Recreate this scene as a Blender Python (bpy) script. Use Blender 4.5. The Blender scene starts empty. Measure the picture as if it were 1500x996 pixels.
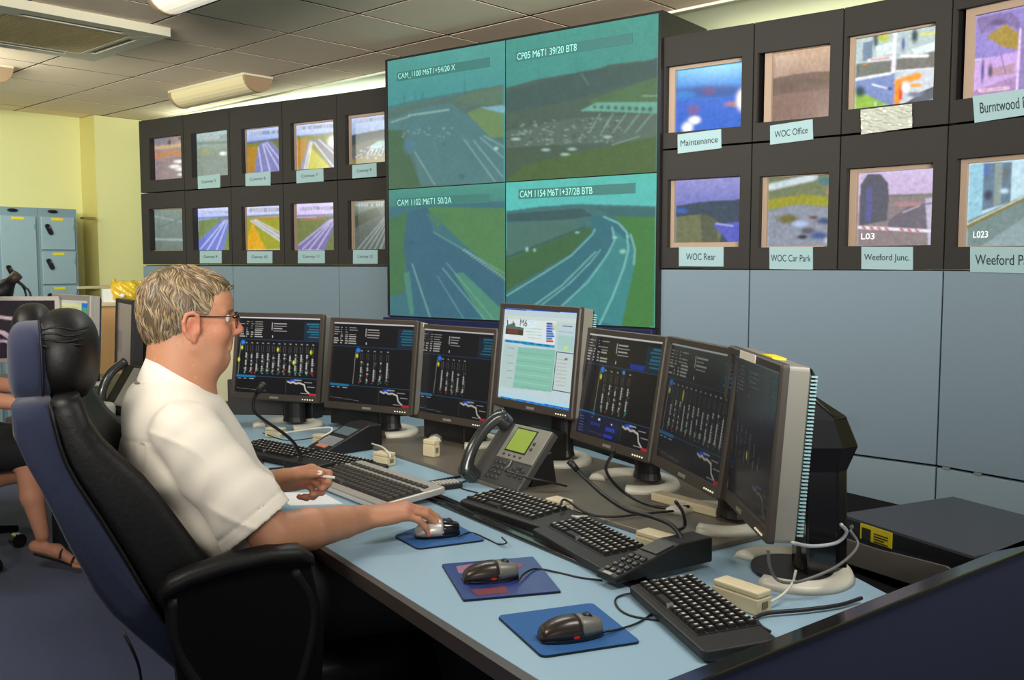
import bpy, bmesh, math, random
import numpy as np
from mathutils import Vector, Matrix

random.seed(7)
rng = np.random.default_rng(11)
S = bpy.context.scene
COL = S.collection
R = math.radians

# ------------------------------------------------------------------ camera, world, lights, exposure
FPX, HOR, CAMZ = 1400.0, 385.0, 1.37
PITCH = math.atan((498 - HOR) / FPX)
cam = bpy.data.cameras.new('camera')
cam.sensor_width = 36
cam.lens = 36 * FPX / 1500
cam.clip_start = .05
camo = bpy.data.objects.new('camera', cam)
camo.location = (0, 0, CAMZ)
camo.rotation_euler = (math.pi / 2 - PITCH, 0, 0)
COL.objects.link(camo)
S.camera = camo

world = bpy.data.worlds.new('world')
S.world = world
world.use_nodes = True
bg = world.node_tree.nodes['Background']
bg.inputs[0].default_value = (.92, .96, 1.0, 1)
bg.inputs[1].default_value = .36

S.view_settings.view_transform = 'Standard'
S.view_settings.look = 'None'
S.view_settings.gamma = 1
S.view_settings.exposure = 0.0
S.view_settings.use_curve_mapping = False


def area(name, loc, size, power, color, target=None, size_y=None):
    l = bpy.data.lights.new(name, 'AREA')
    l.shape = 'RECTANGLE'
    l.size = size
    l.size_y = size_y or size
    l.energy = power
    l.color = color
    o = bpy.data.objects.new(name, l)
    o.location = loc
    if target is not None:
        d = Vector(target) - Vector(loc)
        o.rotation_euler = d.to_track_quat('-Z', 'Y').to_euler()
    COL.objects.link(o)
    return o


area('ceiling_lamp_near', (-1.7, 1.5, 2.5), 1.2, 36, (1.0, .93, .82), (-.8, 2.2, .9), size_y=.5)
area('ceiling_lamp_right', (1.0, 1.2, 2.54), 1.2, 34, (1.0, .97, .92), size_y=.6)
area('ceiling_lamp_middle', (-.4, 3.7, 2.56), 1.2, 22, (.98, 1.0, .95), size_y=.3)
area('added_ceiling_fill', (0, -1.6, 2.0), 4.5, 118, (1.0, .96, .88), (0, 4.5, 2.95), size_y=.4).data.spread = R(60)  # unseen fill added to brighten the ceiling, no fitting there
area('added_margin_fill_left', (-1.75, 7.35, 2.40), 2.6, 9, (.86, 1.0, .82), (-1.75, 7.35, 3.0), size_y=.08).rotation_euler.z = R(-36)  # unseen light added to brighten the plaster margin over the left bank
area('added_margin_fill_right', (1.75, 4.55, 2.32), 1.8, 4, (1.0, 1.0, .72), (1.75, 4.55, 3.0), size_y=.08).rotation_euler.z = R(-44)  # same added brightening for the margin over the right bank
area('ceiling_lamp_far', (-3.75, 5.6, 2.5), 1.4, 64, (.97, 1.0, .86), (-3.2, 8.0, 1.6))

# ------------------------------------------------------------------ camera geometry: pixel -> point on a real plane
_c, _s = math.cos(PITCH), math.sin(PITCH)


def ray(px, py):
    a, b = (px - 750) / FPX, -(py - 498) / FPX
    return Vector((a, _c + b * _s, -_s + b * _c))


def U(px, py, z=.73):
    d = ray(px, py)
    return Vector((0, 0, CAMZ)) + d * ((z - CAMZ) / d.z)


def D(px, py, Y):
    d = ray(px, py)
    return Vector((0, 0, CAMZ)) + d * (Y / d.y)


def V(px, py, P0, P1):
    d = ray(px, py)
    n = Vector((P1[1] - P0[1], -(P1[0] - P0[0])))
    t = (n.x * P0[0] + n.y * P0[1]) / (n.x * d.x + n.y * d.y)
    return Vector((0, 0, CAMZ)) + d * t


# ------------------------------------------------------------------ materials
def lin(c):
    c = np.asarray(c, float) / 255.0
    return np.where(c <= .04045, c / 12.92, ((c + .055) / 1.055) ** 2.4)


def rgba(c):
    l = lin(c)
    return (float(l[0]), float(l[1]), float(l[2]), 1)


MATS = {}


def mat(name, rgb, rough=.5, metal=0, var=0, vscale=8, bump=0, bscale=60, coat=0, spec=.5, emit=None, estr=1, attr=None, sheen=0, sss=0, alpha=1, trans=0, rgb2=None):
    if name in MATS:
        return MATS[name]
    m = bpy.data.materials.new(name)
    m.use_nodes = True
    nt = m.node_tree
    b = nt.nodes['Principled BSDF']
    b.inputs['Base Color'].default_value = rgba(rgb)
    b.inputs['Roughness'].default_value = rough
    b.inputs['Metallic'].default_value = metal
    b.inputs['Specular IOR Level'].default_value = spec
    b.inputs['Coat Weight'].default_value = coat
    b.inputs['Coat Roughness'].default_value = .12
    b.inputs['Sheen Weight'].default_value = sheen
    b.inputs['Alpha'].default_value = alpha
    b.inputs['Transmission Weight'].default_value = trans
    if sss:
        b.inputs['Subsurface Weight'].default_value = sss
        b.inputs['Subsurface Radius'].default_value = (.012, .005, .003)
        b.inputs['Subsurface Scale'].default_value = 1
    tc = nt.nodes.new('ShaderNodeTexCoord')
    src = None
    if attr:
        a = nt.nodes.new('ShaderNodeAttribute')
        a.attribute_name = attr
        src = a.outputs['Color']
        nt.links.new(src, b.inputs['Base Color'])
    if var:
        n = nt.nodes.new('ShaderNodeTexNoise')
        n.inputs['Scale'].default_value = vscale
        n.inputs['Detail'].default_value = 6
        nt.links.new(tc.outputs['Object'], n.inputs['Vector'])
        mx = nt.nodes.new('ShaderNodeMix')
        mx.data_type = 'RGBA'
        cr = nt.nodes.new('ShaderNodeMapRange')
        cr.inputs[1].default_value = .3
        cr.inputs[2].default_value = .36
        nt.links.new(n.outputs['Fac'], cr.inputs[0])
        nt.links.new(cr.outputs[0], mx.inputs['Factor'])
        if rgb2 is not None:
            mx.inputs['A'].default_value = rgba(rgb)
            mx.inputs['B'].default_value = rgba(rgb2)
        elif src:
            mu = nt.nodes.new('ShaderNodeMix')
            mu.data_type = 'RGBA'
            mu.blend_type = 'MULTIPLY'
            mu.inputs['Factor'].default_value = 1
            nt.links.new(src, mu.inputs['A'])
            mu.inputs['B'].default_value = (1 - var, 1 - var, 1 - var, 1)
            nt.links.new(src, mx.inputs['A'])
            nt.links.new(mu.outputs['Result'], mx.inputs['B'])
        else:
            l = lin(rgb)
            mx.inputs['A'].default_value = (*[float(v) * (1 - var) for v in l], 1)
            mx.inputs['B'].default_value = (*[min(1, float(v) * (1 + var)) for v in l], 1)
        nt.links.new(mx.outputs['Result'], b.inputs['Base Color'])
    if bump:
        n2 = nt.nodes.new('ShaderNodeTexNoise')
        n2.inputs['Scale'].default_value = bscale
        n2.inputs['Detail'].default_value = 4
        nt.links.new(tc.outputs['Object'], n2.inputs['Vector'])
        bp = nt.nodes.new('ShaderNodeBump')
        bp.inputs['Strength'].default_value = bump
        bp.inputs['Distance'].default_value = .002
        nt.links.new(n2.outputs['Fac'], bp.inputs['Height'])
        nt.links.new(bp.outputs['Normal'], b.inputs['Normal'])
    if emit is not None:
        b.inputs['Emission Color'].default_value = rgba(emit)
        b.inputs['Emission Strength'].default_value = estr
    MATS[name] = m
    return m


def screen_mat(name, strength, rough=.25, spec=.4):
    m = bpy.data.materials.new(name)
    m.use_nodes = True
    nt = m.node_tree
    b = nt.nodes['Principled BSDF']
    b.inputs['Base Color'].default_value = (.006, .006, .007, 1)
    b.inputs['Roughness'].default_value = rough
    b.inputs['Specular IOR Level'].default_value = spec
    a = nt.nodes.new('ShaderNodeAttribute')
    a.attribute_name = 'Col'
    nt.links.new(a.outputs['Color'], b.inputs['Emission Color'])
    b.inputs['Emission Strength'].default_value = strength
    return m


# ------------------------------------------------------------------ mesh builder
class MB:
    def __init__(s):
        s.v = []
        s.f = []

    def add(s, verts, faces, M=None):
        o = len(s.v)
        for p in verts:
            p = Vector(p)
            s.v.append(tuple(M @ p if M is not None else p))
        s.f += [tuple(i + o for i in f) for f in faces]
        return s

    def box(s, lo, hi, M=None):
        x0, y0, z0 = lo
        x1, y1, z1 = hi
        vs = [(x0, y0, z0), (x1, y0, z0), (x1, y1, z0), (x0, y1, z0), (x0, y0, z1), (x1, y0, z1), (x1, y1, z1), (x0, y1, z1)]
        return s.add(vs, [(0, 3, 2, 1), (4, 5, 6, 7), (0, 1, 5, 4), (1, 2, 6, 5), (2, 3, 7, 6), (3, 0, 4, 7)], M)

    def prism(s, poly, z0, z1, M=None):
        n = len(poly)
        a = sum(poly[i][0] * poly[(i + 1) % n][1] - poly[(i + 1) % n][0] * poly[i][1] for i in range(n))
        if a < 0:
            poly = poly[::-1]
        vs = [(p[0], p[1], z0) for p in poly] + [(p[0], p[1], z1) for p in poly]
        fs = [tuple(range(n - 1, -1, -1)), tuple(range(n, 2 * n))] + [(i, (i + 1) % n, n + (i + 1) % n, n + i) for i in range(n)]
        return s.add(vs, fs, M)

    def loft(s, rings, cap=True, M=None):
        n = len(rings[0])
        vs = [p for r in rings for p in r]
        fs = []
        for k in range(len(rings) - 1):
            for i in range(n):
                a, b = k * n + i, k * n + (i + 1) % n
                fs.append((a, b, b + n, a + n))
        if cap:
            fs.append(tuple(range(n - 1, -1, -1)))
            fs.append(tuple(range((len(rings) - 1) * n, len(rings) * n)))
        return s.add(vs, fs, M)

    def tube(s, pts, r, n=8, M=None):
        pts = [Vector(p) for p in pts]
        rs = r if isinstance(r, (list, tuple)) else [r] * len(pts)
        rings = []
        t0 = (pts[1] - pts[0]).normalized()
        nrm = t0.orthogonal().normalized()
        for i, p in enumerate(pts):
            t = (pts[min(i + 1, len(pts) - 1)] - pts[max(i - 1, 0)]).normalized()
            nrm = (nrm - t * nrm.dot(t))
            nrm = nrm.normalized() if nrm.length > 1e-6 else t.orthogonal().normalized()
            bn = t.cross(nrm)
            rings.append([p + (nrm * math.cos(a) + bn * math.sin(a)) * rs[i] for a in [2 * math.pi * k / n for k in range(n)]])
        return s.loft(rings, True, M)

    def cyl(s, a, b, r, n=20, r2=None, M=None):
        return s.tube([a, b], [r, r if r2 is None else r2], n, M)

    def sup(s, c, rad, e=1.0, nu=20, nv=12, M=None):
        def f(w, e):
            return math.copysign(abs(w) ** e, w)
        rings = []
        for j in range(1, nv):
            ph = -math.pi / 2 + math.pi * j / nv
            rings.append([(c[0] + rad[0] * f(math.cos(ph), e) * f(math.cos(t), e), c[1] + rad[1] * f(math.cos(ph), e) * f(math.sin(t), e), c[2] + rad[2] * f(math.sin(ph), e)) for t in [2 * math.pi * i / nu for i in range(nu)]])
        return s.loft(rings, True, M)

    def mesh(s, name, smooth=False):
        me = bpy.data.meshes.new(name)
        me.from_pydata(s.v, [], s.f)
        if smooth:
            me.shade_smooth()
        me.update()
        return me


def catmull(pts, n=8):
    P = [Vector(p) for p in pts]
    P = [P[0] * 2 - P[1]] + P + [P[-1] * 2 - P[-2]]
    out = []
    for i in range(1, len(P) - 2):
        for k in range(n):
            t = k / n
            a, b, c, d = P[i - 1], P[i], P[i + 1], P[i + 2]
            out.append(.5 * ((2 * b) + (c - a) * t + (2 * a - 5 * b + 4 * c - d) * t * t + (3 * b - a - 3 * c + d) * t ** 3))
    out.append(P[-2])
    return out


def rrect(w, h, r, n=5):
    out = []
    for cx, cy, a0 in ((w / 2 - r, h / 2 - r, 0), (-w / 2 + r, h / 2 - r, 90), (-w / 2 + r, -h / 2 + r, 180), (w / 2 - r, -h / 2 + r, 270)):
        for k in range(n + 1):
            a = R(a0 + 90 * k / n)
            out.append((cx + r * math.cos(a), cy + r * math.sin(a)))
    return out


# ------------------------------------------------------------------ scene objects
def tag(o, label=None, cat=None, group=None, kind=None):
    if label: o['label'] = label
    if cat: o['category'] = cat
    if group: o['group'] = group
    if kind: o['kind'] = kind
    return o


def thing(name, label, cat, loc=(0, 0, 0), rz=0, group=None):
    o = bpy.data.objects.new(name, None)
    o.empty_display_size = .05
    COL.objects.link(o)
    o.location = loc
    o.rotation_euler = (0, 0, rz)
    return tag(o, label, cat, group)


def put(name, mb, m, parent=None, smooth=False, bevel=0, label=None, kind=None, loc=None, rz=0, autos=True, seg=2):
    me = mb if isinstance(mb, bpy.types.Mesh) else mb.mesh(name, smooth)
    if m is not None:
        me.materials.clear()
        for q in (m if isinstance(m, (list, tuple)) else [m]):
            me.materials.append(q)
    o = bpy.data.objects.new(name, me)
    COL.objects.link(o)
    if parent is not None:
        o.parent = parent
    if loc is not None:
        o.location = loc
    if rz:
        o.rotation_euler = (0, 0, rz)
    if bevel:
        b = o.modifiers.new('bevel', 'BEVEL')
        b.width = bevel
        b.segments = seg
        b.limit_method = 'ANGLE'
        b.angle_limit = R(35)
    if label: o['label'] = label
    if kind: o['kind'] = kind
    return o


def shade_flat_edges(o, ang=35):
    o.data.shade_smooth()
    e = o.data
    e.set_sharp_from_angle(angle=R(ang))
    return o


def frame_for(o, x, y, n):
    """matrix with origin o, x axis x, y axis y (column vectors)"""
    x = Vector(x).normalized(); y = Vector(y).normalized(); n = Vector(n).normalized()
    return Matrix(((x.x, y.x, n.x, o[0]), (x.y, y.y, n.y, o[1]), (x.z, y.z, n.z, o[2]), (0, 0, 0, 1)))


def letters(name, text, w, h, M, m, parent, thick=.0004):
    """lettering fitted in a w x h box centred on M's origin (x right, y up, z out)"""
    cu = bpy.data.curves.new(name, 'FONT')
    cu.body = text
    cu.size = 1
    cu.extrude = 0
    tmp = bpy.data.objects.new(name, cu)
    COL.objects.link(tmp)
    dg = bpy.context.evaluated_depsgraph_get()
    me = bpy.data.meshes.new_from_object(tmp.evaluated_get(dg))
    bpy.data.objects.remove(tmp)
    n = len(me.vertices)
    co = np.empty(n * 3)
    me.vertices.foreach_get('co', co)
    co = co.reshape(-1, 3)
    lo, hi = co.min(0), co.max(0)
    sx, sy = w / (hi[0] - lo[0]), h / (hi[1] - lo[1])
    co[:, 0] = (co[:, 0] - (lo[0] + hi[0]) / 2) * sx
    co[:, 1] = (co[:, 1] - (lo[1] + hi[1]) / 2) * sy
    co[:, 2] = 0
    A = np.array(M)
    co = co @ A[:3, :3].T + A[:3, 3]
    me.vertices.foreach_set('co', co.ravel())
    me.update()
    return put(name, me, m, parent)


def inv(o):
    """world -> local of a freshly made thing (empties have no parents)"""
    return (Matrix.Translation(o.location) @ o.rotation_euler.to_matrix().to_4x4()).inverted()
# ------------------------------------------------------------------ pictures shown on screens: a fine grid of coloured vertices
def homog(dst):
    A, b = [], []
    for (u, v), (x, y) in zip([(0, 0), (1, 0), (1, 1), (0, 1)], dst):
        A.append([u, v, 1, 0, 0, 0, -u * x, -v * x]); b.append(x)
        A.append([0, 0, 0, u, v, 1, -u * y, -v * y]); b.append(y)
    h = np.linalg.solve(np.array(A, float), np.array(b, float))
    return np.append(h, 1).reshape(3, 3)


class Picture:
    def __init__(s, c4, nx, ny, org=(0, 0), sc=1):
        s.nx, s.ny, s.org, s.sc = nx, ny, org, sc
        u, v = np.meshgrid(np.linspace(0, 1, nx), np.linspace(0, 1, ny))
        s.u, s.v = u, v
        Hm = homog(c4)
        w = Hm[2, 0] * u + Hm[2, 1] * v + Hm[2, 2]
        s.X = ((Hm[0, 0] * u + Hm[0, 1] * v + Hm[0, 2]) / w - org[0]) * sc
        s.Y = ((Hm[1, 0] * u + Hm[1, 1] * v + Hm[1, 2]) / w - org[1]) * sc
        s.c = np.zeros((ny, nx, 3))

    def xy(s, uv):
        return (s.u, s.v) if uv else (s.X, s.Y)

    def mixin(s, m, c, a=1):
        m = (m * a)[..., None]
        s.c = s.c * (1 - m) + lin(c) * m
        return s

    def fill(s, c, c2=None, p=None):
        if c2 is None:
            s.c[:] = lin(c)
        else:
            t = s.v[..., None] if p is None else np.clip((s.Y - p[0]) / (p[1] - p[0]), 0, 1)[..., None]
            s.c = lin(c) * (1 - t) + lin(c2) * t
        return s

    def poly(s, pts, c, a=1, uv=False):
        X, Y = s.xy(uv)
        ins = np.zeros(X.shape, bool)
        n = len(pts)
        for i in range(n):
            x0, y0 = pts[i]; x1, y1 = pts[(i + 1) % n]
            if y0 == y1: continue
            cond = (Y < y0) != (Y < y1)
            ins ^= cond & (X < (x1 - x0) * (Y - y0) / (y1 - y0) + x0)
        return s.mixin(ins.astype(float), c, a)

    def line(s, pts, w, c, a=1, uv=False, soft=None):
        X, Y = s.xy(uv)
        m = np.zeros(X.shape)
        soft = soft if soft is not None else w * .5
        for (x0, y0), (x1, y1) in zip(pts[:-1], pts[1:]):
            L = (x1 - x0) ** 2 + (y1 - y0) ** 2 + 1e-12
            t = np.clip(((X - x0) * (x1 - x0) + (Y - y0) * (y1 - y0)) / L, 0, 1)
            d = np.hypot(X - x0 - t * (x1 - x0), Y - y0 - t * (y1 - y0))
            m = np.maximum(m, np.clip((w / 2 + soft - d) / (soft + 1e-9), 0, 1))
        return s.mixin(m, c, a)

    def rect(s, x0, y0, x1, y1, c, a=1, uv=True):
        X, Y = s.xy(uv)
        return s.mixin(((X >= x0) & (X <= x1) & (Y >= y0) & (Y <= y1)).astype(float), c, a)

    def blob(s, x, y, rx, ry, c, a=1, uv=False):
        X, Y = s.xy(uv)
        d = ((X - x) / rx) ** 2 + ((Y - y) / ry) ** 2
        return s.mixin(np.exp(-d * d), c, a)

    def noise(s, amp, cell=6, ay=None, box=None, seed=0):
        g = np.random.default_rng(seed)
        ny, nx = max(2, int(s.ny / (ay or cell))) + 2, max(2, int(s.nx / cell)) + 2
        t = g.random((ny, nx))
        iy, ix = s.v * (ny - 1.001), s.u * (nx - 1.001)
        y0, x0 = iy.astype(int), ix.astype(int)
        fy, fx = iy - y0, ix - x0
        n = (t[y0, x0] * (1 - fy) * (1 - fx) + t[y0 + 1, x0] * fy * (1 - fx) + t[y0, x0 + 1] * (1 - fy) * fx + t[y0 + 1, x0 + 1] * fy * fx) - .5
        if box is not None:
            X, Y = s.X, s.Y
            n = n * ((X > box[0]) & (X < box[2]) & (Y > box[1]) & (Y < box[3]))
        s.c = np.clip(s.c * (1 + amp * n[..., None] * 2), 0, 2)
        return s

    def blur(s, n=1):
        for _ in range(n):
            for ax in (0, 1):
                q = np.pad(s.c, [(1, 1) if i == ax else (0, 0) for i in range(3)], 'edge')
                k = s.c.shape[ax]
                s.c = .25 * np.take(q, range(0, k), ax) + .5 * np.take(q, range(1, k + 1), ax) + .25 * np.take(q, range(2, k + 2), ax)
        return s

    def mesh(s, name, P, flip=False):
        """P: function (u, v arrays) -> xyz array"""
        co = P(s.u.ravel(), s.v.ravel())
        nx, ny = s.nx, s.ny
        i = (np.arange(ny - 1)[:, None] * nx + np.arange(nx - 1)[None]).ravel()
        q = np.stack([i, i + nx, i + nx + 1, i + 1], 1)
        me = bpy.data.meshes.new(name)
        me.vertices.add(nx * ny)
        me.vertices.foreach_set('co', co.astype(np.float32).ravel())
        me.loops.add(len(q) * 4)
        me.loops.foreach_set('vertex_index', q.ravel().astype(np.int32))
        me.polygons.add(len(q))
        me.polygons.foreach_set('loop_start', (np.arange(len(q)) * 4).astype(np.int32))
        me.update(calc_edges=True)
        at = me.color_attributes.new('Col', 'FLOAT_COLOR', 'POINT')
        c = np.ones((nx * ny, 4), np.float32)
        c[:, :3] = s.c.reshape(-1, 3)
        at.data.foreach_set('color', c.ravel())
        return me


def rectP(M, w, h):
    """grid placed in frame M (x right, y up), size w x h, centred"""
    A = np.array(M)

    def f(u, v):
        p = np.stack([(u - .5) * w, (.5 - v) * h, np.zeros_like(u)], 1)
        return p @ A[:3, :3].T + A[:3, 3]
    return f
# ------------------------------------------------------------------ materials in use
M_black = mat('black_plastic', (22, 21, 22), .45, bump=.15, bscale=400)
M_blackg = mat('black_gloss_plastic', (14, 13, 13), .16, coat=.6)
M_leather = mat('black_leather', (12, 11, 11), .5, var=.15, vscale=30, bump=.35, bscale=90, spec=.32)
M_fascia = mat('console_fascia', (36, 33, 30), .75, var=.08, vscale=3, bump=.2, bscale=300)
M_taupe = mat('taupe_bezel', (58, 51, 45), .5, var=.06, vscale=10)
M_crt = mat('crt_bezel', (150, 130, 112), .6, var=.12, vscale=14)
M_panel = mat('blue_grey_panel_fabric', (110, 127, 138), .8, var=.05, vscale=2.5, bump=.35, bscale=500)
M_panel2 = mat('lower_panel_fabric', (122, 139, 148), .8, var=.05, vscale=2.5, bump=.35, bscale=500)
M_navy = mat('navy_trim', (24, 30, 66), .45)
M_plate = mat('pale_green_card', (142, 170, 174), .6, var=.04, vscale=12)
M_ink = mat('dark_ink', (24, 40, 48), .6)
M_cream = mat('cream_plastic', (200, 188, 154), .5, var=.05, vscale=20)
M_white = mat('white_paper', (226, 226, 226), .6)
M_silver = mat('silver_plastic', (138, 136, 126), .38, metal=.25, var=.03)
M_yellow = mat('yellow_sticker', (232, 208, 20), .5)
M_desk = mat('blue_laminate', (142, 171, 188), .34, var=.035, vscale=5, bump=.05, bscale=500, spec=.4)
M_skin = None

# ------------------------------------------------------------------ floor and ceiling
e1 = Vector((-.735, .678, 0)).normalized()
e2 = Vector((.678, .735, 0)).normalized()
floor = MB()
floor.box((-7, -3, -.05), (6, 11, 0))
M_carpet = mat('blue_carpet', (38, 46, 84), .95, var=.5, vscale=170, bump=.9, bscale=260, sheen=.2, rgb2=(66, 74, 108))
tag(put('floor', floor, M_carpet), kind='structure')
CZ = 2.6
M_plaster = mat('white_ceiling_plaster', (206, 210, 190), .85, var=.03, vscale=2)
M_tile = mat('ceiling_tile_grey', (232, 212, 186), .92, var=.04, vscale=1.2, bump=.5, bscale=140)
M_joint = mat('ceiling_joint', (40, 35, 30), .9)
ceil = MB()
N0 = Vector((-1.201, 5.258, 0))
cen = N0 + e2 * 1.02
# dark grid plane up to the edge of the tiled field, pale plaster margin beyond it
g = MB()
a, b = cen + e1 * 5, cen - e1 * 7
g.prism([a[:2], b[:2], (b - e2 * 11)[:2], (a - e2 * 11)[:2]], CZ + .0015, CZ + .06)
ceiling = tag(put('ceiling', g, M_joint), kind='structure')
g = MB()
c2 = cen + e2 * 4
g.prism([a[:2], b[:2], (b + e2 * 4)[:2], (a + e2 * 4)[:2]], CZ - .004, CZ + .06)
put('plaster_margin', g, M_plaster, ceiling)
# bright metal edge trim
g = MB()
ax = [(cen + e1 * 5), (cen - e1 * 7)]
g.prism([ax[0][:2], ax[1][:2], (ax[1] - e2 * .018)[:2], (ax[0] - e2 * .018)[:2]], CZ - .012, CZ)
put('edge_trim', g, mat('white_trim', (226, 230, 205), .5), ceiling)


def vis(p, m=60):
    d = p - Vector((0, 0, CAMZ))
    f = d.y * _c - d.z * _s
    if f < .3: return False
    x = 750 + FPX * d.x / f
    y = 498 - FPX * (d.y * _s + d.z * _c) / f
    return -m < x < 1500 + m and -m < y < 996 + m


tile_me = {}
ntile = 0
rot = math.atan2(e1.y, e1.x)
for i in range(-12, 9):
    for j in range(-12, 2):
        w = .3 if j == 1 else .6
        c = N0 + e1 * (.6 * i + .3) + e2 * (.6 * j - .3 if j < 1 else .6 + .151 - .0) + Vector((0, 0, CZ))
        if j == 1:
            c = N0 + e1 * (.6 * i + .3) + e2 * .806 + Vector((0, 0, CZ))
        if j == 0:
            pass
        if not (vis(c, 260)): continue
        if j == 1:
            wid = .4
        else:
            wid = .6
        key = wid
        if key not in tile_me:
            t = MB().box((-.2915, -wid / 2 + .0085, 0), (.2915, wid / 2 - .0085, .0015))
            me = t.mesh('ceiling_tile')
            me.materials.append(M_tile)
            tile_me[key] = me
        o = bpy.data.objects.new('ceiling_tile', tile_me[key])
        COL.objects.link(o)
        o.parent = ceiling
        o.location = c + Vector((0, 0, rng.uniform(-.0008, .0004)))
        o.rotation_euler = (rng.normal(0, .0006), rng.normal(0, .0006), rot)
        ntile += 1
# row between grid lines 0 and .6
for i in range(-12, 9):
    c = N0 + e1 * (.6 * i + .3) + e2 * .3 + Vector((0, 0, CZ))
    if vis(c, 260):
        o = bpy.data.objects.new('ceiling_tile', tile_me[.6]); COL.objects.link(o)
        o.parent = ceiling; o.location = c; o.rotation_euler = (0, 0, rot)

# ------------------------------------------------------------------ walls
M_yel = mat('yellow_green_paint', (222, 222, 160), .75, var=.03, vscale=1.5, bump=.15, bscale=90)
M_yel2 = mat('yellow_paint_shaded', (206, 196, 122), .75, var=.03, vscale=1.5)  # wall paint darkened for the face turned from the light
W0 = Vector((-4.15, 7.76, 0))
nW = Vector((.735, -.678, 0)).normalized()
wb = MB()
wb.prism([(W0 - e2 * 5)[:2], (W0 + e2 * 4)[:2], (W0 + e2 * 4 - nW * .15)[:2], (W0 - e2 * 5 - nW * .15)[:2]], 0, CZ)
wall_back = tag(put('wall_back', wb, M_yel), kind='structure')
p0 = W0 + e2 * .685
wb = MB()
wb.prism([p0[:2], (p0 + nW * .285)[:2], (p0 + nW * .285 + e2 * 2.6)[:2], (p0 + e2 * 2.6)[:2]], 0, CZ - .005)
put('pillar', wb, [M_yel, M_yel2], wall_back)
po = COL.objects['pillar']
# the pillar's narrow end gets a deeper yellow, its shade put into colour
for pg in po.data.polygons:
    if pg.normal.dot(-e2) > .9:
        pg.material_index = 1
g = MB()
q0 = cen + e2 * 1.2
g.prism([(q0 + e1 * 2.6)[:2], (q0 - e1 * 8)[:2], (q0 - e1 * 8 + e2 * .1)[:2], (q0 + e1 * 2.6 + e2 * .1)[:2]], 0, CZ - .005)
tag(put('wall_front', g, M_yel), kind='structure')
# sides of the room out of the picture, so that light stays inside
g = MB().box((5.9, -3, 0), (6, 11, CZ))
tag(put('wall_right', g, M_yel), kind='structure')
g = MB().box((-7, -3, 0), (-6.9, 11, CZ))
tag(put('wall_left', g, M_yel), kind='structure')

# ------------------------------------------------------------------ console wall: black bank of camera monitors over blue panels
LB = [Vector(((x - 750) / FPX * Y, Y, 0)) for x, Y in ((211, 7.51), (275, 7.197), (342, 6.87), (418, 6.58), (497, 6.31), (571, 6.05))]
RB = [Vector(((x - 750) / FPX * Y, Y, 0)) for x, Y in ((965, 4.45), (1097, 4.18), (1225, 3.94), (1380, 3.64), (1545, 3.31))]
VW = [Vector((-.700, 5.466, 0)), Vector((.665, 4.426, 0))]

con = MB()
for (a, b) in ((LB[0], LB[5]),):
    d = (b - a).normalized(); n = Vector((-d.y, d.x, 0))
    con.prism([(a + n * .03)[:2], (b + d * .1 + n * .03)[:2], (b + d * .1 + n * .5)[:2], (a + n * .5)[:2]], 0, 1.352)
for k in range(1):
    a, b, c, e = RB[0], RB[1], RB[3], RB[4]
    con.prism([p[:2] for p in (a + Vector((.02, .03, 0)), b + Vector((.02, .03, 0)), c + Vector((.02, .03, 0)), e + Vector((.02, .03, 0)), e + Vector((.4, .4, 0)), a + Vector((.3, .45, 0)))], 0, 1.34)
consolewall = tag(put('trim_1', con, mat('joint_shadow_gap', (22, 30, 38), .8)), kind='structure')


def panel(a, b, z0, z1, m, name='panel', off=.0, gap=.003):
    d = (b - a).normalized(); n = Vector((-d.y, d.x, 0))
    A, B = a + d * gap - n * off, b - d * gap - n * off
    g = MB().prism([A[:2], B[:2], (B + n * (.028 + off))[:2], (A + n * (.028 + off))[:2]], z0, z1)
    return put(name, g, m, consolewall, bevel=.002)


for i, j in ((0, 2), (2, 4), (4, 5)):
    panel(LB[i], LB[j], .525, 1.345, M_panel)
    panel(LB[i], LB[j], .0, .515, M_panel2)
for a, b in ((RB[0], RB[1]), (RB[1], RB[3]), (RB[3], RB[4])):
    panel(a, b, .592, 1.339, M_panel)
    panel(a, b, .0, .582, M_panel2)
# little metal clips on the joint
d = (RB[4] - RB[3]).normalized()
for t in (.1, .4):
    p = RB[3] + (RB[4] - RB[3]) * t
    g = MB().box((-.014, -.004, .583), (.014, .003, .591))
    put('joint_clip', g, M_silver, consolewall, loc=(p.x, p.y, 0), rz=math.atan2(d.y, d.x))

SM_bank = screen_mat('camera_screen_glow', 1.12, .2, .5)
OV = (1240, 20)


def px_seed(t):
    return sum(ord(c) for c in t)


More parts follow.
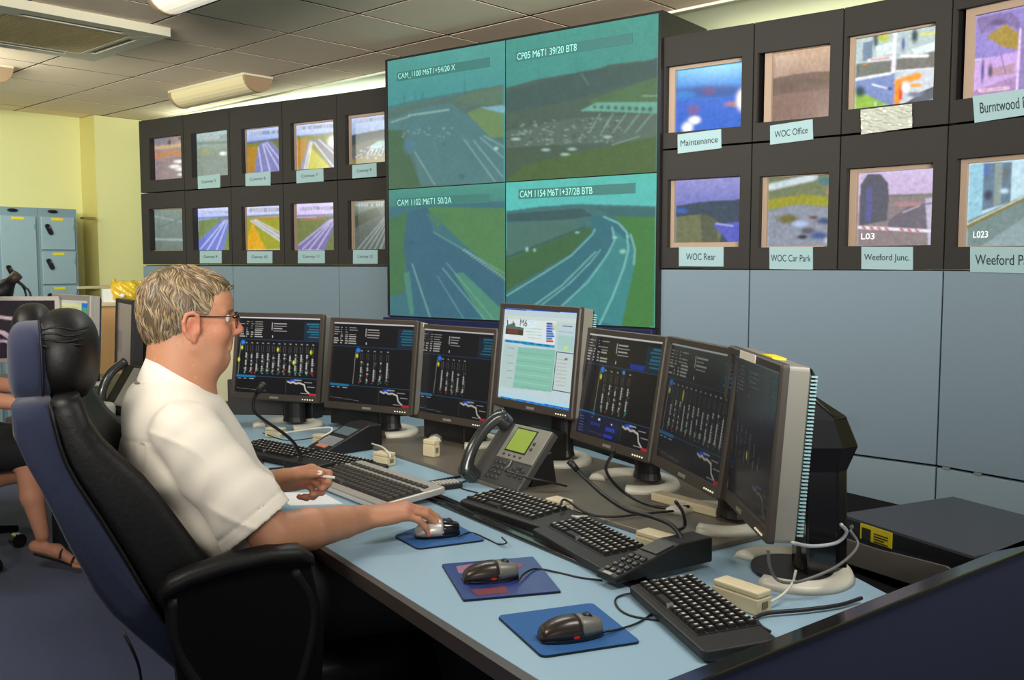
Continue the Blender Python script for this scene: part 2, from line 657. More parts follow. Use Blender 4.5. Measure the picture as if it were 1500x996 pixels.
def cabinet(P0, P1, z0, z1, ap, sc, pic, plate=None, text=None, label='', group=None, tw=.82, th=.36, wid=None, crumple=False):
    d = (P1 - P0); L = d.length; d = d.normalized(); n = Vector((-d.y, d.x, 0))
    t = thing('camera_monitor_cabinet', label, 'monitor', (P0.x, P0.y, z0), math.atan2(d.y, d.x), group)
    I = inv(t)
    hh = z1 - z0
    e = .003

    def on(px, py, y):
        A, B = P0 + n * y, P1 + n * y
        return I @ V(px, py, A, B)
    a0, a1 = on(*ap[0], 0), on(*ap[1], 0)
    x0, x1, zt, zb = a0.x, a1.x, a0.z, a1.z
    x1 = min(x1, L - .03)
    f = MB()
    f.box((e, 0, e), (x0, .018, hh - e)).box((x1, 0, e), (L - e, .018, hh - e))
    f.box((x0, 0, zt), (x1, .018, hh - e)).box((x0, 0, e), (x1, .018, zb))
    put('fascia', f, M_fascia, t)
    b = MB()
    w = .012
    b.box((e, .018, e), (x0 - .002, .3, hh - e)).box((x1 + .002, .018, e), (L - e, .3, hh - e))
    b.box((x0 - .002, .1, zt + .04), (x1 + .002, .3, hh - e)).box((x0 - .002, .1, e), (x1 + .002, .3, zb - .035 if zb > .06 else e + .01))
    b.box((x0 - .002, .14, e), (x1 + .002, .16, hh - e))
    put('housing', b, M_black, t)
    yd = .055
    s0, s1 = on(*sc[0], yd), on(*sc[1], yd)
    sx0, sx1, szt, szb = s0.x, max(s1.x, x1 + .01), s0.z, s1.z
    bz = MB()
    bw = .032
    bx1 = sx1 + bw
    for lo, hi in (((sx0 - bw, sx0), (szb - bw, szt + bw)), ((sx1, bx1), (szb - bw, szt + bw)), ((sx0, sx1), (szt, szt + bw)), ((sx0, sx1), (szb - bw, szb))):
        bz.box((lo[0], .035, hi[0]), (lo[1], .075, hi[1]))
    # pieces stay inside the opening
    for vs in [bz.v[k:k + 8] for k in range(0, len(bz.v), 8)]:
        xs = [max(x0 - .001, min(x1 + .001, p[0])) for p in vs]
        xa, xb = min(xs), max(xs)
        if xb - xa > .0015:
            bz2 = MB().box((xa, .035, min(p[2] for p in vs)), (xb, .075, max(p[2] for p in vs)))
            put('bezel_bar', bz2, M_crt, t)
    pic.blur(1).noise(.10, 3, seed=int(px_seed(label))).noise(.08, 1.5, 4, seed=3).blur(1)
    me = pic.mesh('screen', rectP(frame_for(((sx0 + sx1) / 2, .05, (szt + szb) / 2), (1, 0, 0), (0, 0, 1), (0, -1, 0)), sx1 - sx0, szt - szb))
    # the tube's face bulges very slightly
    so_ = put('screen', me, SM_bank, t, smooth=True)
    if text and text.startswith('Weeford'):
        sw_ = sx1 - sx0
        letters('picture_caption', 'L03' if 'Junc' in text else 'L023', .055, .024, frame_for((sx0 + sw_ * (.14 if 'Junc' in text else .17), .0485, szb + (szt - szb) * .14), (1, 0, 0), (0, 0, 1), (0, -1, 0)), mat('caption_white', (230, 235, 230), .5, emit=(230, 235, 230), estr=.8), so_)
    if plate:
        c = [on(px, py, -.004) for px, py in plate]
        g = MB()
        if crumple:
            n_ = 14
            vs = []
            for v in range(n_ + 1):
                for u in range(n_ + 1):
                    p = (c[0].lerp(c[1], u / n_)).lerp(c[3].lerp(c[2], u / n_), v / n_)
                    p.y -= .002 + random.random() * .005
                    vs.append(p)
            g.add(vs, [(v * (n_ + 1) + u, (v + 1) * (n_ + 1) + u, (v + 1) * (n_ + 1) + u + 1, v * (n_ + 1) + u + 1) for v in range(n_) for u in range(n_)])
            put('crumpled_label', g, mat('crumpled_white_paper', (235, 236, 226), .25, var=.5, vscale=60, rgb2=(176, 180, 168), coat=.5), t, label='crumpled shiny white paper label')
        else:
            vs = [(p.x, -.004, p.z) for p in c] + [(p.x, .0, p.z) for p in c]
            g.add(vs, [(0, 1, 2, 3)[::-1], (4, 5, 6, 7), (0, 4, 5, 1)[::-1], (1, 5, 6, 2)[::-1], (2, 6, 7, 3)[::-1], (3, 7, 4, 0)[::-1]])
            sp = put('name_plate', g, M_plate, t)
            if text:
                X = (c[1] - c[0]); X.y = 0
                Y = (c[0] - c[3]); Y.y = 0
                ce = (c[0] + c[1] + c[2] + c[3]) / 4
                Mx = frame_for((ce.x, -.0052, ce.z), X, Y, (0, -1, 0))
                letters('lettering', text, X.length * tw, Y.length * th, Mx, M_ink, sp)
    return t


def strip(p, x0, x1, y0, y1, slope, c=(90, 90, 110), tc=(225, 225, 235), n=14):
    """caption strip with blocky characters along a sloping line (crop units)"""
    h = (y1 - y0)
    p.poly([(x0, y0), (x1, y0 + slope * (x1 - x0)), (x1, y0 + slope * (x1 - x0) + h), (x0, y0 + h)], c, .55)
    g = np.random.default_rng(int(x0 + y0))
    w = (x1 - x0) / n / 1.7
    for k in range(n - 3):
        xa = x0 + (k + .5) * (x1 - x0) / n
        if g.random() < .18: continue
        ya = y0 + slope * (xa - x0)
        p.line([(xa, ya + h * .2), (xa, ya + h * .8)], w * .4, tc, .75, soft=w * .3)
    return p


def LP(c4, n=76):
    return Picture(c4, n, int(n * 1.1), (200, 120), 3.558)


SKY = (170, 190, 240)
left = []
# --- top row
p = LP([(226, 204), (267, 199.5), (267.5, 260.5), (227.5, 263)]).fill((150, 130, 128))
p.blob(130, 310, 50, 20, (120, 118, 128)).line([(95, 345), (240, 330)], 12, (200, 170, 130), .8).line([(95, 390), (160, 370), (240, 378)], 16, (190, 120, 66), .8)
p.poly([(95, 400), (240, 390), (240, 510), (95, 510)], (140, 122, 128), .8)
for q in ((200, 415, 22, 9), (185, 440, 26, 10), (215, 455, 30, 9), (205, 480, 12, 6), (160, 318, 8, 12), (215, 300, 14, 8)):
    p.blob(*q, (238, 236, 232) if q[1] > 350 else (60, 60, 66))
p.noise(.16, 4, seed=1)
left.append(dict(ap=((218, 203), (267.5, 260.5)), sc=((226, 204), (267.5, 262)), pic=p, label='unplated camera monitor farthest left in the upper row, pinkish yard picture'))
p = LP([(285.7, 197), (333.5, 191.7), (334.4, 256), (286.6, 259)]).fill((170, 190, 188), (132, 148, 134), (270, 360))
p.line([(305, 320), (478, 318)], 10, (110, 128, 118), .7).blob(345, 365, 22, 14, (150, 158, 110)).blob(430, 375, 16, 10, (235, 240, 240)).poly([(320, 500), (350, 380), (420, 385), (470, 500)], (128, 140, 138), .6)
strip(p, 325, 465, 288, 306, -.06, (120, 140, 150))
p.noise(.06, 4, seed=2)
left.append(dict(ap=((279.5, 196), (334.4, 256)), sc=((285.7, 197), (334.4, 257)), pic=p, plate=[(289.4, 258.5), (322.3, 254.5), (322.3, 274.5), (290, 277)], text='Convoy 5', label='upper row camera monitor plated Convoy 5, hazy grey-green road picture'))
p = LP([(362.5, 191), (408.5, 187), (409.4, 250), (363.6, 253.5)]).fill((190, 208, 250), (150, 170, 215), (240, 310))
p.poly([(578, 320), (745, 300), (745, 470), (578, 470)], (124, 128, 48)).poly([(578, 340), (620, 330), (630, 470), (578, 470)], (170, 128, 40))
p.poly([(610, 470), (628, 330), (660, 310), (690, 320), (745, 395), (745, 470)], (122, 124, 178)).poly([(680, 305), (745, 298), (745, 375)], (104, 112, 60))
for a_, b_ in (((628, 340), (645, 470)), ((648, 325), (680, 468)), ((655, 322), (725, 465)), ((665, 318), (745, 440))):
    p.line([a_, b_], 3, (214, 214, 240), .85)
p.line([(578, 318), (745, 296)], 7, (70, 84, 110), .8)
strip(p, 590, 742, 262, 280, -.05)
p.noise(.07, 4, seed=3)
left.append(dict(ap=((353, 189), (409, 250.7)), sc=((362.5, 191), (409.4, 252)), pic=p, plate=[(359.4, 254.5), (396, 250.8), (396, 271.5), (359.6, 272.5)], text='Convoy 6', label='upper row camera monitor plated Convoy 6, curving motorway under blue sky'))
p = LP([(435, 184), (488.6, 177.6), (488.6, 243.7), (435.5, 248)]).fill((200, 214, 246), (180, 196, 230), (210, 270))
p.poly([(838, 285), (1027, 268), (1027, 450), (838, 460)], (132, 132, 42)).poly([(838, 300), (880, 290), (868, 460), (838, 460)], (178, 128, 36))
p.poly([(890, 300), (905, 300), (880, 455), (848, 455)], (140, 140, 150)).poly([(905, 300), (940, 290), (1027, 360), (1027, 445), (985, 442)], (120, 118, 128)).poly([(893, 330), (985, 442), (885, 455)], (190, 184, 40))
for a_, b_ in (((897, 310), (868, 455)), ((905, 310), (880, 450)), ((915, 315), (1000, 442)), ((935, 300), (1027, 400))):
    p.line([a_, b_], 3, (235, 235, 240), .9)
p.blob(1000, 310, 26, 32, (250, 252, 250)).line([(838, 283), (1027, 262)], 6, (96, 110, 130), .7)
strip(p, 852, 1020, 232, 250, -.08)
p.noise(.06, 4, seed=4)
left.append(dict(ap=((425, 180.4), (489, 245)), sc=((435, 184), (488.6, 246)), pic=p, plate=[(434, 250), (473.2, 246.5), (473.8, 265.5), (434.4, 268.5)], text='Convoy 7', label='upper row camera monitor plated Convoy 7, bright yellow verge between two carriageways'))
p = LP([(516, 174), (564, 167), (564.5, 236), (516.8, 241)]).fill((190, 206, 240), (150, 170, 205), (180, 260))
p.poly([(1125, 275), (1180, 262), (1297, 238), (1297, 420), (1125, 430)], (56, 66, 70)).poly([(1125, 330), (1200, 300), (1297, 285), (1297, 430), (1125, 430)], (92, 92, 82))
p.poly([(1200, 335), (1240, 305), (1297, 298), (1297, 320), (1215, 345)], (150, 190, 190)).poly([(1125, 400), (1200, 370), (1297, 380), (1297, 430), (1125, 430)], (128, 116, 60))
g_ = np.random.default_rng(5)
for k in range(46):
    p.blob(g_.uniform(1130, 1290), g_.uniform(335, 395), 4, 2.5, (220, 224, 240) if k % 2 else (70, 84, 150))
for k in range(7):
    p.line([(1215 + k * 13, 330), (1190 + k * 16, 375)], 2.5, (215, 225, 235), .8)
strip(p, 1140, 1290, 196, 214, -.13)
p.noise(.1, 4, seed=5)
left.append(dict(ap=((505, 169), (564.5, 236.6)), sc=((516, 174), (564.2, 239)), pic=p, plate=[(516, 242), (551, 238.5), (551.5, 258.5), (516, 261.5)], text='Convoy 8', label='upper row camera monitor plated Convoy 8, toll plaza with queued cars'))
# --- bottom row
p = LP([(224.7, 308), (267.5, 306), (268, 367), (225.5, 367)]).fill((118, 134, 128), (98, 112, 104))
p.line([(95, 700), (240, 740)], 5, (150, 165, 160), .6).line([(95, 820), (240, 826)], 8, (170, 180, 175), .6).line([(110, 760), (240, 700)], 6, (90, 100, 96), .6).noise(.09, 5, seed=6)
left.append(dict(ap=((218, 306), (268, 367)), sc=((224.7, 308), (268, 366.5)), pic=p, label='unplated camera monitor farthest left in the lower row, dim grey-green picture'))
p = LP([(290.5, 307), (335, 303), (335.5, 366), (292, 367)]).fill((200, 208, 252), (160, 176, 232), (660, 720))
p.poly([(325, 725), (482, 700), (482, 880), (325, 880)], (110, 128, 74)).poly([(325, 880), (325, 830), (430, 715), (455, 712), (482, 790), (482, 800), (450, 765), (430, 880)], (104, 116, 196))
for a_, b_ in (((335, 870), (435, 725)), ((362, 878), (442, 722)), ((400, 880), (450, 722)), ((455, 745), (482, 790))):
    p.line([a_, b_], 3, (205, 212, 250), .8)
p.line([(325, 715), (482, 700)], 6, (84, 96, 130), .8)
strip(p, 335, 475, 676, 692, -.04, (120, 130, 170)); p.noise(.06, 4, seed=7)
left.append(dict(ap=((281.5, 305), (335.5, 366)), sc=((290.5, 306), (335.5, 366.5)), pic=p, plate=[(292.7, 367.5), (324.5, 367), (324.5, 385.6), (292.7, 385.6)], text='Convoy 9', label='lower row camera monitor plated Convoy 9, violet-blue motorway picture'))
p = LP([(362.5, 304), (409, 302), (410, 366), (363, 366)]).fill((206, 212, 244), (196, 204, 236), (650, 700))
p.poly([(578, 708), (745, 700), (745, 875), (578, 875)], (150, 152, 44)).poly([(578, 830), (600, 730), (660, 875), (578, 875)], (212, 160, 30)).line([(578, 702), (745, 694)], 7, (80, 92, 110), .8).line([(600, 716), (745, 712)], 6, (190, 120, 60), .7)
p.poly([(590, 722), (612, 718), (745, 810), (745, 850)], (168, 168, 170))
for a_, b_ in (((592, 724), (742, 848)), ((604, 720), (745, 826)), ((615, 718), (745, 800))):
    p.line([a_, b_], 2.5, (228, 228, 236), .8)
strip(p, 588, 738, 660, 680, -.01); p.noise(.06, 4, seed=8)
left.append(dict(ap=((353, 302.7), (410, 366)), sc=((362.5, 303.5), (409.6, 366)), pic=p, plate=[(362, 368), (398.7, 368), (398.7, 385.6), (362, 385.6)], text='Convoy 10', label='lower row camera monitor plated Convoy 10, yellow-green field crossed by a road'))
p = LP([(435.5, 300), (488.6, 297.5), (488.9, 365.5), (436, 366.5)]).fill((214, 200, 246), (206, 190, 240), (640, 700))
p.poly([(838, 712), (1027, 700), (1027, 875), (838, 875)], (108, 118, 66)).line([(838, 702), (1027, 694)], 8, (96, 100, 118), .8).line([(860, 722), (960, 712)], 7, (176, 110, 70), .7)
p.poly([(840, 850), (985, 712), (1018, 712), (960, 875), (840, 875)], (116, 108, 160))
for a_, b_ in (((845, 850), (985, 722)), ((862, 870), (995, 718)), ((890, 875), (1002, 716)), ((925, 875), (1012, 715))):
    p.line([a_, b_], 3, (212, 204, 236), .8)
strip(p, 855, 1022, 655, 672, -.02, (40, 36, 60)); p.noise(.06, 4, seed=9)
left.append(dict(ap=((425, 298.5), (489, 366)), sc=((435.5, 299), (488.8, 366.3)), pic=p, plate=[(436.4, 367), (475.4, 366.6), (475.4, 385.6), (436.4, 385.6)], text='Convoy 11', label='lower row camera monitor plated Convoy 11, pinkish sky above a wide motorway'))
p = LP([(520, 296.5), (563.4, 292), (564, 365), (520.4, 365)]).fill((130, 148, 140), (96, 106, 100), (620, 680))
p.poly([(1140, 690), (1200, 660), (1293, 640), (1293, 872), (1140, 872)], (84, 94, 88)).poly([(1140, 700), (1230, 650), (1250, 690), (1140, 760)], (62, 74, 58))
for k in range(5):
    p.line([(1150 + k * 24, 872), (1268 + k * 8, 700)], 3, (176, 186, 186), .6)
strip(p, 1143, 1290, 636, 652, -.06, (70, 80, 80)); p.noise(.12, 4, seed=10)
left.append(dict(ap=((509, 294), (564, 365)), sc=((520, 296), (563.8, 365)), pic=p, plate=[(517, 366), (553, 366), (553, 386.4), (517, 386.4)], text='Convoy 12', label='lower row camera monitor plated Convoy 12, dark grey-green motorway picture'))
for k, q in enumerate(left):
    i = k % 5
    z0, z1 = (1.91, 2.465) if k < 5 else (1.355, 1.908)
    cabinet(LB[i], LB[i + 1], z0, z1, group='camera monitors left of the video wall', tw=.62, th=.3, **q)

# --- right bank
def RP(c4, org, sc, n=110):
    return Picture(c4, n, int(n * 1.02), org, sc)


A8 = ((960, 50), 2.847)
right = []
p = RP([(992, 105), (1084, 94), (1084, 186), (993, 192)], *A8).fill((96, 186, 236), (52, 120, 216), (150, 240))
p.blob(220, 240, 150, 26, (44, 78, 150), .9).blob(120, 250, 40, 14, (50, 130, 210)).poly([(90, 275), (350, 262), (350, 400), (90, 410)], (62, 100, 200), .7)
p.blob(210, 240, 22, 16, (120, 62, 110), .6).blob(155, 310, 24, 20, (150, 90, 110), .6).blob(300, 292, 34, 10, (190, 130, 90), .8).blob(160, 350, 22, 16, (255, 255, 255)).blob(135, 378, 20, 22, (255, 255, 255)).blob(336, 276, 26, 44, (255, 255, 255)).blob(336, 276, 20, 36, (255, 255, 255)).noise(.05, 8, seed=20)
right.append(dict(ap=((975.5, 97.6), (1085, 185)), sc=((992, 104), (1084, 189)), pic=p, plate=[(992.5, 197), (1056, 189), (1056.6, 217), (992.7, 225)], text='Maintenance', tw=.86, th=.32, label='camera monitor plated Maintenance, blurred blue picture with white flares'))
p = RP([(1134, 79), (1213, 63), (1213.5, 170), (1134, 178)], *A8).fill((208, 176, 148), (176, 146, 128), (50, 160))
p.poly([(495, 180), (560, 165), (640, 150), (720, 145), (720, 350), (495, 365)], (120, 96, 84)).poly([(495, 250), (720, 215), (720, 350), (495, 365)], (140, 112, 100), .8).blob(640, 190, 60, 14, (100, 86, 74), .8).blob(690, 165, 40, 10, (110, 96, 60), .8).blob(540, 210, 40, 30, (96, 78, 70), .6).noise(.12, 3, 7, seed=21)
right.append(dict(ap=((1110, 78), (1213.5, 170)), sc=((1134, 79), (1213.5, 174)), pic=p, plate=[(1128, 184), (1190, 174.5), (1191, 204), (1128, 212)], text='WOC Office', tw=.78, th=.34, label='camera monitor plated WOC Office, faded brown and orange picture'))
B5 = ((1240, 20), 4.98)
p = RP([(1255.5, 59), (1365, 36), (1366.6, 146.5), (1255.5, 164)], *B5, n=130).fill((176, 196, 196))
# four small pictures
p.poly([(80, 190), (320, 140), (320, 410), (80, 460)], (188, 206, 208)).poly([(80, 360), (310, 330), (320, 410), (80, 460)], (118, 122, 112)).poly([(120, 215), (180, 200), (180, 330), (120, 340)], (118, 138, 160)).blob(200, 190, 18, 60, (60, 84, 96)).blob(250, 180, 40, 28, (190, 200, 60)).line([(160, 335), (300, 310)], 14, (246, 240, 240)).line([(175, 332), (290, 312)], 5, (214, 70, 80)).blob(135, 362, 14, 8, (220, 130, 20)).poly([(200, 240), (310, 200), (310, 280), (210, 310)], (224, 238, 236))
p.poly([(330, 130), (620, 85), (625, 370), (335, 405)], (190, 206, 206)).poly([(335, 320), (625, 250), (625, 370), (335, 405)], (122, 122, 116)).blob(445, 160, 22, 50, (60, 76, 84)).blob(375, 215, 12, 50, (86, 104, 170)).line([(370, 300), (530, 292)], 14, (252, 244, 244)).line([(480, 150), (620, 130)], 12, (226, 232, 120)).poly([(430, 250), (620, 180), (620, 240), (450, 290)], (225, 240, 236))
p.poly([(80, 462), (328, 415), (335, 660), (85, 715)], (128, 146, 196)).poly([(85, 540), (330, 655), (85, 715)], (150, 192, 76)).blob(110, 550, 34, 40, (50, 78, 84)).line([(80, 470), (300, 420)], 12, (226, 232, 240)).line([(190, 500), (290, 525)], 8, (230, 236, 250)).blob(300, 525, 18, 12, (60, 70, 150)).line([(210, 625), (210, 650)], 5, (240, 250, 240))
p.poly([(335, 405), (630, 370), (632, 630), (340, 665)], (206, 216, 222)).poly([(340, 665), (430, 600), (632, 470), (632, 560), (480, 640)], (84, 92, 104)).line([(350, 650), (352, 490)], 26, (246, 150, 30)).line([(350, 480), (480, 430)], 30, (250, 160, 40)).line([(375, 500), (370, 590)], 16, (230, 70, 20)).blob(400, 510, 26, 40, (255, 250, 250)).line([(440, 500), (490, 495)], 16, (250, 170, 30)).line([(470, 560), (632, 480)], 6, (40, 46, 54)).blob(460, 560, 50, 20, (120, 124, 150))
p.line([(322, 140), (318, 405)], 16, (250, 244, 255)).line([(82, 460), (326, 412)], 5, (245, 245, 250)).line([(335, 402), (628, 368)], 5, (245, 245, 250)).noise(.14, 3, seed=22)
right.append(dict(ap=((1240, 53.5), (1366.6, 146)), sc=((1255.5, 58), (1366, 156)), pic=p, plate=[(1261, 161), (1336.5, 152), (1337, 187), (1262.5, 197)], crumple=True, label='camera monitor with a four-way split picture and a crumpled white paper label'))
p = RP([(1431.7, 25), (1545, 5), (1545, 122), (1432.5, 138)], *B5, n=130).fill((176, 160, 220))
p.poly([(955, 30), (1500, -60), (1500, 230), (955, 330)], (150, 136, 206)).poly([(1030, 165), (1160, 80), (1265, 150), (1265, 260), (1150, 240)], (168, 142, 68)).blob(1110, 70, 60, 22, (80, 70, 140)).poly([(955, 40), (1200, 0), (1260, 60), (1265, 130), (1150, 75), (990, 150)], (120, 100, 130), .6)
p.line([(955, 325), (1500, 255)], 5, (226, 214, 250)).poly([(955, 330), (1262, 268), (1262, 560), (955, 590)], (204, 168, 226)).poly([(1060, 385), (1240, 350), (1240, 420), (1062, 440)], (186, 150, 168)).blob(1015, 400, 12, 90, (90, 80, 150)).blob(1070, 400, 18, 50, (96, 90, 110)).line([(1140, 290), (1180, 420)], 4, (120, 96, 170)).poly([(955, 540), (1262, 430), (1262, 560), (955, 590)], (176, 140, 190)).line([(1000, 535), (1200, 515)], 12, (250, 235, 245)).line([(1000, 535), (1200, 515)], 4, (205, 60, 90))
p.line([(1268, 120), (1262, 545)], 9, (240, 214, 250)).poly([(1275, 100), (1500, 50), (1500, 530), (1275, 560)], (150, 130, 190)).noise(.14, 3, seed=23)
right.append(dict(ap=((1401, 14.4), (1530, 128)), sc=((1431.7, 24), (1528, 130)), pic=p, plate=[(1424.7, 141), (1522, 127), (1523, 165), (1427.6, 180)], text='Burntwood Rd', tw=.78, th=.4, label='camera monitor plated Burntwood at the right edge, violet split picture'))
# lower
p = RP([(991, 265), (1082, 262), (1082.6, 354), (991, 355)], *A8).fill((150, 148, 206), (120, 124, 190), (600, 700))
p.poly([(90, 715), (180, 700), (350, 692), (350, 870), (90, 870)], (66, 78, 92)).poly([(90, 760), (200, 750), (270, 800), (250, 870), (90, 870)], (110, 116, 84)).poly([(180, 740), (240, 770), (250, 870), (190, 870)], (80, 86, 76), .7).poly([(230, 795), (348, 780), (350, 868), (290, 868)], (92, 96, 186)).blob(110, 735, 26, 10, (66, 100, 180)).line([(240, 790), (300, 800)], 4, (170, 175, 225)).noise(.1, 5, seed=24)
right.append(dict(ap=((978, 263.5), (1082, 361.5)), sc=((991, 265), (1082, 354.5)), pic=p, plate=[(994.5, 361.7), (1059.7, 361.7), (1059.5, 390.5), (994.5, 390)], text='WOC Rear', tw=.66, th=.34, label='camera monitor plated WOC Rear, mauve sky over dark trees'))
p = RP([(1127, 262), (1212, 257), (1211.5, 360), (1126, 360)], *A8).fill((128, 138, 124))
p.poly([(470, 600), (720, 590), (720, 690), (470, 690)], (112, 122, 88)).line([(480, 640), (640, 600)], 18, (196, 208, 214)).blob(690, 615, 40, 14, (60, 118, 128)).line([(480, 710), (600, 690), (720, 705)], 26, (150, 148, 44)).poly([(470, 740), (560, 715), (720, 730), (720, 885), (470, 885)], (138, 144, 158)).blob(545, 770, 40, 20, (110, 104, 50))
for q in ((590, 790, 26, 14, (170, 190, 225)), (680, 780, 30, 14, (70, 84, 120)), (620, 820, 26, 14, (90, 84, 100)), (660, 840, 34, 16, (70, 90, 140)), (705, 860, 22, 16, (190, 205, 225)), (640, 765, 16, 8, (100, 70, 66)), (600, 845, 20, 10, (50, 50, 60))):
    p.blob(*q[:4], q[4])
p.blob(705, 660, 20, 20, (178, 130, 110)).noise(.14, 4, seed=25)
right.append(dict(ap=((1112.6, 258.5), (1211.5, 361.5)), sc=((1127, 261), (1211.5, 360)), pic=p, plate=[(1127, 361.7), (1190.5, 361.7), (1190.5, 395), (1127, 394)], text='WOC Car Park', tw=.92, th=.3, label='camera monitor plated WOC Car Park, parked cars seen from above'))
B6 = ((1240, 210), 4.98)
p = RP([(1259, 255), (1363.7, 245), (1363, 358), (1259.6, 360)], *B6, n=130).fill((204, 188, 222), (196, 176, 210), (180, 380))
p.poly([(100, 380), (610, 360), (610, 745), (100, 745)], (140, 128, 130)).poly([(110, 300), (150, 230), (230, 225), (280, 290), (290, 400), (280, 560), (110, 600)], (92, 92, 104)).poly([(145, 330), (180, 320), (180, 560), (145, 570)], (96, 96, 150)).line([(300, 385), (610, 365)], 10, (120, 124, 112)).poly([(290, 560), (430, 440), (540, 430), (560, 620), (290, 640)], (112, 106, 118)).line([(340, 440), (480, 440)], 20, (176, 138, 140)).line([(380, 500), (480, 455)], 4, (200, 190, 200)).poly([(520, 400), (610, 380), (610, 740), (550, 740)], (192, 184, 208)).line([(520, 440), (600, 425)], 8, (110, 110, 150))
p.line([(110, 610), (610, 635)], 14, (236, 230, 240))
for k in range(8):
    if k in (4,): continue
    xx = 130 + k * 48
    p.line([(xx, 607 + k * 2.6), (xx + 16, 616 + k * 2.6)], 8, (196, 60, 72))
p.noise(.1, 4, seed=26)
right.append(dict(ap=((1240, 247), (1363, 359)), sc=((1259, 254), (1363.5, 360)), pic=p, plate=[(1261.7, 361.5), (1337, 361.5), (1337, 395.5), (1261.7, 394)], text='Weeford Junc.', tw=.88, th=.38, label='camera monitor plated Weeford Junc., barrier pole under a pink sky'))
p = RP([(1421, 241), (1545, 230), (1545, 360), (1421, 359)], *B6, n=130).fill((190, 220, 232))
p.poly([(905, 160), (1000, 150), (1000, 520), (905, 560)], (150, 198, 216)).poly([(1000, 150), (1195, 140), (1195, 430), (1000, 490)], (104, 128, 146)).poly([(1080, 150), (1130, 150), (1130, 440), (1080, 460)], (140, 156, 150)).blob(1020, 200, 20, 40, (90, 110, 180)).blob(1040, 380, 30, 40, (70, 72, 90)).blob(1160, 230, 26, 50, (110, 116, 116)).blob(1150, 350, 30, 20, (190, 220, 240)).poly([(905, 560), (1295, 380), (1500, 300), (1500, 750), (905, 750)], (120, 140, 138)).line([(905, 600), (1295, 400)], 20, (126, 118, 60), .9).line([(905, 585), (1295, 390)], 5, (220, 224, 200)).poly([(1000, 750), (1400, 470), (1500, 470), (1500, 750)], (150, 172, 176), .7).noise(.09, 4, seed=27)
right.append(dict(ap=((1401, 232.6), (1530, 360)), sc=((1421, 240), (1528, 359)), pic=p, plate=[(1421, 361.5), (1530, 361.5), (1530, 401), (1421, 398.5)], text='Weeford Park', tw=.85, th=.4, label='camera monitor plated Weeford Park at the right edge, pale road and building'))
for k, q in enumerate(right):
    i = k % 4
    z0, z1 = (1.888, 2.395) if k < 4 else (1.342, 1.885)
    cabinet(RB[i], RB[i + 1], z0, z1, group='camera monitors right of the video wall', **q)

# ------------------------------------------------------------------ video wall
d = (VW[1] - VW[0]); LW = d.length; d.normalize(); n = Vector((-d.y, d.x, 0))
vw = thing('video_wall', 'large four-screen video wall showing green-tinted motorway pictures', 'video wall', (VW[0].x, VW[0].y, 0), math.atan2(d.y, d.x))
I = inv(vw)
ZB, ZT = 1.068, 2.498
g = MB().box((-.012, .012, ZB - .06), (LW + .012, .46, ZT + .012))
g.box((-.014, -.002, ZB), (-.0, .02, ZT + .006)).box((LW, -.002, ZB), (LW + .014, .02, ZT + .006))
put('housing', g, M_black, vw)
put('plinth', MB().box((-.0, -.01, .0), (LW - .02, .4, ZB - .062)), M_black, vw)
put('navy_ledge', MB().box((-.02, -.035, ZB - .06), (LW, .01, ZB - .006)), M_navy, vw, bevel=.003)
SM_vw = screen_mat('video_wall_glow', 1.12, .55, .3)
tx_dark = mat('caption_shade', (40, 80, 78), .6, emit=(44, 92, 88), estr=.8)
tx_lite = mat('caption_light', (120, 180, 170), .6, emit=(112, 170, 160), estr=.9)
cxs = I @ V(740.7, 300, VW[0], VW[1])
xm = cxs.x
zm = 1.783
cells = []
A = ((560, 60), 4.15)
p = Picture([(569, 98), (740, 68.5), (741, 267), (571, 279)], 190, 210, *A).fill((78, 152, 146), (66, 140, 144), (100, 350))
p.poly([(35, 425), (130, 400), (260, 375), (400, 350), (740, 292), (740, 870), (35, 920)], (80, 104, 98))
p.poly([(35, 500), (200, 440), (420, 400), (520, 470), (740, 640), (740, 870), (240, 880), (160, 560), (35, 560)], (76, 116, 122))
p.poly([(740, 300), (560, 330), (430, 380), (560, 410), (740, 420)], (86, 112, 92)).poly([(520, 460), (600, 425), (740, 440), (740, 600), (660, 600)], (104, 132, 84)).poly([(600, 425), (745, 412), (745, 460), (640, 436)], (118, 168, 188)).poly([(35, 560), (120, 560), (240, 890), (35, 920)], (66, 96, 66))
p.poly([(40, 420), (420, 350), (500, 330), (500, 345), (420, 366), (40, 440)], (62, 116, 122), .8)
for q in ((140, 395, 360), (205, 380, 340), (250, 372, 340), (505, 345, 270)):
    p.line([(q[0], q[1]), (q[0], q[2])], 6, (54, 104, 116), .6)
for k in range(14):
    p.blob(170 + k * 18, 474 - k * 2.6, 7, 5, (176, 214, 206), .9)
p.line([(60, 515), (170, 480)], 7, (150, 180, 170), .6)
for a_, b_ in (((500, 610), (690, 860)), ((560, 620), (735, 830)), ((600, 600), (740, 720)), ((620, 590), (740, 655))):
    p.line([a_, b_], 3.5, (150, 184, 178), .75)
p.line([(205, 690), (325, 880)], 3.5, (150, 184, 178), .7)
g_ = np.random.default_rng(3)
for k in range(26):
    p.blob(g_.uniform(130, 470), g_.uniform(540, 600), 6, 4, (150, 186, 182) if k % 3 else (54, 84, 92), .7)
p.blob(695, 665, 14, 10, (170, 205, 200)).blob(165, 650, 30, 50, (78, 118, 150), .7).blob(380, 640, 14, 6, (60, 88, 92), .7).blob(490, 830, 18, 16, (58, 84, 84), .7)
p.noise(.05, 3, seed=31).noise(.05, 14, seed=32)
cells.append((0, 1, p))
B_ = ((735, 20), 3.983)
p = Picture([(741, 68), (958, 26), (959, 252), (741.5, 266)], 230, 230, *B_).fill((70, 150, 138), (64, 140, 136), (60, 420))
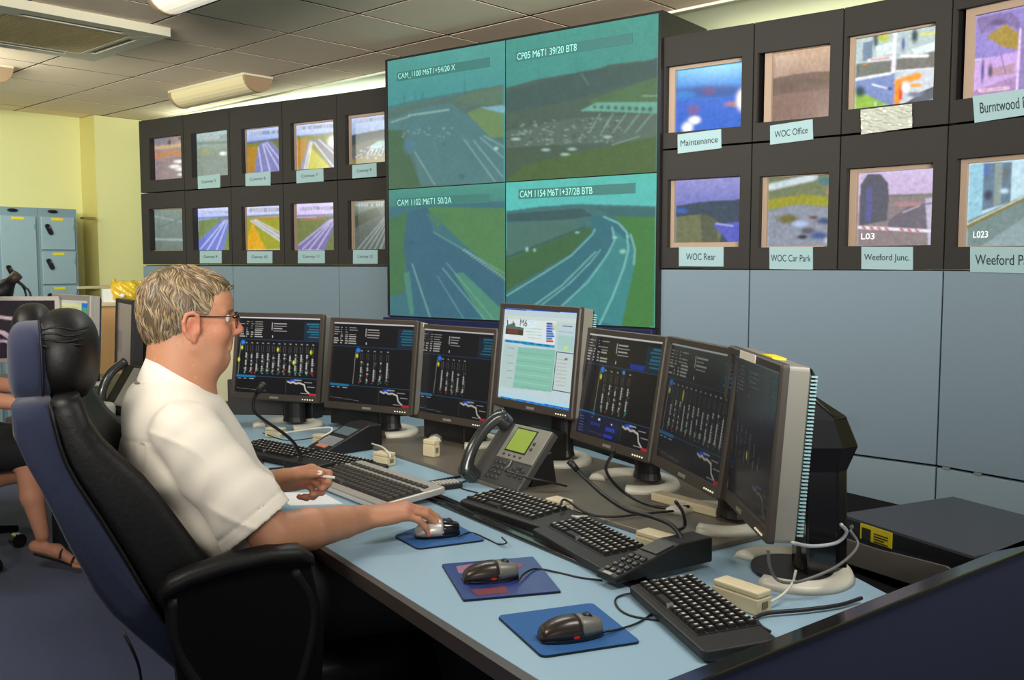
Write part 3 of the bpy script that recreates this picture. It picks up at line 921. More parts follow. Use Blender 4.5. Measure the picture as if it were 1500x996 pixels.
p.poly([(22, 455), (200, 405), (440, 360), (500, 350), (580, 330), (600, 318), (740, 300), (830, 290), (888, 272), (888, 930), (22, 980)], (70, 88, 78))
p.poly([(22, 475), (400, 370), (560, 345), (888, 285), (888, 380), (600, 460), (400, 520), (22, 590)], (58, 82, 82), .85).poly([(500, 520), (888, 380), (888, 520), (520, 545)], (74, 110, 66), .8)
p.poly([(22, 700), (400, 620), (888, 590), (888, 740), (22, 790)], (84, 100, 92)).poly([(440, 580), (540, 530), (888, 524), (888, 590), (560, 580)], (104, 164, 146))
for k in range(9):
    p.blob(528 + k * 40, 556 + k * 1.3, 10 + k * .6, 10 + k * .5, (44, 78, 74), .95)
p.poly([(22, 980), (130, 880), (400, 820), (888, 720), (888, 930)], (70, 94, 46)).poly([(22, 790), (300, 770), (430, 810), (130, 890), (22, 975)], (66, 82, 66), .8)
for k in range(5):
    x0_ = 560 + k * 75
    p.line([(x0_, 592), (x0_ - 60 - k * 8, 700)], 3.5, (140, 184, 160), .7)
p.line([(630, 770), (790, 720)], 4, (130, 170, 150), .7)
for k in range(150):
    x_ = g_.uniform(30, 700); y_ = g_.uniform(630, 770) - (x_ - 300) * .04
    p.blob(x_, y_, g_.uniform(5, 13), 4, (142, 172, 160) if k % 2 else (52, 66, 62), .7)
for q in ((250, 800), (360, 825), (400, 795), (605, 725), (80, 740)):
    p.blob(*q, 26, 8, (160, 194, 184), .9)
p.line([(450, 370), (490, 430)], 5, (100, 140, 120), .6).line([(800, 490), (888, 490)], 4, (150, 190, 160), .7).noise(.07, 3, seed=33).noise(.06, 12, seed=34)
cells.append((1, 1, p))
C_ = ((560, 250), 3.659)
p = Picture([(571, 281), (741, 269), (741.5, 465), (571.5, 462)], 190, 210, *C_).fill((72, 148, 132), (64, 122, 124), (80, 200))
p.poly([(40, 200), (300, 180), (660, 165), (660, 780), (40, 780)], (56, 104, 118)).poly([(240, 200), (660, 200), (660, 570), (420, 370)], (78, 124, 70)).poly([(40, 270), (140, 230), (120, 660), (40, 670)], (64, 106, 62)).poly([(140, 230), (250, 200), (280, 330), (660, 560), (660, 780), (170, 780), (118, 400)], (50, 92, 118)).poly([(118, 550), (150, 540), (175, 770), (150, 770)], (76, 134, 116), .8).poly([(390, 545), (440, 540), (660, 740), (660, 790), (550, 790)], (78, 140, 110), .85)
p.poly([(240, 235), (380, 225), (300, 310)], (70, 118, 80), .7)
for a_, b_, w_ in (((165, 500), (260, 780), 5), ((330, 520), (560, 790), 4), ((350, 490), (600, 780), 3), ((280, 330), (660, 540), 3), ((300, 560), (440, 780), 2.5)):
    p.line([a_, b_], w_, (130, 184, 176), .6)
for k in range(16):
    x_ = 440 + k * 14.5; y_ = 424 + k * 9.8
    p.line([(x_, y_), (x_ + 12, y_ - 4)], 4, (150, 190, 176), .8)
p.blob(160, 385, 14, 12, (40, 76, 110), .7).noise(.04, 3, seed=35).noise(.05, 14, seed=36)
cells.append((0, 0, p))
p = Picture([(741.5, 268), (959, 254), (960, 480), (742, 467)], 230, 230, *C_).fill((84, 184, 174), (84, 184, 184), (20, 190))
p.poly([(665, 215), (850, 190), (1050, 178), (1460, 190), (1460, 840), (665, 840)], (60, 104, 108)).poly([(665, 230), (1060, 200), (1120, 240), (1000, 260), (665, 270)], (50, 76, 82)).poly([(665, 280), (1050, 255), (1040, 330), (665, 450)], (70, 104, 96)).poly([(665, 470), (1100, 300), (1140, 300), (1080, 400), (665, 640)], (56, 92, 50)).line([(665, 460), (1080, 300)], 8, (44, 74, 56), .8)
p.poly([(1130, 195), (1460, 200), (1460, 260), (1240, 250)], (52, 96, 100)).poly([(1200, 240), (1460, 250), (1460, 840), (1270, 840), (1345, 500), (1320, 330)], (62, 116, 48))
p.poly([(1110, 240), (1230, 240), (1330, 340), (1350, 480), (1280, 840), (665, 840), (665, 650), (1000, 450), (1120, 320)], (46, 100, 116))
p.poly([(1220, 300), (1340, 400), (1350, 500), (1280, 840), (960, 740), (1180, 470), (1240, 380)], (58, 132, 136), .8)
for pts, w_ in (([(670, 660), (860, 545), (1010, 450), (1120, 340), (1135, 310)], 3.5), ([(820, 710), (960, 610), (1080, 490), (1140, 430)], 3.5), ([(850, 715), (1000, 600), (1110, 490), (1165, 420)], 3), ([(960, 720), (1100, 590), (1200, 450), (1240, 370), (1225, 300)], 4), ([(1155, 840), (1230, 680), (1290, 520), (1315, 420), (1305, 330), (1260, 280), (1180, 245)], 5), ([(1345, 500), (1350, 420), (1325, 340)], 5)):
    p.line(pts, w_, (136, 202, 196), .85)
for q in ((1240, 356, 14, 7), (1285, 430, 18, 12), (775, 415, 8, 12), (815, 420, 7, 9), (1040, 328, 12, 5), (1310, 350, 8, 6)):
    p.blob(*q, (150, 200, 190), .9)
p.noise(.05, 3, seed=37).noise(.05, 12, seed=38)
cells.append((1, 0, p))
for (cx, cz, p) in cells:
    hz_ = .18 if (cx, cz) == (0, 0) else .10
    p.c = p.c * (1 - hz_) + p.c.mean((0, 1)) * hz_ + lin((30, 24, 22)) * .10
    p.c[..., 2] *= .95
    p.blur(1).noise(.07, 2, seed=77).blur(1)
    x0, x1 = (0, xm) if cx == 0 else (xm, LW)
    z0, z1 = (ZB, zm) if cz == 0 else (zm, ZT)
    e = .0025
    me = p.mesh('screen', rectP(frame_for(((x0 + x1) / 2, 0, (z0 + z1) / 2), (1, 0, 0), (0, 0, 1), (0, -1, 0)), x1 - x0 - 2 * e, z1 - z0 - 2 * e))
    so = put('screen', me, SM_vw, vw, smooth=True, label={(0, 1): 'upper left screen: wide toll approach road', (1, 1): 'upper right screen: toll plaza below a wooded hill', (0, 0): 'lower left screen: straight motorway with slip road', (1, 0): 'lower right screen: motorway curving left'}[(cx, cz)])
    # caption bar and lettering
    bar = {(0, 1): ((582, 112), (718, 86), 'CAM_1100 M6T1+54/20 X', .63), (1, 1): ((756, 83), (927, 50), 'CP05 M6T1 39/20 BT8', .53), (0, 0): ((581, 295), (717, 287), 'CAM 1102 M6T1 50/2A', .6), (1, 0): ((760, 282), (931, 272), 'CAM 1154 M6T1+37/2B BTB', .64)}[(cx, cz)]
    a = I @ V(*bar[0], VW[0], VW[1]); b = I @ V(*bar[1], VW[0], VW[1])
    hb = .048
    zc = (a.z + b.z) / 2 - .0
    g = MB().box((a.x, -.0035, zc - hb / 2 - .01), (b.x, -.001, zc + hb / 2 - .01))
    pl = put('caption_bar', g, tx_dark, so)
    w = (b.x - a.x) * bar[3]
    Mx = frame_for((a.x + w / 2 + .01, -.0042, zc - .01), (1, 0, 0), (0, 0, 1), (0, -1, 0))
    letters('caption_lettering', bar[2], w, hb * .7, Mx, tx_lite, so)

# ------------------------------------------------------------------ fittings on the ceiling
M_acp = mat('cream_cassette', (206, 202, 180), .6)
M_grille = mat('beige_grille', (206, 188, 140), .8)
o = N0 + e1 * .815 + e2 * -.95
ac = thing('air_conditioner', 'square cream ceiling cassette air conditioner with a beige central grille', 'air conditioner', (o.x, o.y, CZ), rot)
h = .46
g = MB()
z0, z1 = -.045, .004
for k in range(4):
    Mx = Matrix.Rotation(k * math.pi / 2, 4, 'Z')
    # frame leaves a long slot on every side
    g.prism([(-h, -h), (h, -h), (h - .085, -h + .085), (-h + .085, -h + .085)], z0, z1, Mx)
    g.prism([(-h + .085, -h + .085), (-.25, -h + .085), (-.25, -h + .125), (-h + .125, -h + .125)], z0, z1, Mx)
    g.prism([(.25, -h + .085), (h - .085, -h + .085), (h - .125, -h + .125), (.25, -h + .125)], z0, z1, Mx)
    g.prism([(-h + .125, -h + .125), (h - .125, -h + .125), (h - .15, -h + .15), (-h + .15, -h + .15)], z0, z1, Mx)
put('frame', g, M_acp, ac, bevel=.002)
put('duct', MB().box((-h + .02, -h + .02, -.012), (h - .02, h - .02, .003)), mat('slot_dark', (36, 22, 20), .8), ac)
g = MB()
for k in range(36):
    y = -h + .158 + k * (2 * h - .316) / 35
    g.box((-h + .15, y - .006, -.043), (h - .15, y + .006, -.037))
g.box((-h + .15, -h + .15, -.0375), (h - .15, h - .15, -.03))
put('grille', g, M_grille, ac)
for k in range(4):
    Mx = Matrix.Rotation(k * math.pi / 2, 4, 'Z')
    put('vent_flap', MB().box((-.245, -h + .088, -.036), (.245, -h + .112, -.028), Mx), mat('flap_brown', (84, 60, 50), .5), ac)

M_diff = mat('beige_diffuser', (214, 200, 158), .45, emit=(214, 200, 158), estr=.04)


def batten(a0, a1, b, label, m=M_diff):
    o = N0 + e1 * a0 + e2 * b
    t = thing('batten_light', label, 'ceiling light', (o.x, o.y, CZ), rot, None)
    L = a1 - a0
    prof = [(R(a), .105 if True else 0) for a in range(180, 361, 15)]
    ring = lambda x, s=1: [(x, .105 * s * math.cos(a), -.012 + .098 * s * math.sin(a)) for a, _ in prof]
    g = MB().loft([ring(0, .9), ring(.02), ring(L - .02), ring(L, .9)])
    put('diffuser', g, m, t, smooth=False)
    put('tray', MB().box((-.01, -.11, -.014), (L + .01, .11, .003)), M_acp, t)
    for x in (0, L):
        put('end_cap', MB().loft([ring(x - .012, 1.02), ring(x + .012, 1.02)]), mat('end_cap_brown', (150, 128, 100), .5), t)
    return t


batten(1.12, 2.1, .52, 'beige half-round batten light on the ceiling above the left monitor bank')
batten(-1.55, -.3, -.85, 'pale batten light at the top edge of the picture, right of the air conditioner', mat('lit_diffuser', (236, 230, 208), .45, emit=(255, 250, 230), estr=.5))
batten(2.02, 3.2, -.78, 'pale batten light at the left picture edge below the air conditioner', MATS['lit_diffuser'])

# ------------------------------------------------------------------ lockers against the yellow wall
M_lock = mat('locker_grey_blue', (142, 168, 178), .45, var=.04, vscale=4)
M_lockd = mat('locker_frame', (122, 148, 160), .5)
LF = W0 + nW * .47
for k, (t1, kind, label) in enumerate(((.437, 6, 'blue-grey locker column with small stacked doors, right-hand one by the yellow pillar'), (.137, 2, 'blue-grey locker column with tall doors, between the small-door column and the left one'), (-.163, 2, 'blue-grey locker column with tall doors, cut by the left picture edge'))):
    o = LF + e2 * (t1 - .3)
    t = thing('locker', label, 'locker', (o.x, o.y, 0), math.atan2(e2.y, e2.x))
    put('body', MB().box((.001, .012, 0), (.299, .45, 1.80)), M_lockd, t)
    hh = (1.74 - .1) / kind
    for q in range(kind):
        za = .1 + q * hh + .008
        zb = .1 + (q + 1) * hh - .008
        dr = put('door', MB().box((.02, 0, za), (.28, .014, zb)), M_lock, t, bevel=.003)
        put('number_card', MB().box((.1, -.002, zb - .028), (.19, .001, zb - .008)), M_yellow, dr)
        zl = (za + zb) / 2 + (.03 if kind == 6 else -.02)
        g = MB()
        Mx = Matrix.Translation((.075, -.004, zl)) @ Matrix.Rotation(R(-24), 4, 'Y')
        g.prism([(x, y) for x, y in rrect(.036, .092, .017)], -.006, .008, Mx @ Matrix.Rotation(R(90), 4, 'X'))
        lk = put('lock', g, M_blackg, dr)
        put('key', MB().cyl((.081, -.012, zl + .016), (.081, -.006, zl + .016), .009), M_silver, dr)
        for sx in (.03, .27):
            put('hinge', MB().box((sx - .006, -.003, zb - .1), (sx + .006, .0, zb - .06)), M_lockd, dr) if sx > .1 else None
    put('vent', MB().sup((.11, .0, 1.775), (.04, .006, .013)), M_black, t, smooth=True)

# low shelf and cupboard by the pillar, with a wrapped bundle on it
o = U(118, 425, 1.15)
# ------------------------------------------------------------------
# ------------------------------------------------------------------ operator's desk
DA = Vector((-.416, 2.111, 0))
du = Vector((.5547, -.832, 0))
dv = Vector((.832, .5547, 0))
ds = Vector((.7934, .6087, 0))
DC = Vector((.117, 1.312, 0))


def WD(u, v, z=0):
    return DA + du * u + dv * v + Vector((0, 0, z))


DZ = .73
PT = .775                                   # top of the end panel
O0, O1 = U(1030, 996, PT), U(1500, 805, PT)
O0.z = O1.z = 0
ds = (O1 - O0).normalized()
nn = Vector((ds.y, -ds.x, 0))
IN0 = O0 - nn * .03                        # inner face line
# front corner: where the front edge line meets the inner face
_d = du.x * ds.y - du.y * ds.x
_t = ((IN0.x - DA.x) * ds.y - (IN0.y - DA.y) * ds.x) / _d
DC = DA + du * _t
desk = thing('operator_desk', 'long blue-topped control desk with black edge and dark navy end panel', 'desk', (WD(.1, .6).x, WD(.1, .6).y, 0))
I = inv(desk)
dl = lambda p: tuple(I @ Vector(p))
pR = U(1276, 871, DZ)
sR = (pR - DC).dot(ds)
poly = [DC, WD(-.55, 0), Vector((-1.05, 3.0, 0)), Vector((-1.42, 3.55, 0)), Vector((-1.3, 4.05, 0)), WD(-1.45, 1.3), U(1215, 775, DZ), U(1240, 838, DZ), DC + ds * sR]
pl = [dl(p)[:2] for p in poly]
put('worktop', MB().prism(pl, DZ - .026, DZ), M_desk, desk, bevel=.002)
# dark moulded edge along the front
g = MB()
e0, e1_, e2_ = DC - du * -.004, WD(-.55, 0), Vector((-1.05, 3.0, 0))
w = .012
g.prism([dl(DC)[:2], dl(e1_)[:2], dl(e1_ - dv * w)[:2], dl(DC - dv * w - ds * .01)[:2]], DZ - .03, DZ - .001)
d2 = (e2_ - e1_).normalized(); n2 = Vector((-d2.y, d2.x, 0))
g.prism([dl(e1_)[:2], dl(e2_)[:2], dl(e2_ + n2 * w)[:2], dl(e1_ + n2 * w)[:2]], DZ - .03, DZ - .001)
put('front_edge', g, mat('dark_edge_band', (64, 56, 53), .35), desk, kind=None)
g = MB()
o0, o1 = DC - ds * .02, DC + ds * 1.75
g.prism([dl(o0)[:2], dl(o1)[:2], dl(o1 + nn * .026)[:2], dl(o0 + nn * .026)[:2]], .02, PT - .008)
put('end_panel', g, mat('navy_laminate_panel', (46, 50, 76), .6, var=.05, vscale=20), desk, bevel=.002)
g = MB()
g.prism([dl(o0 - nn * .004)[:2], dl(o1 - nn * .004)[:2], dl(o1 + nn * .034)[:2], dl(o0 + nn * .03)[:2]], PT - .008, PT)
put('end_panel_trim', g, M_blackg, desk, bevel=.003)
g = MB()
for a, b in (((-.5, .42), (.93, .42)),):
    g.prism([dl(WD(-.5, .42))[:2], dl(WD(.86, .42))[:2], dl(WD(.86, .44))[:2], dl(WD(-.5, .44))[:2]], .06, DZ - .027)
M_dark = mat('matt_black', (9, 9, 10), .9, spec=.15)
put('underdesk_shade_panel', g, M_dark, desk)  # panel added near-black, putting the under-desk shade into colour
for u in (-.52, .84):
    g = MB()
    g.prism([dl(WD(u, .06))[:2], dl(WD(u + .025, .06))[:2], dl(WD(u + .025, 1.1))[:2], dl(WD(u, 1.1))[:2]], 0, DZ - .027)
    put('leg', g, M_dark, desk)
M_dark = mat('matt_black', (9, 9, 10), .9, spec=.15)
put('lower_shelf', MB().prism([dl(p)[:2] for p in (DC + ds * .5, DC + ds * 1.7, DC + ds * 1.7 - du * .9, DC + ds * .5 - du * .9)], .63, .65), M_dark, desk)
# double black cable rail let into the top
for k, v in enumerate((.392, .424)):
    g = MB()
    g.prism([dl(WD(-.42 + k * .02, v))[:2], dl(WD(.70, v))[:2], dl(WD(.70, v + .021))[:2], dl(WD(-.42 + k * .02, v + .021))[:2]], DZ, DZ + .008)
    put('cable_rail', g, M_blackg, desk, bevel=.003)
# raised grey-brown shelf strip behind the keyboards
g = MB()
g.prism([dl(WD(*q))[:2] for q in ((-1.25, .56), (.50, .66), (.50, 1.14), (-1.25, 1.05))], DZ, DZ + .012)
put('shelf_strip', g, mat('grey_brown_shelf', (96, 89, 78), .4, var=.1, vscale=12), desk, bevel=.003)
SZ = DZ + .012
# low dark riser along the back of the desk, seen between the monitor stands
rp = [Vector((-1.2, 4.0, 0)), Vector((-.22, 3.96, 0)), WD(.40, 1.2)]
for a, b in zip(rp[:-1], rp[1:]):
    d_ = (b - a).normalized(); n_ = Vector((-d_.y, d_.x, 0)) * .02
    put('rear_riser', MB().prism([dl(a)[:2], dl(b)[:2], dl(b + n_)[:2], dl(a + n_)[:2]], DZ, DZ + .15), mat('dark_brown_riser', (44, 40, 36), .7), desk, bevel=.003)

# ------------------------------------------------------------------ flat monitors on the desk
SM_lcd = screen_mat('lcd_glow', 1.0, .22, .5)
MW, MH = .41, .338
M_base = mat('pale_stand_base', (206, 202, 186), .35)


def tube_path(name, pts, r, m, label=None, cat='cable', parent=None, group=None, n=8):
    P = catmull(pts, 8)
    o = P[0].copy()
    g = MB().tube([p - o for p in P], r, n)
    ob = put(name, g, m, parent, smooth=True, loc=o)
    if label:
        tag(ob, label, cat, group)
    return ob


def annulus(rx, ry, rin, h, g, a0=0, a1=360, n=40, dome=.5, M=None):
    """flattened ring with a rounded cross-section"""
    rings = []
    k = 8
    for i in range(n + 1):
        a = R(a0 + (a1 - a0) * i / n)
        ring = []
        for j in range(k):
            b = 2 * math.pi * j / k
            rr = (1 + rin) / 2 + (1 - rin) / 2 * math.cos(b)
            z = max(0, math.sin(b)) * h
            ring.append((rx * rr * math.cos(a), ry * rr * math.sin(a), z))
        rings.append(ring)
    return g.loft(rings, True, M)


def lcd(pos, zc, yaw, tilt, pic, label, z0=SZ, base=True, neckh=None, bez=None, shell=None, name='flat_monitor', group='flat monitors along the control desk', W=MW, H=MH, smat=None, sb=.017, bb=.026, hood=False, vents=True, back=.118):
    t = thing(name, label, 'monitor', (pos[0], pos[1], z0), R(yaw), group)
    zl = zc - z0
    T = Matrix.Translation((0, 0, zl)) @ Matrix.Rotation(-R(tilt), 4, 'X')
    bez = bez or M_taupe
    # rounded bezel frame as one lofted ring
    def ring(w, h, r, y, dz=0):
        return [(x, y, z + dz) for x, z in rrect(w, h, r, 3)]
    iw, ih = W - 2 * sb, H - sb - bb
    dz = (bb - sb) / 2
    g = MB().loft([ring(iw, ih, .001, .004, dz), ring(iw, ih, .001, -.006, dz), ring(W - .006, H - .006, .005, -.008), ring(W, H, .007, -.004), ring(W, H, .007, .008)], False, T)
    put('bezel', g, bez, t)
    me = pic.mesh('screen', rectP(T @ frame_for((0, .001, dz), (1, 0, 0), (0, 0, 1), (0, -1, 0)), iw + .001, ih + .001))
    sc = put('screen', me, smat or SM_lcd, t)
    g = MB().loft([ring(W - .004, H - .004, .008, .007), ring(W - .006, H - .006, .008, .046), ring(W - .03, H - .03, .012, .054)], True, T)
    put('side_casing', g, shell or M_silver, t)
    g = MB().loft([ring(W - .012, H - .012, .008, .0525), ring(W - .03, H - .03, .012, .062), ring(W * .62, H * .6, .02, .088)], True, T)
    put('back_cover', g, M_black, t)
    if vents:
        g = MB()
        for k in range(44):
            z = -H / 2 + .02 + k * (H - .04) / 43
            g.box((W / 2 - .013, .05, z - .0016), (W / 2 - .004, .062, z + .0016), T)
        put('vent_ribs', g, mat('teal_lit_rib', (150, 190, 196), .35), t, kind='stuff')  # teal light falling on the ribs is put into their colour
    # control buttons and badge on the lower bezel
    g = MB()
    for k in range(5):
        g.sup((W / 2 - .03 - k * .011, -.0085, -H / 2 + bb * .42), (.0032, .002, .0026), 1, 8, 6, T)
    put('button_row', g, mat('pale_button', (232, 228, 206), .3, emit=(240, 240, 200), estr=.25), t, kind='stuff')
    put('badge', MB().box((-.02, -.0085, -H / 2 + .008), (.02, -.006, -H / 2 + .016), T), M_silver, t)
    # stand
    cy = back - .012
    nh = neckh or (zl + .03)
    rings = [[(.046 * s * math.cos(a), cy + .032 * s * math.sin(a), z) for a in [2 * math.pi * k / 20 for k in range(20)]] for z, s in ((.012, 1.12), (.03, 1.0), (nh * .75, .92), (nh, .86))]
    put('stand_neck', MB().loft(rings), M_black, t, smooth=False)
    put('neck_bracket', MB().box((-.05, .055, zl - .05), (.05, cy, zl + .05)), M_black, t)
    if base:
        g = MB()
        annulus(.148, .125, .62, .02, g, -50, 230, M=Matrix.Translation((0, cy - .045, 0)))
        put('stand_base', g, M_base, t, smooth=True)
        if vents and W == MW and back > .12:
          put('base_pad', MB().loft([[(.1 * math.cos(a), cy - .04 + .085 * math.sin(a), z) for a in [2 * math.pi * k / 24 for k in range(24)]] for z in (0.0, .008)]), M_black, t)
    if hood:
        g = MB().prism([(-.06, 0), (.06, 0), (.05, .05), (-.05, .05)], 0, .001)
    return t


def ops_screen(c4, org, sc, n=170, dim=1.0, seed=0, cols=(0.33, 0.78, 5), wide=False, extra=None, blue=.12):
    """dark status display: header text, lane columns, footer with a small route sketch"""
    p = Picture(c4, n, int(n * .84), org, sc).fill((22, 21, 24), (17, 17, 21))
    g = np.random.default_rng(seed)
    W_ = lambda v: tuple(int(c * dim) for c in v)
    wt = W_((196, 192, 186))
    p.rect(0, 0, .985, .018, W_((206, 204, 206)))
    for r in range(8):
        y = .058 + r * .028
        for s_, e_ in ((.01, .08), (.09, .13), (.15, .19), (.2, .31)):
            if g.random() < .9:
                p.rect(s_, y, e_ - g.uniform(0, .03), y + .011, wt, .75)
    for r in range(4):
        p.rect(.43, .075 + r * .032, .43 + g.uniform(.1, .17), .088 + r * .032, wt, .7)
    p.rect(.405, .07, .415, .17, wt, .7).rect(.42, .235, .43, .265, wt)
    p.rect(.80, .055, .99, .285, W_((24, 44, 60)))
    for r in range(6):
        p.rect(.83 + g.uniform(0, .05), .07 + r * .033, .98, .086 + r * .033, W_((40, 116, 140)), .8)
    p.rect(0, .292, 1, .298, W_((40, 66, 100)))
    x0, x1, nc = cols
    p.blob(x0 + .0, .34, .028, .028, W_((40, 130, 230)), 1, True).blob(x0 - .01, .41, .014, .026, W_((222, 222, 50)), 1, True)
    if wide:
        for q in ((.02, .57), (.5, .42), (.9, .44), (.7, .58)):
            p.blob(q[0], q[1], .014, .028, W_((222, 222, 50)), 1, True)
    for c in range(nc):
        x = x0 + .045 + c * (x1 - x0 - .05) / nc
        p.rect(x - .01, .335, x + .012, .35, wt, .5)
        p.rect(x - .014, .37, x - .008, .46, W_((90, 90, 90)), .8).rect(x + .01, .37, x + .016, .46, W_((90, 90, 90)), .8)
        p.rect(x + .002, .47, x + .005, .70, W_((120, 120, 120)), .6)
        for r in range(10):
            y = .485 + r * .024
            on = g.random()
            p.blob(x + .004, y, .010, .011, wt if on > .35 else W_((80, 84, 84)), .95 if on > .2 else .4, True)
            if g.random() < .5:
                p.blob(x + .024, y, .006, .008, W_((110, 116, 112)), .8, True)
        for r in range(4):
            p.blob(x + g.uniform(-.012, .018), .685 + r * .018, .009, .008, W_([(40, 170, 130), (200, 60, 60), (150, 190, 170), (80, 84, 90)][g.integers(0, 4)]), .75, True)
    p.line([(x0 - .03, .36), (x0 - .04, .76)], .004, wt, .5, True)
    p.rect(0, .775, 1, .782, W_((36, 76, 110))).rect(0, .772, .24, .80, W_((26, 110, 160))).rect(.02, .81, .06, .818, wt, .8).rect(.09, .812, .13, .82, wt, .8).rect(.16, .814, .22, .822, wt, .8)
    p.line([(.02, .945), (.38, .965)], .004, W_((120, 116, 110)), .7, True)
    p.rect(.62, .79, .624, .98, W_((60, 64, 66)), .8)
    fx = .64
    p.blob(fx + .07, .815, .05, .018, W_((30, 80, 220)), 1, True)
    p.line([(fx, .83), (fx + .04, .845), (fx + .06, .83), (fx + .1, .85), (fx + .14, .84), (fx + .2, .86)], .012, W_((206, 202, 180)), .9, True)
    p.line([(fx + .2, .86), (fx + .22, .93), (fx + .29, .99)], .010, W_((206, 202, 190)), .9, True)
    for q in ((fx + .08, .80), (fx + .2, .825), (fx + .24, .88), (fx + .16, .965)):
        p.rect(q[0], q[1], q[0] + .09, q[1] + .01, wt, .6)
    p.rect(.90, .965, .99, .995, W_((190, 34, 50)))
    if extra:
        extra(p, W_)
    p.noise(.06, 3, seed=seed)
    return p


pA = ops_screen([(350, 463), (470, 470), (465, 585), (342, 575)], (0, 0), 1, cols=(.06, .99, 13), wide=True, seed=41, dim=1.0)
lcd((-.906, 3.675), 1.008, -22, 7.6, pA, 'flat monitor next to the man\'s face, dark screen with thirteen lane columns', z0=DZ)
pB = ops_screen([(488, 470), (612, 478), (602, 605), (480, 585)], (0, 0), 1, cols=(.33, .78, 5), seed=42, dim=.92)
lcd((-.515, 3.466), .998, -30.9, 7.5, pB, 'second flat monitor from the man, dark screen with a centred block of lanes')
pC = ops_screen([(622, 478), (730, 488), (716, 620), (610, 600)], (0, 0), 1, cols=(.30, .72, 5), seed=43, dim=.85)
lcd((-.205, 3.28), .985, -44, 7.4, pC, 'third flat monitor, yellow sticker on its corner, left of the bright web page')

# the web page monitor
Q = ((730, 440), 5.53)
p = Picture([(739, 452), (846, 462), (838, 608), (731, 587)], 180, 200, *Q).fill((196, 214, 214), (150, 196, 188), (100, 600))
p.poly([(55, 60), (650, 105), (600, 930), (5, 800)], (186, 206, 212)).poly([(75, 130), (640, 175), (630, 210), (72, 160)], (204, 214, 206), .8)
p.poly([(50, 62), (648, 100), (646, 128), (48, 80)], (24, 66, 184)).poly([(60, 66), (270, 80), (268, 92), (58, 74)], (110, 150, 230), .8)
p.poly([(60, 160), (470, 190), (455, 400), (45, 330)], (216, 226, 226))
p.poly([(62, 215), (205, 235), (200, 302), (58, 284)], (70, 62, 48)).poly([(62, 215), (130, 190), (140, 225), (205, 240), (204, 255), (62, 240)], (92, 104, 96)).line([(72, 170), (75, 215)], 6, (60, 66, 66)).line([(118, 180), (122, 222)], 5, (80, 90, 90)).poly([(80, 245), (160, 255), (158, 285), (80, 275)], (120, 60, 56), .8)
for r in range(4):
    p.line([(215 + r * 10, 240 + r * 26), (350, 252 + r * 26)], 4, (150, 196, 180), .7)
for r, c in enumerate(((30, 60, 150), (30, 90, 190), (30, 80, 180), (30, 80, 180), (40, 110, 190), (30, 90, 180), (30, 120, 150), (200, 30, 40))):
    p.line([(395, 206 + r * 20.5), (430 + (r % 3) * 8, 209 + r * 20.5)], 11, c, .95)
p.blob(458, 235, 26, 30, (190, 206, 160), .8).line([(520, 228), (590, 236)], 6, (60, 70, 80), .8).line([(480, 270), (605, 285)], 4, (120, 150, 170), .7)
p.poly([(55, 328), (460, 385), (455, 408), (52, 352)], (52, 150, 196))
for k in range(6):
    p.line([(70 + k * 62, 342 + k * 8.5), (105 + k * 62, 347 + k * 8.5)], 7, (20, 90, 130), .8)
p.poly([(165, 395), (465, 425), (440, 770), (125, 735)], (132, 188, 168)).poly([(50, 365), (165, 390), (125, 740), (15, 720)], (176, 198, 194))
for r in range(9):
    p.line([(165 - r * 4, 440 + r * 34), (440 - r * 2, 472 + r * 36)], 6, (150, 204, 184) if r % 2 else (118, 172, 156), .7)
for r in range(5):
    p.line([(85 - r * 3, 402 + r * 62), (130 - r * 3, 408 + r * 62)], 4, (110, 130, 130), .6)
p.line([(475, 440), (605, 458)], 5, (40, 54, 90)).line([(475, 440), (448, 752)], 4, (60, 70, 80)).line([(448, 752), (590, 778)], 4, (60, 70, 80)).poly([(480, 300), (612, 315), (605, 440), (478, 425)], (158, 198, 190), .8).blob(545, 410, 18, 18, (196, 224, 90), .9)
p.poly([(478, 455), (600, 468), (590, 770), (455, 745)], (190, 204, 200), .9)
for r in range(8):
    p.line([(485 - r * 2, 500 + r * 30), (560 - r * 2, 510 + r * 30)], 4, (130, 170, 150) if r % 2 else (190, 150, 150), .7)
p.blob(550, 500, 14, 10, (60, 60, 60), .8)
p.poly([(30, 805), (600, 905), (595, 935), (25, 825)], (24, 104, 186)).poly([(30, 770), (600, 880), (600, 900), (28, 795)], (170, 210, 226), .9)
for k in range(9):
    p.line([(60 + k * 60, 818 + k * 11), (90 + k * 60, 824 + k * 11)], 8, (50, 140, 214), .8)
p.noise(.03, 3, seed=50)
web = lcd((.075, 2.986), 1.071, -53.9, 5.7, p, 'bright flat monitor with a white and green web page, raised above its neighbours', neckh=.36)
T = Matrix.Translation((0, 0, 1.071 - SZ)) @ Matrix.Rotation(-R(5.7), 4, 'X')
letters('page_heading', 'M6', .038, .022, T @ frame_for((-.078, -.0005, .108), (1, 0, 0), (0, 0, 1), (0, -1, 0)), mat('heading_dark', (40, 52, 62), .5), web)
letters('page_heading', 'toll', .036, .022, T @ frame_for((-.036, -.0005, .107), (1, 0, 0), (0, 0, 1), (0, -1, 0)), mat('heading_pale', (150, 186, 200), .5, emit=(140, 180, 200), estr=.6), web)


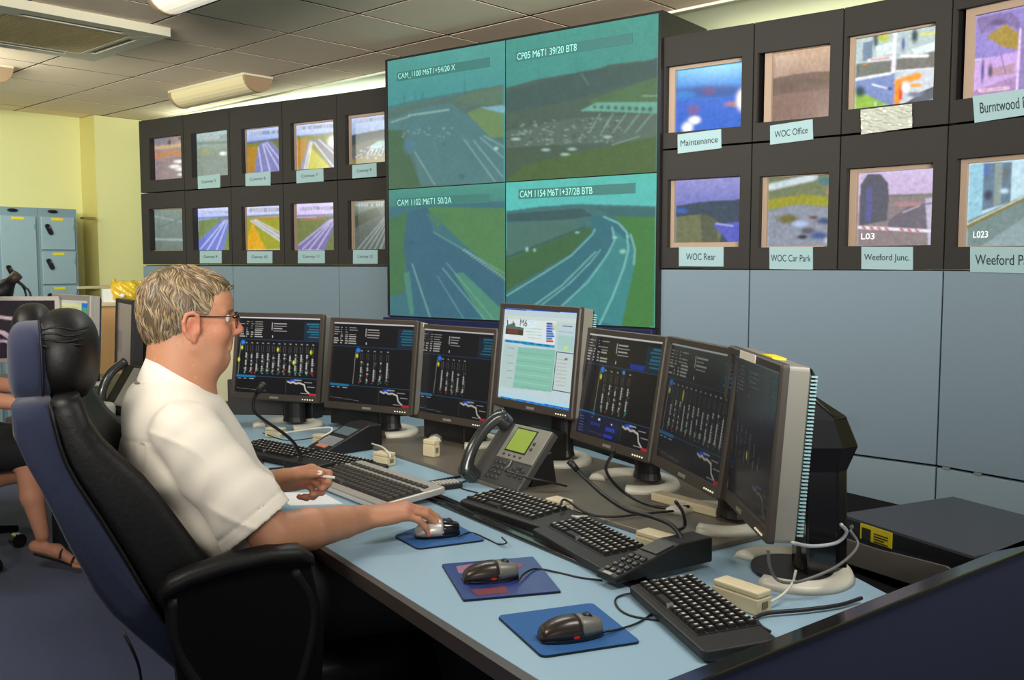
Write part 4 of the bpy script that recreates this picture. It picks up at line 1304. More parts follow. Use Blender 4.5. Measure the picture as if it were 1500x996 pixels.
def ex5(p, W_):
    p.rect(.62, .24, .80, .285, W_((26, 52, 150))).rect(.0, .785, .20, .99, W_((22, 26, 52)))
    p.rect(.0, .785, .6, .99, (20, 24, 60), .6)
    for r in range(6):
        p.rect(.03, .825 + r * .028, .1, .833 + r * .028, W_((96, 104, 130)), .8)
    p.rect(.2, .86, .34, .89, W_((28, 46, 130))).rect(.42, .875, .54, .91, W_((28, 60, 170))).rect(.3, .815, .33, .83, W_((220, 220, 220))).rect(.48, .83, .5, .845, W_((220, 220, 220))).rect(.4, .95, .52, .975, W_((30, 60, 190)))
    p.blob(.55, .33, .02, .018, W_((40, 140, 230)), 1, True)


pE = ops_screen([(864, 486), (972, 499), (948, 670), (843, 636)], (0, 0), 1, cols=(.26, .72, 5), seed=44, dim=.85, extra=ex5)
lcd((.295, 2.666), 1.011, -63.2, 9.4, pE, 'flat monitor immediately right of the bright web page, blue panels low on its screen')
pF = ops_screen([(986, 498), (1082, 515), (1052, 722), (962, 676)], (0, 0), 1, cols=(.08, .99, 12), seed=45, dim=.62, extra=lambda p, W_: p.blob(.3, .42, .012, .05, W_((222, 222, 50)), .8, True))
lcd((.438, 2.282), 1.013, -76.7, 8, pF, 'sixth flat monitor, dark lane display, partly hidden by the rightmost monitor')
pG = ops_screen([(1076, 512), (1148, 545), (1124, 790), (1058, 720)], (0, 0), 1, cols=(.1, .8, 7), seed=46, dim=.3, extra=lambda p, W_: p.blob(.48, .66, .012, .03, (150, 160, 90), .6, True))
m7 = lcd((.487, 1.943), 1.016, -89.2, 3.8, pG, 'rightmost and nearest flat monitor seen almost edge-on, silver side and vented back', z0=DZ, base=True, back=.15)
# tall black shroud of the nearest stand
g = MB()
prof = [(.0, .052, .0), (.25, .050, .0), (.33, .06, 0), (.375, .02, 0)]
rings = []
for z, y0, y1, hw in ((.0, .11, .20, .052), (.22, .105, .195, .05), (.27, .08, .215, .056), (.33, .078, .19, .055), (.385, .076, .105, .05)):
    rings.append([(hw * x, y0 + (y1 - y0) * y, z) for x, y in ((-1, 0), (1, 0), (1, .7), (.6, 1), (-.6, 1), (-1, .7))])
put('stand_shroud', MB().loft(rings), M_blackg, m7, bevel=.004)
# stickers on monitors
T7 = Matrix.Translation((0, 0, 1.016 - DZ)) @ Matrix.Rotation(-R(3.8), 4, 'X')
put('sticker', MB().box((-.09, -.0095, MH / 2 - .017), (.03, -.0075, MH / 2 - .001), T7), mat('cream_label', (226, 216, 196), .5), m7, label='cream paper label on the top bezel')
put('sticker', MB().box((.0, .012, MH / 2 - .003), (.075, .04, MH / 2 + .0012), T7), M_yellow, m7, label='yellow sticker on the top edge')
m3 = bpy.data.objects['flat_monitor.002']
T3 = Matrix.Translation((0, 0, .985 - SZ)) @ Matrix.Rotation(-R(7.4), 4, 'X')
put('sticker', MB().box((-MW / 2 + .005, -.0095, MH / 2 - .012), (-MW / 2 + .04, .01, MH / 2 + .002), T3), M_yellow, m3, label='yellow sticker on the top corner')
# ------------------------------------------------------------------ keyboards
M_key = mat('black_key', (30, 29, 28), .4)
M_keytop = mat('key_legend', (186, 182, 172), .5)
M_kb = mat('keyboard_black', (24, 23, 23), .5, bump=.2, bscale=300)


def keyboard(name, cx, cy, dirv, L, Dp, label, z0=DZ, rows=5, cols=15, body=None, keym=None, keyfrac=(0.02, .80), legend=True, tilt=3.5, kr=(.30, .97), silver=False, group='keyboards on the control desk', h=.018):
    rz = math.atan2(dirv[1], dirv[0])
    t = thing(name, label, 'keyboard', (cx, cy, z0), rz, group)
    T = Matrix.Translation((0, -Dp / 2, .003)) @ Matrix.Rotation(R(tilt), 4, 'X') @ Matrix.Translation((0, Dp / 2, 0))
    g = MB().prism(rrect(L, Dp, .012, 3), 0, h, T)
    put('body', g, body or M_kb, t, bevel=.004)
    for sx in (-1, 1):
        put('foot', MB().box((sx * (L / 2 - .05) - .012, Dp / 2 - .025, 0), (sx * (L / 2 - .05) + .012, Dp / 2 - .012, .006)), M_black, t)
    kx0, kx1 = -L / 2 + keyfrac[0] * L, -L / 2 + keyfrac[1] * L
    ky0, ky1 = -Dp / 2 + kr[0] * Dp, -Dp / 2 + kr[1] * Dp
    pw, ph = (kx1 - kx0) / cols, (ky1 - ky0) / rows
    g = MB(); lg = MB()
    put('key_well', MB().box((kx0 - .003, ky0 - .003, h - .002), (kx1 + .003, ky1 + .003, h + .0008), T), M_black, t)
    rs = np.random.default_rng(int(abs(cx) * 1000))
    for r in range(rows):
        off = (0, .3, .45, .7, 0)[r % 5] * pw * .4
        c = 0
        while c < cols:
            span = 1
            if r == 0 and 4 <= c < 8: span = 4
            elif c in (0, cols - 3) and r in (1, 2): span = 1.0
            x = kx0 + (c + .5 * span) * pw
            y = ky0 + (r + .5) * ph
            a, b = pw * span * .42, ph * .42
            hh = h + .0075
            vs = [(x - a, y - b, h), (x + a, y - b, h), (x + a, y + b, h), (x - a, y + b, h), (x - a * .78, y - b * .7, hh), (x + a * .78, y - b * .7, hh), (x + a * .78, y + b * .8, hh), (x - a * .78, y + b * .8, hh)]
            g.add(vs, [(4, 5, 6, 7), (0, 1, 5, 4), (1, 2, 6, 5), (2, 3, 7, 6), (3, 0, 4, 7)], T)
            if legend and span == 1:
                w_ = pw * rs.uniform(.12, .26)
                lx, ly = x - a * .2, y + b * .15
                lg.add([(lx - w_ / 2, ly - ph * .12, hh + .0004), (lx + w_, ly - ph * .12, hh + .0004), (lx + w_, ly + ph * .2, hh + .0004), (lx - w_ / 2, ly + ph * .2, hh + .0004)], [(0, 1, 2, 3)], T)
            c += int(span)
    put('keys', g, keym or M_key, t, kind='stuff')
    if legend:
        put('key_legends', lg, M_keytop, t, kind='stuff')
    return t, T, h


keyboard('keyboard', .024, 2.376, (.634, -.775), .34, .145, 'black keyboard in front of the grey telephone', cols=15, kr=(.12, .97))
keyboard('keyboard', .183, 2.075, (.42, -.907), .33, .15, 'black keyboard directly behind the black cable rail, left of the keypad intercom', cols=15, kr=(.28, .97))
keyboard('keyboard', .331, 1.655, (.25, -.968), .33, .135, 'black compact keyboard with white legends in the right front desk corner', cols=15, rows=6, kr=(.14, .98))
pk = Vector((-.866, 3.277, 0)); kd = Vector((.775, -.632, 0)); kn = Vector((-.632, -.775, 0))
c = pk + kd * .16 + kn * .075
keyboard('keyboard', c.x, c.y, kd, .31, .14, 'dark grey keyboard farthest left, beneath the monitor beside the man\'s face', cols=15, kr=(.2, .97), keyfrac=(.02, .98))
c = pk + kd * .485 + kn * .075
keyboard('keyboard', c.x, c.y, kd, .32, .14, 'dark grey keyboard behind the silver one, in front of the desk phone with screens', cols=15, kr=(.15, .97))
M_kbs = mat('keyboard_silver', (176, 172, 164), .38, metal=.3)
ks, T, h = keyboard('silver_keyboard', -.397, 2.65, (.625, -.78), .455, .205, 'silver keyboard with dark keys by the man\'s right hand', rows=5, cols=19, body=M_kbs, keym=mat('dark_grey_key', (62, 58, 54), .45), keyfrac=(.03, .97), legend=False, kr=(.14, .66), group='keyboards on the control desk', tilt=5)
g = MB()
for k in range(16):
    x = -.205 + k * .0255
    g.box((x, .052, h), (x + .018, .066, h + .005), T)
put('function_keys', g, MATS['dark_grey_key'], ks, kind='stuff')
put('hand_rest', MB().prism(rrect(.44, .03, .01, 3), 0, .012, T @ Matrix.Translation((0, -.09, 0))), mat('pale_silver_edge', (206, 206, 204), .35, metal=.2), ks, bevel=.003)
put('arrow_key_gap', MB().box((.075, -.07, h), (.11, -.052, h + .001), T), M_kbs, ks)
# small keypad strip and black pen-like strip left of the telephone
o = U(642, 716, DZ)
t = thing('keypad', 'small black keypad with pale keys between silver keyboard and grey telephone', 'keypad', (o.x, o.y, DZ), R(28))
put('body', MB().prism(rrect(.135, .05, .008), 0, .016), M_kb, t, bevel=.003)
g = MB()
for r in range(3):
    for c_ in range(11):
        g.box((-.058 + c_ * .0108, -.018 + r * .013, .016), (-.051 + c_ * .0108, -.009 + r * .013, .02))
put('keys', g, M_keytop, t, kind='stuff')
o = U(645, 703, DZ)
a, b = U(608, 710, DZ + .004), U(684, 696, DZ + .004)
tube_path('black_rod', [a, (a + b) / 2, b], .004, M_black, 'thin black rod lying on the desk behind the small keypad', 'rod')
# paper beneath the left hand
pp = [U(*q, DZ) for q in ((420, 738), (500, 738), (470, 720), (436, 716))]
c = sum(pp, Vector()) / 4
tag(put('paper_sheet', MB().prism([(p.x - c.x, p.y - c.y) for p in (U(425, 741), U(502, 738), U(472, 722), U(400, 722))], 0, .0012), M_white, loc=(c.x, c.y, DZ)), 'white paper sheet on the desk under the man\'s left hand', 'paper')

# ------------------------------------------------------------------ mouse mats and mice


def mousemat(name, px, m, label, th=.005, r=0.012, z=DZ, warp=0):
    P = [U(*q, z) for q in px]
    c = sum(P, Vector()) / 4
    pts = []
    n = len(P)
    for i in range(n):
        a, b, d = P[i - 1], P[i], P[(i + 1) % n]
        u0, u1 = (a - b).normalized(), (d - b).normalized()
        s0, s1 = b + u0 * r, b + u1 * r
        for k in range(5):
            t_ = k / 4
            q = s0.lerp(b, t_).lerp(b.lerp(s1, t_), t_)
            pts.append((q.x - c.x, q.y - c.y))
    t = thing(name, label, 'mouse mat', (c.x, c.y, z), 0, 'mouse mats')
    put('rubber_base', MB().prism(pts, 0, th * .6), M_black, t)
    put('mat_surface', MB().prism([(x * .995, y * .995) for x, y in pts], th * .6, th), m, t, bevel=.001)
    return t


M_mat = mat('blue_mat_cloth', (34, 84, 138), .75, var=.12, vscale=60, bump=.3, bscale=500)
mousemat('mouse_mat', ((577, 787), (612, 806), (711, 793), (650, 760)), M_mat, 'blue mouse mat under the man\'s right hand')
mousemat('mouse_mat', ((728, 905), (794, 965), (939, 943), (868, 886)), M_mat, 'plain blue mouse mat nearest the front edge, bottom centre')
m2 = mousemat('mouse_mat', ((647, 829), (679, 882), (822, 869), (781, 818)), mat('purple_blue_print', (64, 72, 142), .3, var=.3, vscale=9, rgb2=(40, 56, 120), coat=.3), 'glossy purple-blue printed mouse mat, the middle one of three', r=.004)
for pts, c in (([(668, 833), (720, 825), (735, 832), (700, 845), (672, 843)], (150, 104, 128)), ([(690, 868), (740, 862), (745, 872), (700, 876)], (110, 40, 50)), ([(735, 826), (770, 830), (752, 840), (738, 836)], (128, 60, 84))):
    P = [U(*q, DZ) for q in pts]
    put('printed_patch', MB().prism([(p.x - m2.location.x, p.y - m2.location.y) for p in P], .005, .0054), mat('print_%d_%d' % c[:2], c, .35), m2)


def mouse(name, c, ang, label, top, side, btn, L=.112, Wd=.06, H=.038, glow=None, z=DZ + .005):
    t = thing(name, label, 'mouse', (c[0], c[1], z), ang, 'computer mice')
    def sec(x, s=1, hs=1):
        u = (x + L / 2) / L          # 0 rear .. 1 front (cable end)
        w = Wd / 2 * (math.sin(math.pi * min(1, max(0, .12 + .80 * u))) ** .5) * (1 - .12 * u) * s
        h = H * (math.sin(math.pi * min(.97, .10 + .66 * (u ** .8))) ** .75) * hs
        return w, h
    def body(x0, x1, s, hs, base, n=16):
        rings = []
        for k in range(n + 1):
            x = x0 + (x1 - x0) * k / n
            w, h = sec(x, s, hs)
            e = 0 if 0 < k < n else .15
            w *= (1 - e); h = base + (h - base) * (1 - e)
            ring = []
            for j in range(17):
                a = math.pi * j / 16
                cc, ss = math.cos(a), math.sin(a)
                ring.append((x, -w * math.copysign(abs(cc) ** .7, cc), base + (h - base) * ss ** .75))
            rings.append(ring)
        return MB().loft(rings)
    put('base', body(-L / 2, L / 2, 1.0, .55, .0), side, t, smooth=True)
    put('shell', body(-L / 2 + .002, L / 2 * .25, .98, 1.0, .006), top, t, smooth=True)
    fr = body(L / 2 * .25 - .001, L / 2 - .001, .965, .985, .008)
    put('button_plate', fr, btn, t, smooth=True)
    w, h = sec(L * .28)
    put('scroll_wheel', MB().cyl((L * .26, -.004, h - .004), (L * .26, .004, h - .004), .009), M_black, t, smooth=True)
    if glow:
        put('sensor_glow', MB().sup((.0, -Wd / 2 * .86, .009), (.009, .0022, .004), 1, 10, 8), mat('red_sensor', (120, 16, 16), .3, emit=(200, 30, 24), estr=.35), t, smooth=True, label='red glowing sensor window')
    return t


M_mouse = mat('mouse_dark_bronze', (52, 43, 36), .34, metal=.3, coat=.25)
M_mbtn = mat('mouse_grey_button', (120, 118, 112), .4, metal=.3)
a, b = U(790, 947, DZ), U(882, 936, DZ)
mouse('computer_mouse', ((a.x + b.x) / 2, (a.y + b.y) / 2 + .012), math.atan2(b.y - a.y, b.x - a.x), 'dark bronze mouse with grey buttons on the plain blue mat nearest the front', M_mouse, M_blackg, M_mbtn, glow=True)
a, b = U(676, 858, DZ), U(760, 852, DZ)
mouse('computer_mouse', ((a.x + b.x) / 2, (a.y + b.y) / 2 + .012), math.atan2(b.y - a.y, b.x - a.x) + .02, 'dark bronze mouse on the purple printed mat', M_mouse, M_blackg, M_mbtn, glow=True)
a, b = U(605, 793, DZ), U(674, 787, DZ)
m1 = mouse('computer_mouse', ((a.x + b.x) / 2, (a.y + b.y) / 2 + .014), math.atan2(b.y - a.y, b.x - a.x) - .12, 'silver and black mouse held by the man\'s right hand', mat('mouse_silver', (196, 190, 180), .3, metal=.4), M_blackg, M_blackg, L=.105)
put('blue_light', MB().sup((.046, .006, .018), (.006, .004, .003), 1, 8, 6), mat('blue_led', (60, 150, 255), .3, emit=(60, 160, 255), estr=2.0), m1)
tube_path('mouse_cable', [U(671, 786, DZ + .012), U(690, 780, DZ + .006), U(715, 790, DZ + .002), U(730, 797, DZ + .002), U(742, 795, DZ + .012), U(735, 787, DZ + .012)], .0018, M_black, 'thin black cable of the silver mouse, curling on the blue desktop', 'cable', group='mouse cables')
tube_path('mouse_cable', [U(760, 850, DZ + .01), U(768, 840, DZ + .012), U(785, 833, DZ + .007), U(815, 838, DZ + .002), U(850, 846, DZ + .002), U(882, 850, DZ + .002)], .002, M_black, 'thin black cable from the mouse on the purple mat', 'cable', group='mouse cables')
tube_path('mouse_cable', [U(882, 926, DZ + .012), U(905, 922, DZ + .008), U(935, 912, DZ + .003), U(958, 896, DZ + .003), U(968, 884, DZ + .01), U(955, 870, DZ + .02), U(925, 869, DZ + .006), U(903, 876, DZ + .002), U(905, 890, DZ + .002), U(925, 902, DZ + .002), U(965, 909, DZ + .002)], .002, M_black, 'black cable of the nearest mouse, making one loop beside the front keyboard', 'cable', group='mouse cables')

# ------------------------------------------------------------------ grey desk telephone
M_ph = mat('phone_graphite', (70, 70, 68), .42, metal=.15)
M_hs = mat('handset_dark', (42, 44, 44), .25, coat=.4)
a, b = U(704, 709, DZ), U(758, 727, DZ)
t = thing('desk_telephone', 'grey desk telephone with green display and dark handset, in the middle of the desk', 'telephone', (a.x, a.y, DZ), math.atan2(b.y - a.y, b.x - a.x))
w = (b - a).length
fh, fd = .165, .127
sl = math.hypot(fh - .012, fd)
g = MB()
bt = .024                                    # slab thickness, seen from the side
sy_, sz_ = fd / sl, (fh - .012) / sl
g.add([(x, y, z) for x in (-.062, w) for y, z in ((0, .002), (0, .014), (fd, fh), (fd + bt * sz_, fh - bt * sy_), (bt * sz_ + .004, .002))],
      [(0, 1, 2, 3, 4)[::-1], (5, 6, 7, 8, 9)] + [(i, 5 + i, 5 + (i + 1) % 5, (i + 1) % 5)[::-1] for i in range(5)])
put('rear_stand', MB().add([(x, y, z) for x in (.0, w - .02) for y, z in ((.06, .0), (.155, .0), (fd + .01, fh * .62), (fd * .62, fh * .5))], [(0, 1, 2, 3)[::-1], (4, 5, 6, 7)] + [(i, 4 + i, 4 + (i + 1) % 4, (i + 1) % 4)[::-1] for i in range(4)]), M_black, t)
put('body', g, M_ph, t, bevel=.004)
fx = Vector((1, 0, 0)); fy = Vector((0, fd, fh - .012)).normalized(); fn = fx.cross(fy)
Fm = frame_for((0, 0, .012), fx, fy, fn)
put('silver_panel', MB().prism([(.006, sl * .42), (w - .002, sl * .42), (w - .002, sl * .99), (.006, sl * .99)], 0, .004, Fm), M_silver, t, bevel=.002)
put('display_frame', MB().box((.028, sl * .54, .003), (.125, sl * .94, .0055), Fm), M_black, t)
put('display', MB().box((.032, sl * .56, .005), (.121, sl * .92, .0065), Fm), mat('green_lcd', (122, 142, 62), .3, emit=(122, 146, 60), estr=.35), t)
M_pk = mat('phone_key', (56, 56, 56), .35)
for r in range(4):
    for c_ in range(3):
        x, y = .02 + c_ * .021, sl * (.10 + r * .08)
        put('number_key', MB().sup((x, y, .003), (.0075, .0052, .004), .8, 12, 8, Fm), M_pk, t, smooth=True)
for k in range(4):
    put('soft_key', MB().sup((.036 + k * .026, sl * .485, .005), (.006, .004, .002), 1, 8, 6, Fm), M_pk, t, smooth=True)
for k in range(2):
    put('side_key', MB().sup((.138, sl * (.74 - k * .09), .005), (.006, .006, .002), 1, 10, 6, Fm), M_pk, t, smooth=True)
for x, y in ((.115, .30), (.135, .34), (.155, .30), (.135, .26), (.11, .20), (.135, .20), (.16, .20)):
    put('function_key', MB().sup((x, sl * y, .003), (.008, .005, .003), .8, 10, 6, Fm), M_pk, t, smooth=True)
P = [(.074, sl * .38, .004), (.09, sl * .40, .006), (.09, sl * .32, .006), (.076, sl * .25, .004)]
put('rocker_trim', MB().tube([Fm @ Vector(q) for q in P], .0022, 6), M_silver, t, smooth=True)
hp = [(-.034, sl * -.02, .03), (-.036, sl * .1, .046), (-.036, sl * .35, .060), (-.036, sl * .65, .060), (-.034, sl * .88, .048), (-.03, sl * 1.0, .026)]
HP = [Fm @ Vector(q) for q in hp]
path = catmull(HP, 6)
rr = [.0175 + .006 * abs(2 * k / (len(path) - 1) - 1) ** 2 for k in range(len(path))]
hs = put('handset', MB().tube(path, rr, 14), M_hs, t, smooth=True)
for q, r_ in (((-.036, sl * .03, .022), .026), ((-.034, sl * .95, .026), .026)):
    put('earpiece', MB().cyl(Fm @ Vector((q[0], q[1], .002)), Fm @ Vector((q[0], q[1], .05)), r_, 20, r_ * .95), M_hs, hs, smooth=False, bevel=.004)
tube_path('telephone_cable', [U(690, 702, DZ + .004), U(676, 707, DZ + .002), U(676, 715, DZ + .002), U(700, 722, DZ + .002)], .002, M_black, 'thin black telephone cable by the left foot of the grey telephone', 'cable')

# ------------------------------------------------------------------ intercom wedges with gooseneck microphones


def wedge(name, o, ang, L, Wd, z_f, z_b, label, cat='intercom', blk=.35, z0=DZ):
    t = thing(name, label, cat, (o[0], o[1], z0), ang)
    zf, zb = z_f - z0, z_b - z0
    h2 = Wd / 2
    pr = [(0, 0), (0, zf), (L * (1 - blk), zb), (L, zb), (L, 0)]
    g = MB().add([(x, -h2, z) for x, z in pr] + [(x, h2, z) for x, z in pr], [(0, 1, 2, 3, 4), (9, 8, 7, 6, 5)] + [(i, 5 + i, 5 + (i + 1) % 5, (i + 1) % 5) for i in range(5)])
    put('body', g, M_black, t, bevel=.004)
    X = Vector((L * (1 - blk), 0, zb - zf)).normalized()
    F = frame_for((0, 0, zf), X, (0, 1, 0), X.cross(Vector((0, 1, 0))))
    return t, F, math.hypot(L * (1 - blk), zb - zf)


o = (Vector((.185, 1.848, 0)))
t, F, sl2 = wedge('intercom', o, math.atan2(.5547, .832), .265, .062, .756, .795, 'black intercom wedge with keypad, between the two right-hand keyboards', z0=DZ + .012)
for r in range(4):
    for c_ in range(3):
        put('key', MB().sup((.022 + r * .021, -.018 + c_ * .0175, .001), (.0085, .0065, .004), .6, 10, 6, F), mat('intercom_key', (40, 38, 36), .3, coat=.5), t, smooth=True)
put('display', MB().box((.115, -.024, 0), (.165, .024, .003), F), mat('dull_display', (60, 58, 54), .3), t)
put('badge', MB().box((.002, -.012, 0), (.010, .012, .0016), F), mat('badge_pale', (150, 144, 130), .4), t)
Y0 = 1.93
gp = [D(1003, 808, 1.955), D(997, 786, 1.97), D(983, 769, 2.0), D(955, 757, 2.05), D(919, 747, 2.12), D(887, 727, 2.2), D(862, 705, 2.27), D(846, 689, 2.3)]
gn = tube_path('gooseneck', [p - t.location for p in gp], [.0052] * 57, M_black)
gn.parent = t
gn.matrix_parent_inverse = Matrix.Rotation(-t.rotation_euler.z, 4, 'Z')
mp = gp[-1] - t.location
R_ = Matrix.Rotation(-t.rotation_euler.z, 4, 'Z')
put('microphone', MB().tube([R_ @ mp, R_ @ (mp + Vector((-.02, .01, .022)))], [.007, .009], 12), M_black, t, smooth=True)

a, b = U(447, 660, DZ + .012), U(479, 665, DZ + .012)
ang = math.atan2(.66, .75)
t, F, sl2 = wedge('screen_telephone', (-.655, 3.17), ang, .22, .125, .748, .815, 'black wedge-shaped desk phone with two small displays below the second monitor', 'telephone', blk=.25)
put('display', MB().box((.03, -.05, 0), (.08, .045, .002), F), mat('grey_display', (128, 132, 136), .25), t)
put('display', MB().box((.1, -.045, 0), (.145, .045, .002), F), mat('blue_grey_display', (92, 108, 112), .25), t)
put('red_label', MB().box((.012, -.03, 0), (.03, .03, .0022), F), mat('salmon_label', (186, 122, 100), .5), t)

# gooseneck microphone on its black box behind the man's hand
o = U(450, 698, DZ)
t = thing('gooseneck_microphone', 'black box with thin gooseneck microphone bending towards the man\'s face', 'microphone', (o.x, o.y + .03, DZ), R(-32))
put('box', MB().prism(rrect(.15, .075, .01), 0, .042), M_black, t, bevel=.005)
put('lower_box', MB().box((.03, -.085, 0), (.13, -.04, .028)), M_blackg, t, bevel=.003)
yy = o.y + .03
gp = [D(443, 682, yy), D(438, 663, yy), D(430, 648, yy - .02), D(413, 633, yy - .05), D(391, 618, yy - .08), D(374, 604, yy - .1), D(371, 590, yy - .1), D(376, 576, yy - .1)]
R_ = Matrix.Rotation(-t.rotation_euler.z, 4, 'Z')
put('gooseneck', MB().tube([R_ @ (p - t.location) for p in catmull(gp, 6)], .005, 8), M_black, t, smooth=True)
q0, q1 = D(375, 578, yy - .1), D(388, 561, yy - .1)
put('microphone', MB().tube([R_ @ (p - t.location) for p in (q0, q0.lerp(q1, .3), q0.lerp(q1, .9), q1)], [.005, .009, .011, .006], 12), M_black, t, smooth=True)

# ------------------------------------------------------------------ small cream extender boxes


def cream(px, py, L, Wd, H, ang, label, z=DZ):
    o = U(px, py, z)
    t = thing('extender_box', label, 'box', (o.x, o.y, z), R(ang), 'cream extender boxes')
    put('case', MB().box((-L / 2, -Wd / 2, 0), (L / 2, Wd / 2, H * .72)), M_cream, t, bevel=.003)
    put('lid', MB().box((-L / 2, -Wd / 2 + .001, H * .73), (L / 2, Wd / 2 - .001, H)), M_cream, t, bevel=.003)
    put('socket', MB().box((L / 2 - .001, -Wd * .2, H * .25), (L / 2 + .0015, Wd * .2, H * .55)), mat('socket_brown', (120, 108, 84), .5), t)
    return t


cream(563, 681, .065, .04, .042, -38, 'cream extender box by itself on blue desktop, between phone with screens and third monitor', )
cream(472, 655, .06, .04, .045, -38, 'cream extender box half hidden behind the wedge-shaped desk phone')
cream(404, 640, .07, .04, .035, -25, 'cream extender box on the stand base under the monitor by the man\'s face')
cream(632, 668, .05, .03, .055, -40, 'upright cream extender box beneath the third monitor', SZ)
cream(819, 753, .062, .045, .04, -50, 'cream extender box right behind the keyboard at the grey telephone')
cream(961, 807, .085, .045, .042, -50, 'cream extender box between the fifth monitor\'s base and the black intercom')
cream(1086, 888, .105, .042, .043, -52, 'largest and nearest cream extender box, right of the front keyboard')
o = U(1005, 752, SZ)
t = thing('cream_strip', 'long cream plastic strip lying between the fifth and sixth monitor stands', 'strip', (o.x + .02, o.y + .05, SZ), R(-52))
put('strip_body', MB().box((-.12, -.02, 0), (.1, .02, .022)), M_cream, t, bevel=.003)

M_box = mat('dark_equipment', (30, 28, 26), .5)
for (px_, py_, L_b, W_b, H_b, an, lb) in ((650, 655, .22, .10, .11, -45, 'black equipment box behind the stands under the third monitor'), (512, 632, .24, .08, .10, -28, 'dark brown equipment box between the first and second monitor stands'), (780, 690, .16, .08, .10, -55, 'black equipment box beneath the bright web page monitor'), (425, 622, .14, .08, .09, -20, 'small black equipment box under the leftmost dark monitor')):
    o = U(px_, py_, DZ) + Vector((0.03, .10, 0))
    t = thing('equipment_box', lb, 'box', (o.x, o.y, SZ), R(an), 'dark boxes behind the monitor stands')
    put('case', MB().box((-L_b / 2, -W_b / 2, 0), (L_b / 2, W_b / 2, H_b)), M_box, t, bevel=.004)
    put('front_plate', MB().box((-L_b / 2 + .01, -W_b / 2 - .003, .01), (L_b / 2 - .01, -W_b / 2, H_b - .01)), M_black, t, bevel=.001)
# ------------------------------------------------------------------ cables among the stands
def cab(pts, r, label, m=None):
    return tube_path('desk_cable', [U(x, y, z) for x, y, z in pts], r, m or M_black, label, 'cable', group='cables among the monitor stands')


cab([(820, 742, .775), (828, 732, .78), (860, 752, .76), (895, 757, .75), (940, 753, .75), (990, 748, .75)], .003, 'black cable from the cream box behind the telephone, running right')
cab([(900, 660, .95), (888, 690, .85), (915, 722, .77), (960, 742, .755), (1010, 742, .755)], .004, 'black cable hanging below the fifth monitor')
cab([(990, 735, .85), (1000, 750, .8), (1003, 770, .76), (990, 778, .752)], .004, 'black cable dropping between the fifth and sixth monitor stands')
cab([(740, 690, .80), (775, 700, .79), (800, 705, .78), (830, 712, .76)], .003, 'black cable behind the grey telephone')
cab([(470, 640, .775), (485, 632, .79), (480, 626, .80), (430, 632, .78), (405, 637, .77)], .003, 'white cable arching over the cream boxes under the leftmost monitor', mat('white_cable', (214, 208, 190), .5))
cab([(545, 650, .765), (560, 655, .78), (570, 664, .775), (572, 670, .765)], .003, 'white cable entering the lone cream box', MATS['white_cable'])
cab([(860, 756, .76), (845, 757, .765), (838, 756, .755)], .003, 'short white cable at the cream box behind the telephone', MATS['white_cable'])
cab([(1245, 776, .83), (1256, 800, .80), (1225, 830, .79), (1170, 852, .77), (1140, 850, .76), (1128, 830, .79), (1125, 805, .85)], .003, 'grey cable looping around the nearest monitor stand', mat('grey_cable', (110, 108, 104), .5))
cab([(1160, 795, .86), (1190, 800, .84), (1225, 795, .84), (1240, 780, .86), (1232, 768, .88)], .0035, 'silver plug lead from the nearest monitor to the computer box', mat('silver_lead', (170, 172, 176), .4))
cab([(1124, 884, .745), (1145, 872, .75), (1160, 855, .765), (1166, 835, .79)], .0025, 'thin beige lead from the largest cream box', MATS['white_cable'])
cab([(1104, 906, .735), (1125, 898, .738), (1180, 893, .738), (1230, 886, .738), (1262, 876, .74)], .004, 'thick black cable running along the right front of the desk')
cab([(1108, 908, .737), (1116, 918, .738), (1128, 925, .74)], .003, 'short black cable tail behind the front keyboard')
cab([(385, 634, .74), (420, 645, .74), (470, 640, .74)], .002, 'thin dark cable on the blue desktop above the farthest keyboard')
cab([(381, 668, .735), (388, 686, .735), (400, 686, .735), (415, 685, .735)], .003, 'black cable hooking around behind the man\'s arm')

# ------------------------------------------------------------------ desktop computer box, right
z1 = .775
PZ = .65
q = [U(x, y, z1) for x, y in ((1228, 752), (1427, 815), (1590, 768), (1385, 721))]
o = q[0]
ex = (q[1] - q[0]); Lx = ex.length; ex.normalize()
ey = Vector((-ex.y, ex.x, 0)); Ly = .39
t = thing('desktop_computer', 'flat black desktop computer with a yellow label, behind the rightmost monitor', 'computer', (o.x, o.y, PZ), math.atan2(ex.y, ex.x))
hz = z1 - PZ
put('case', MB().box((0, 0, .012), (Lx, Ly, hz)), mat('computer_case', (52, 56, 64), .42, metal=.3, var=.05), t, bevel=.004)
put('front_band', MB().box((.004, -.004, hz - .036), (Lx - .004, .001, hz - .004)), M_black, t, bevel=.001)
# curved grey faceplate on the lower half
pts = [(.01, .015), (.01, .072), (Lx * .35, .074), (Lx * .62, .082), (Lx * .84, .088), (Lx * .95, .076), (Lx * .985, .03)]
g = MB().add([(x, -.009, z) for x, z in pts] + [(x, .0, z) for x, z in pts], [tuple(range(7)), tuple(range(13, 6, -1))] + [(i, 7 + i, 7 + (i + 1) % 7, (i + 1) % 7) for i in range(7)])
put('faceplate', g, mat('taupe_faceplate', (126, 118, 108), .4, metal=.2), t)
st = put('label_sticker', MB().box((Lx * .2, -.0055, hz - .040), (Lx * .45, -.0045, hz - .004)), M_yellow, t, label='yellow label with a black square and small print')
put('label_square', MB().box((Lx * .215, -.0062, hz - .04), (Lx * .285, -.0055, hz - .012)), mat('label_black', (40, 38, 26), .5), st)
for k in range(4):
    put('label_print', MB().box((Lx * .31, -.0062, hz - .038 + k * .006), (Lx * (.42 if k != 1 else .39), -.0055, hz - .0355 + k * .006)), MATS['label_black'], st)
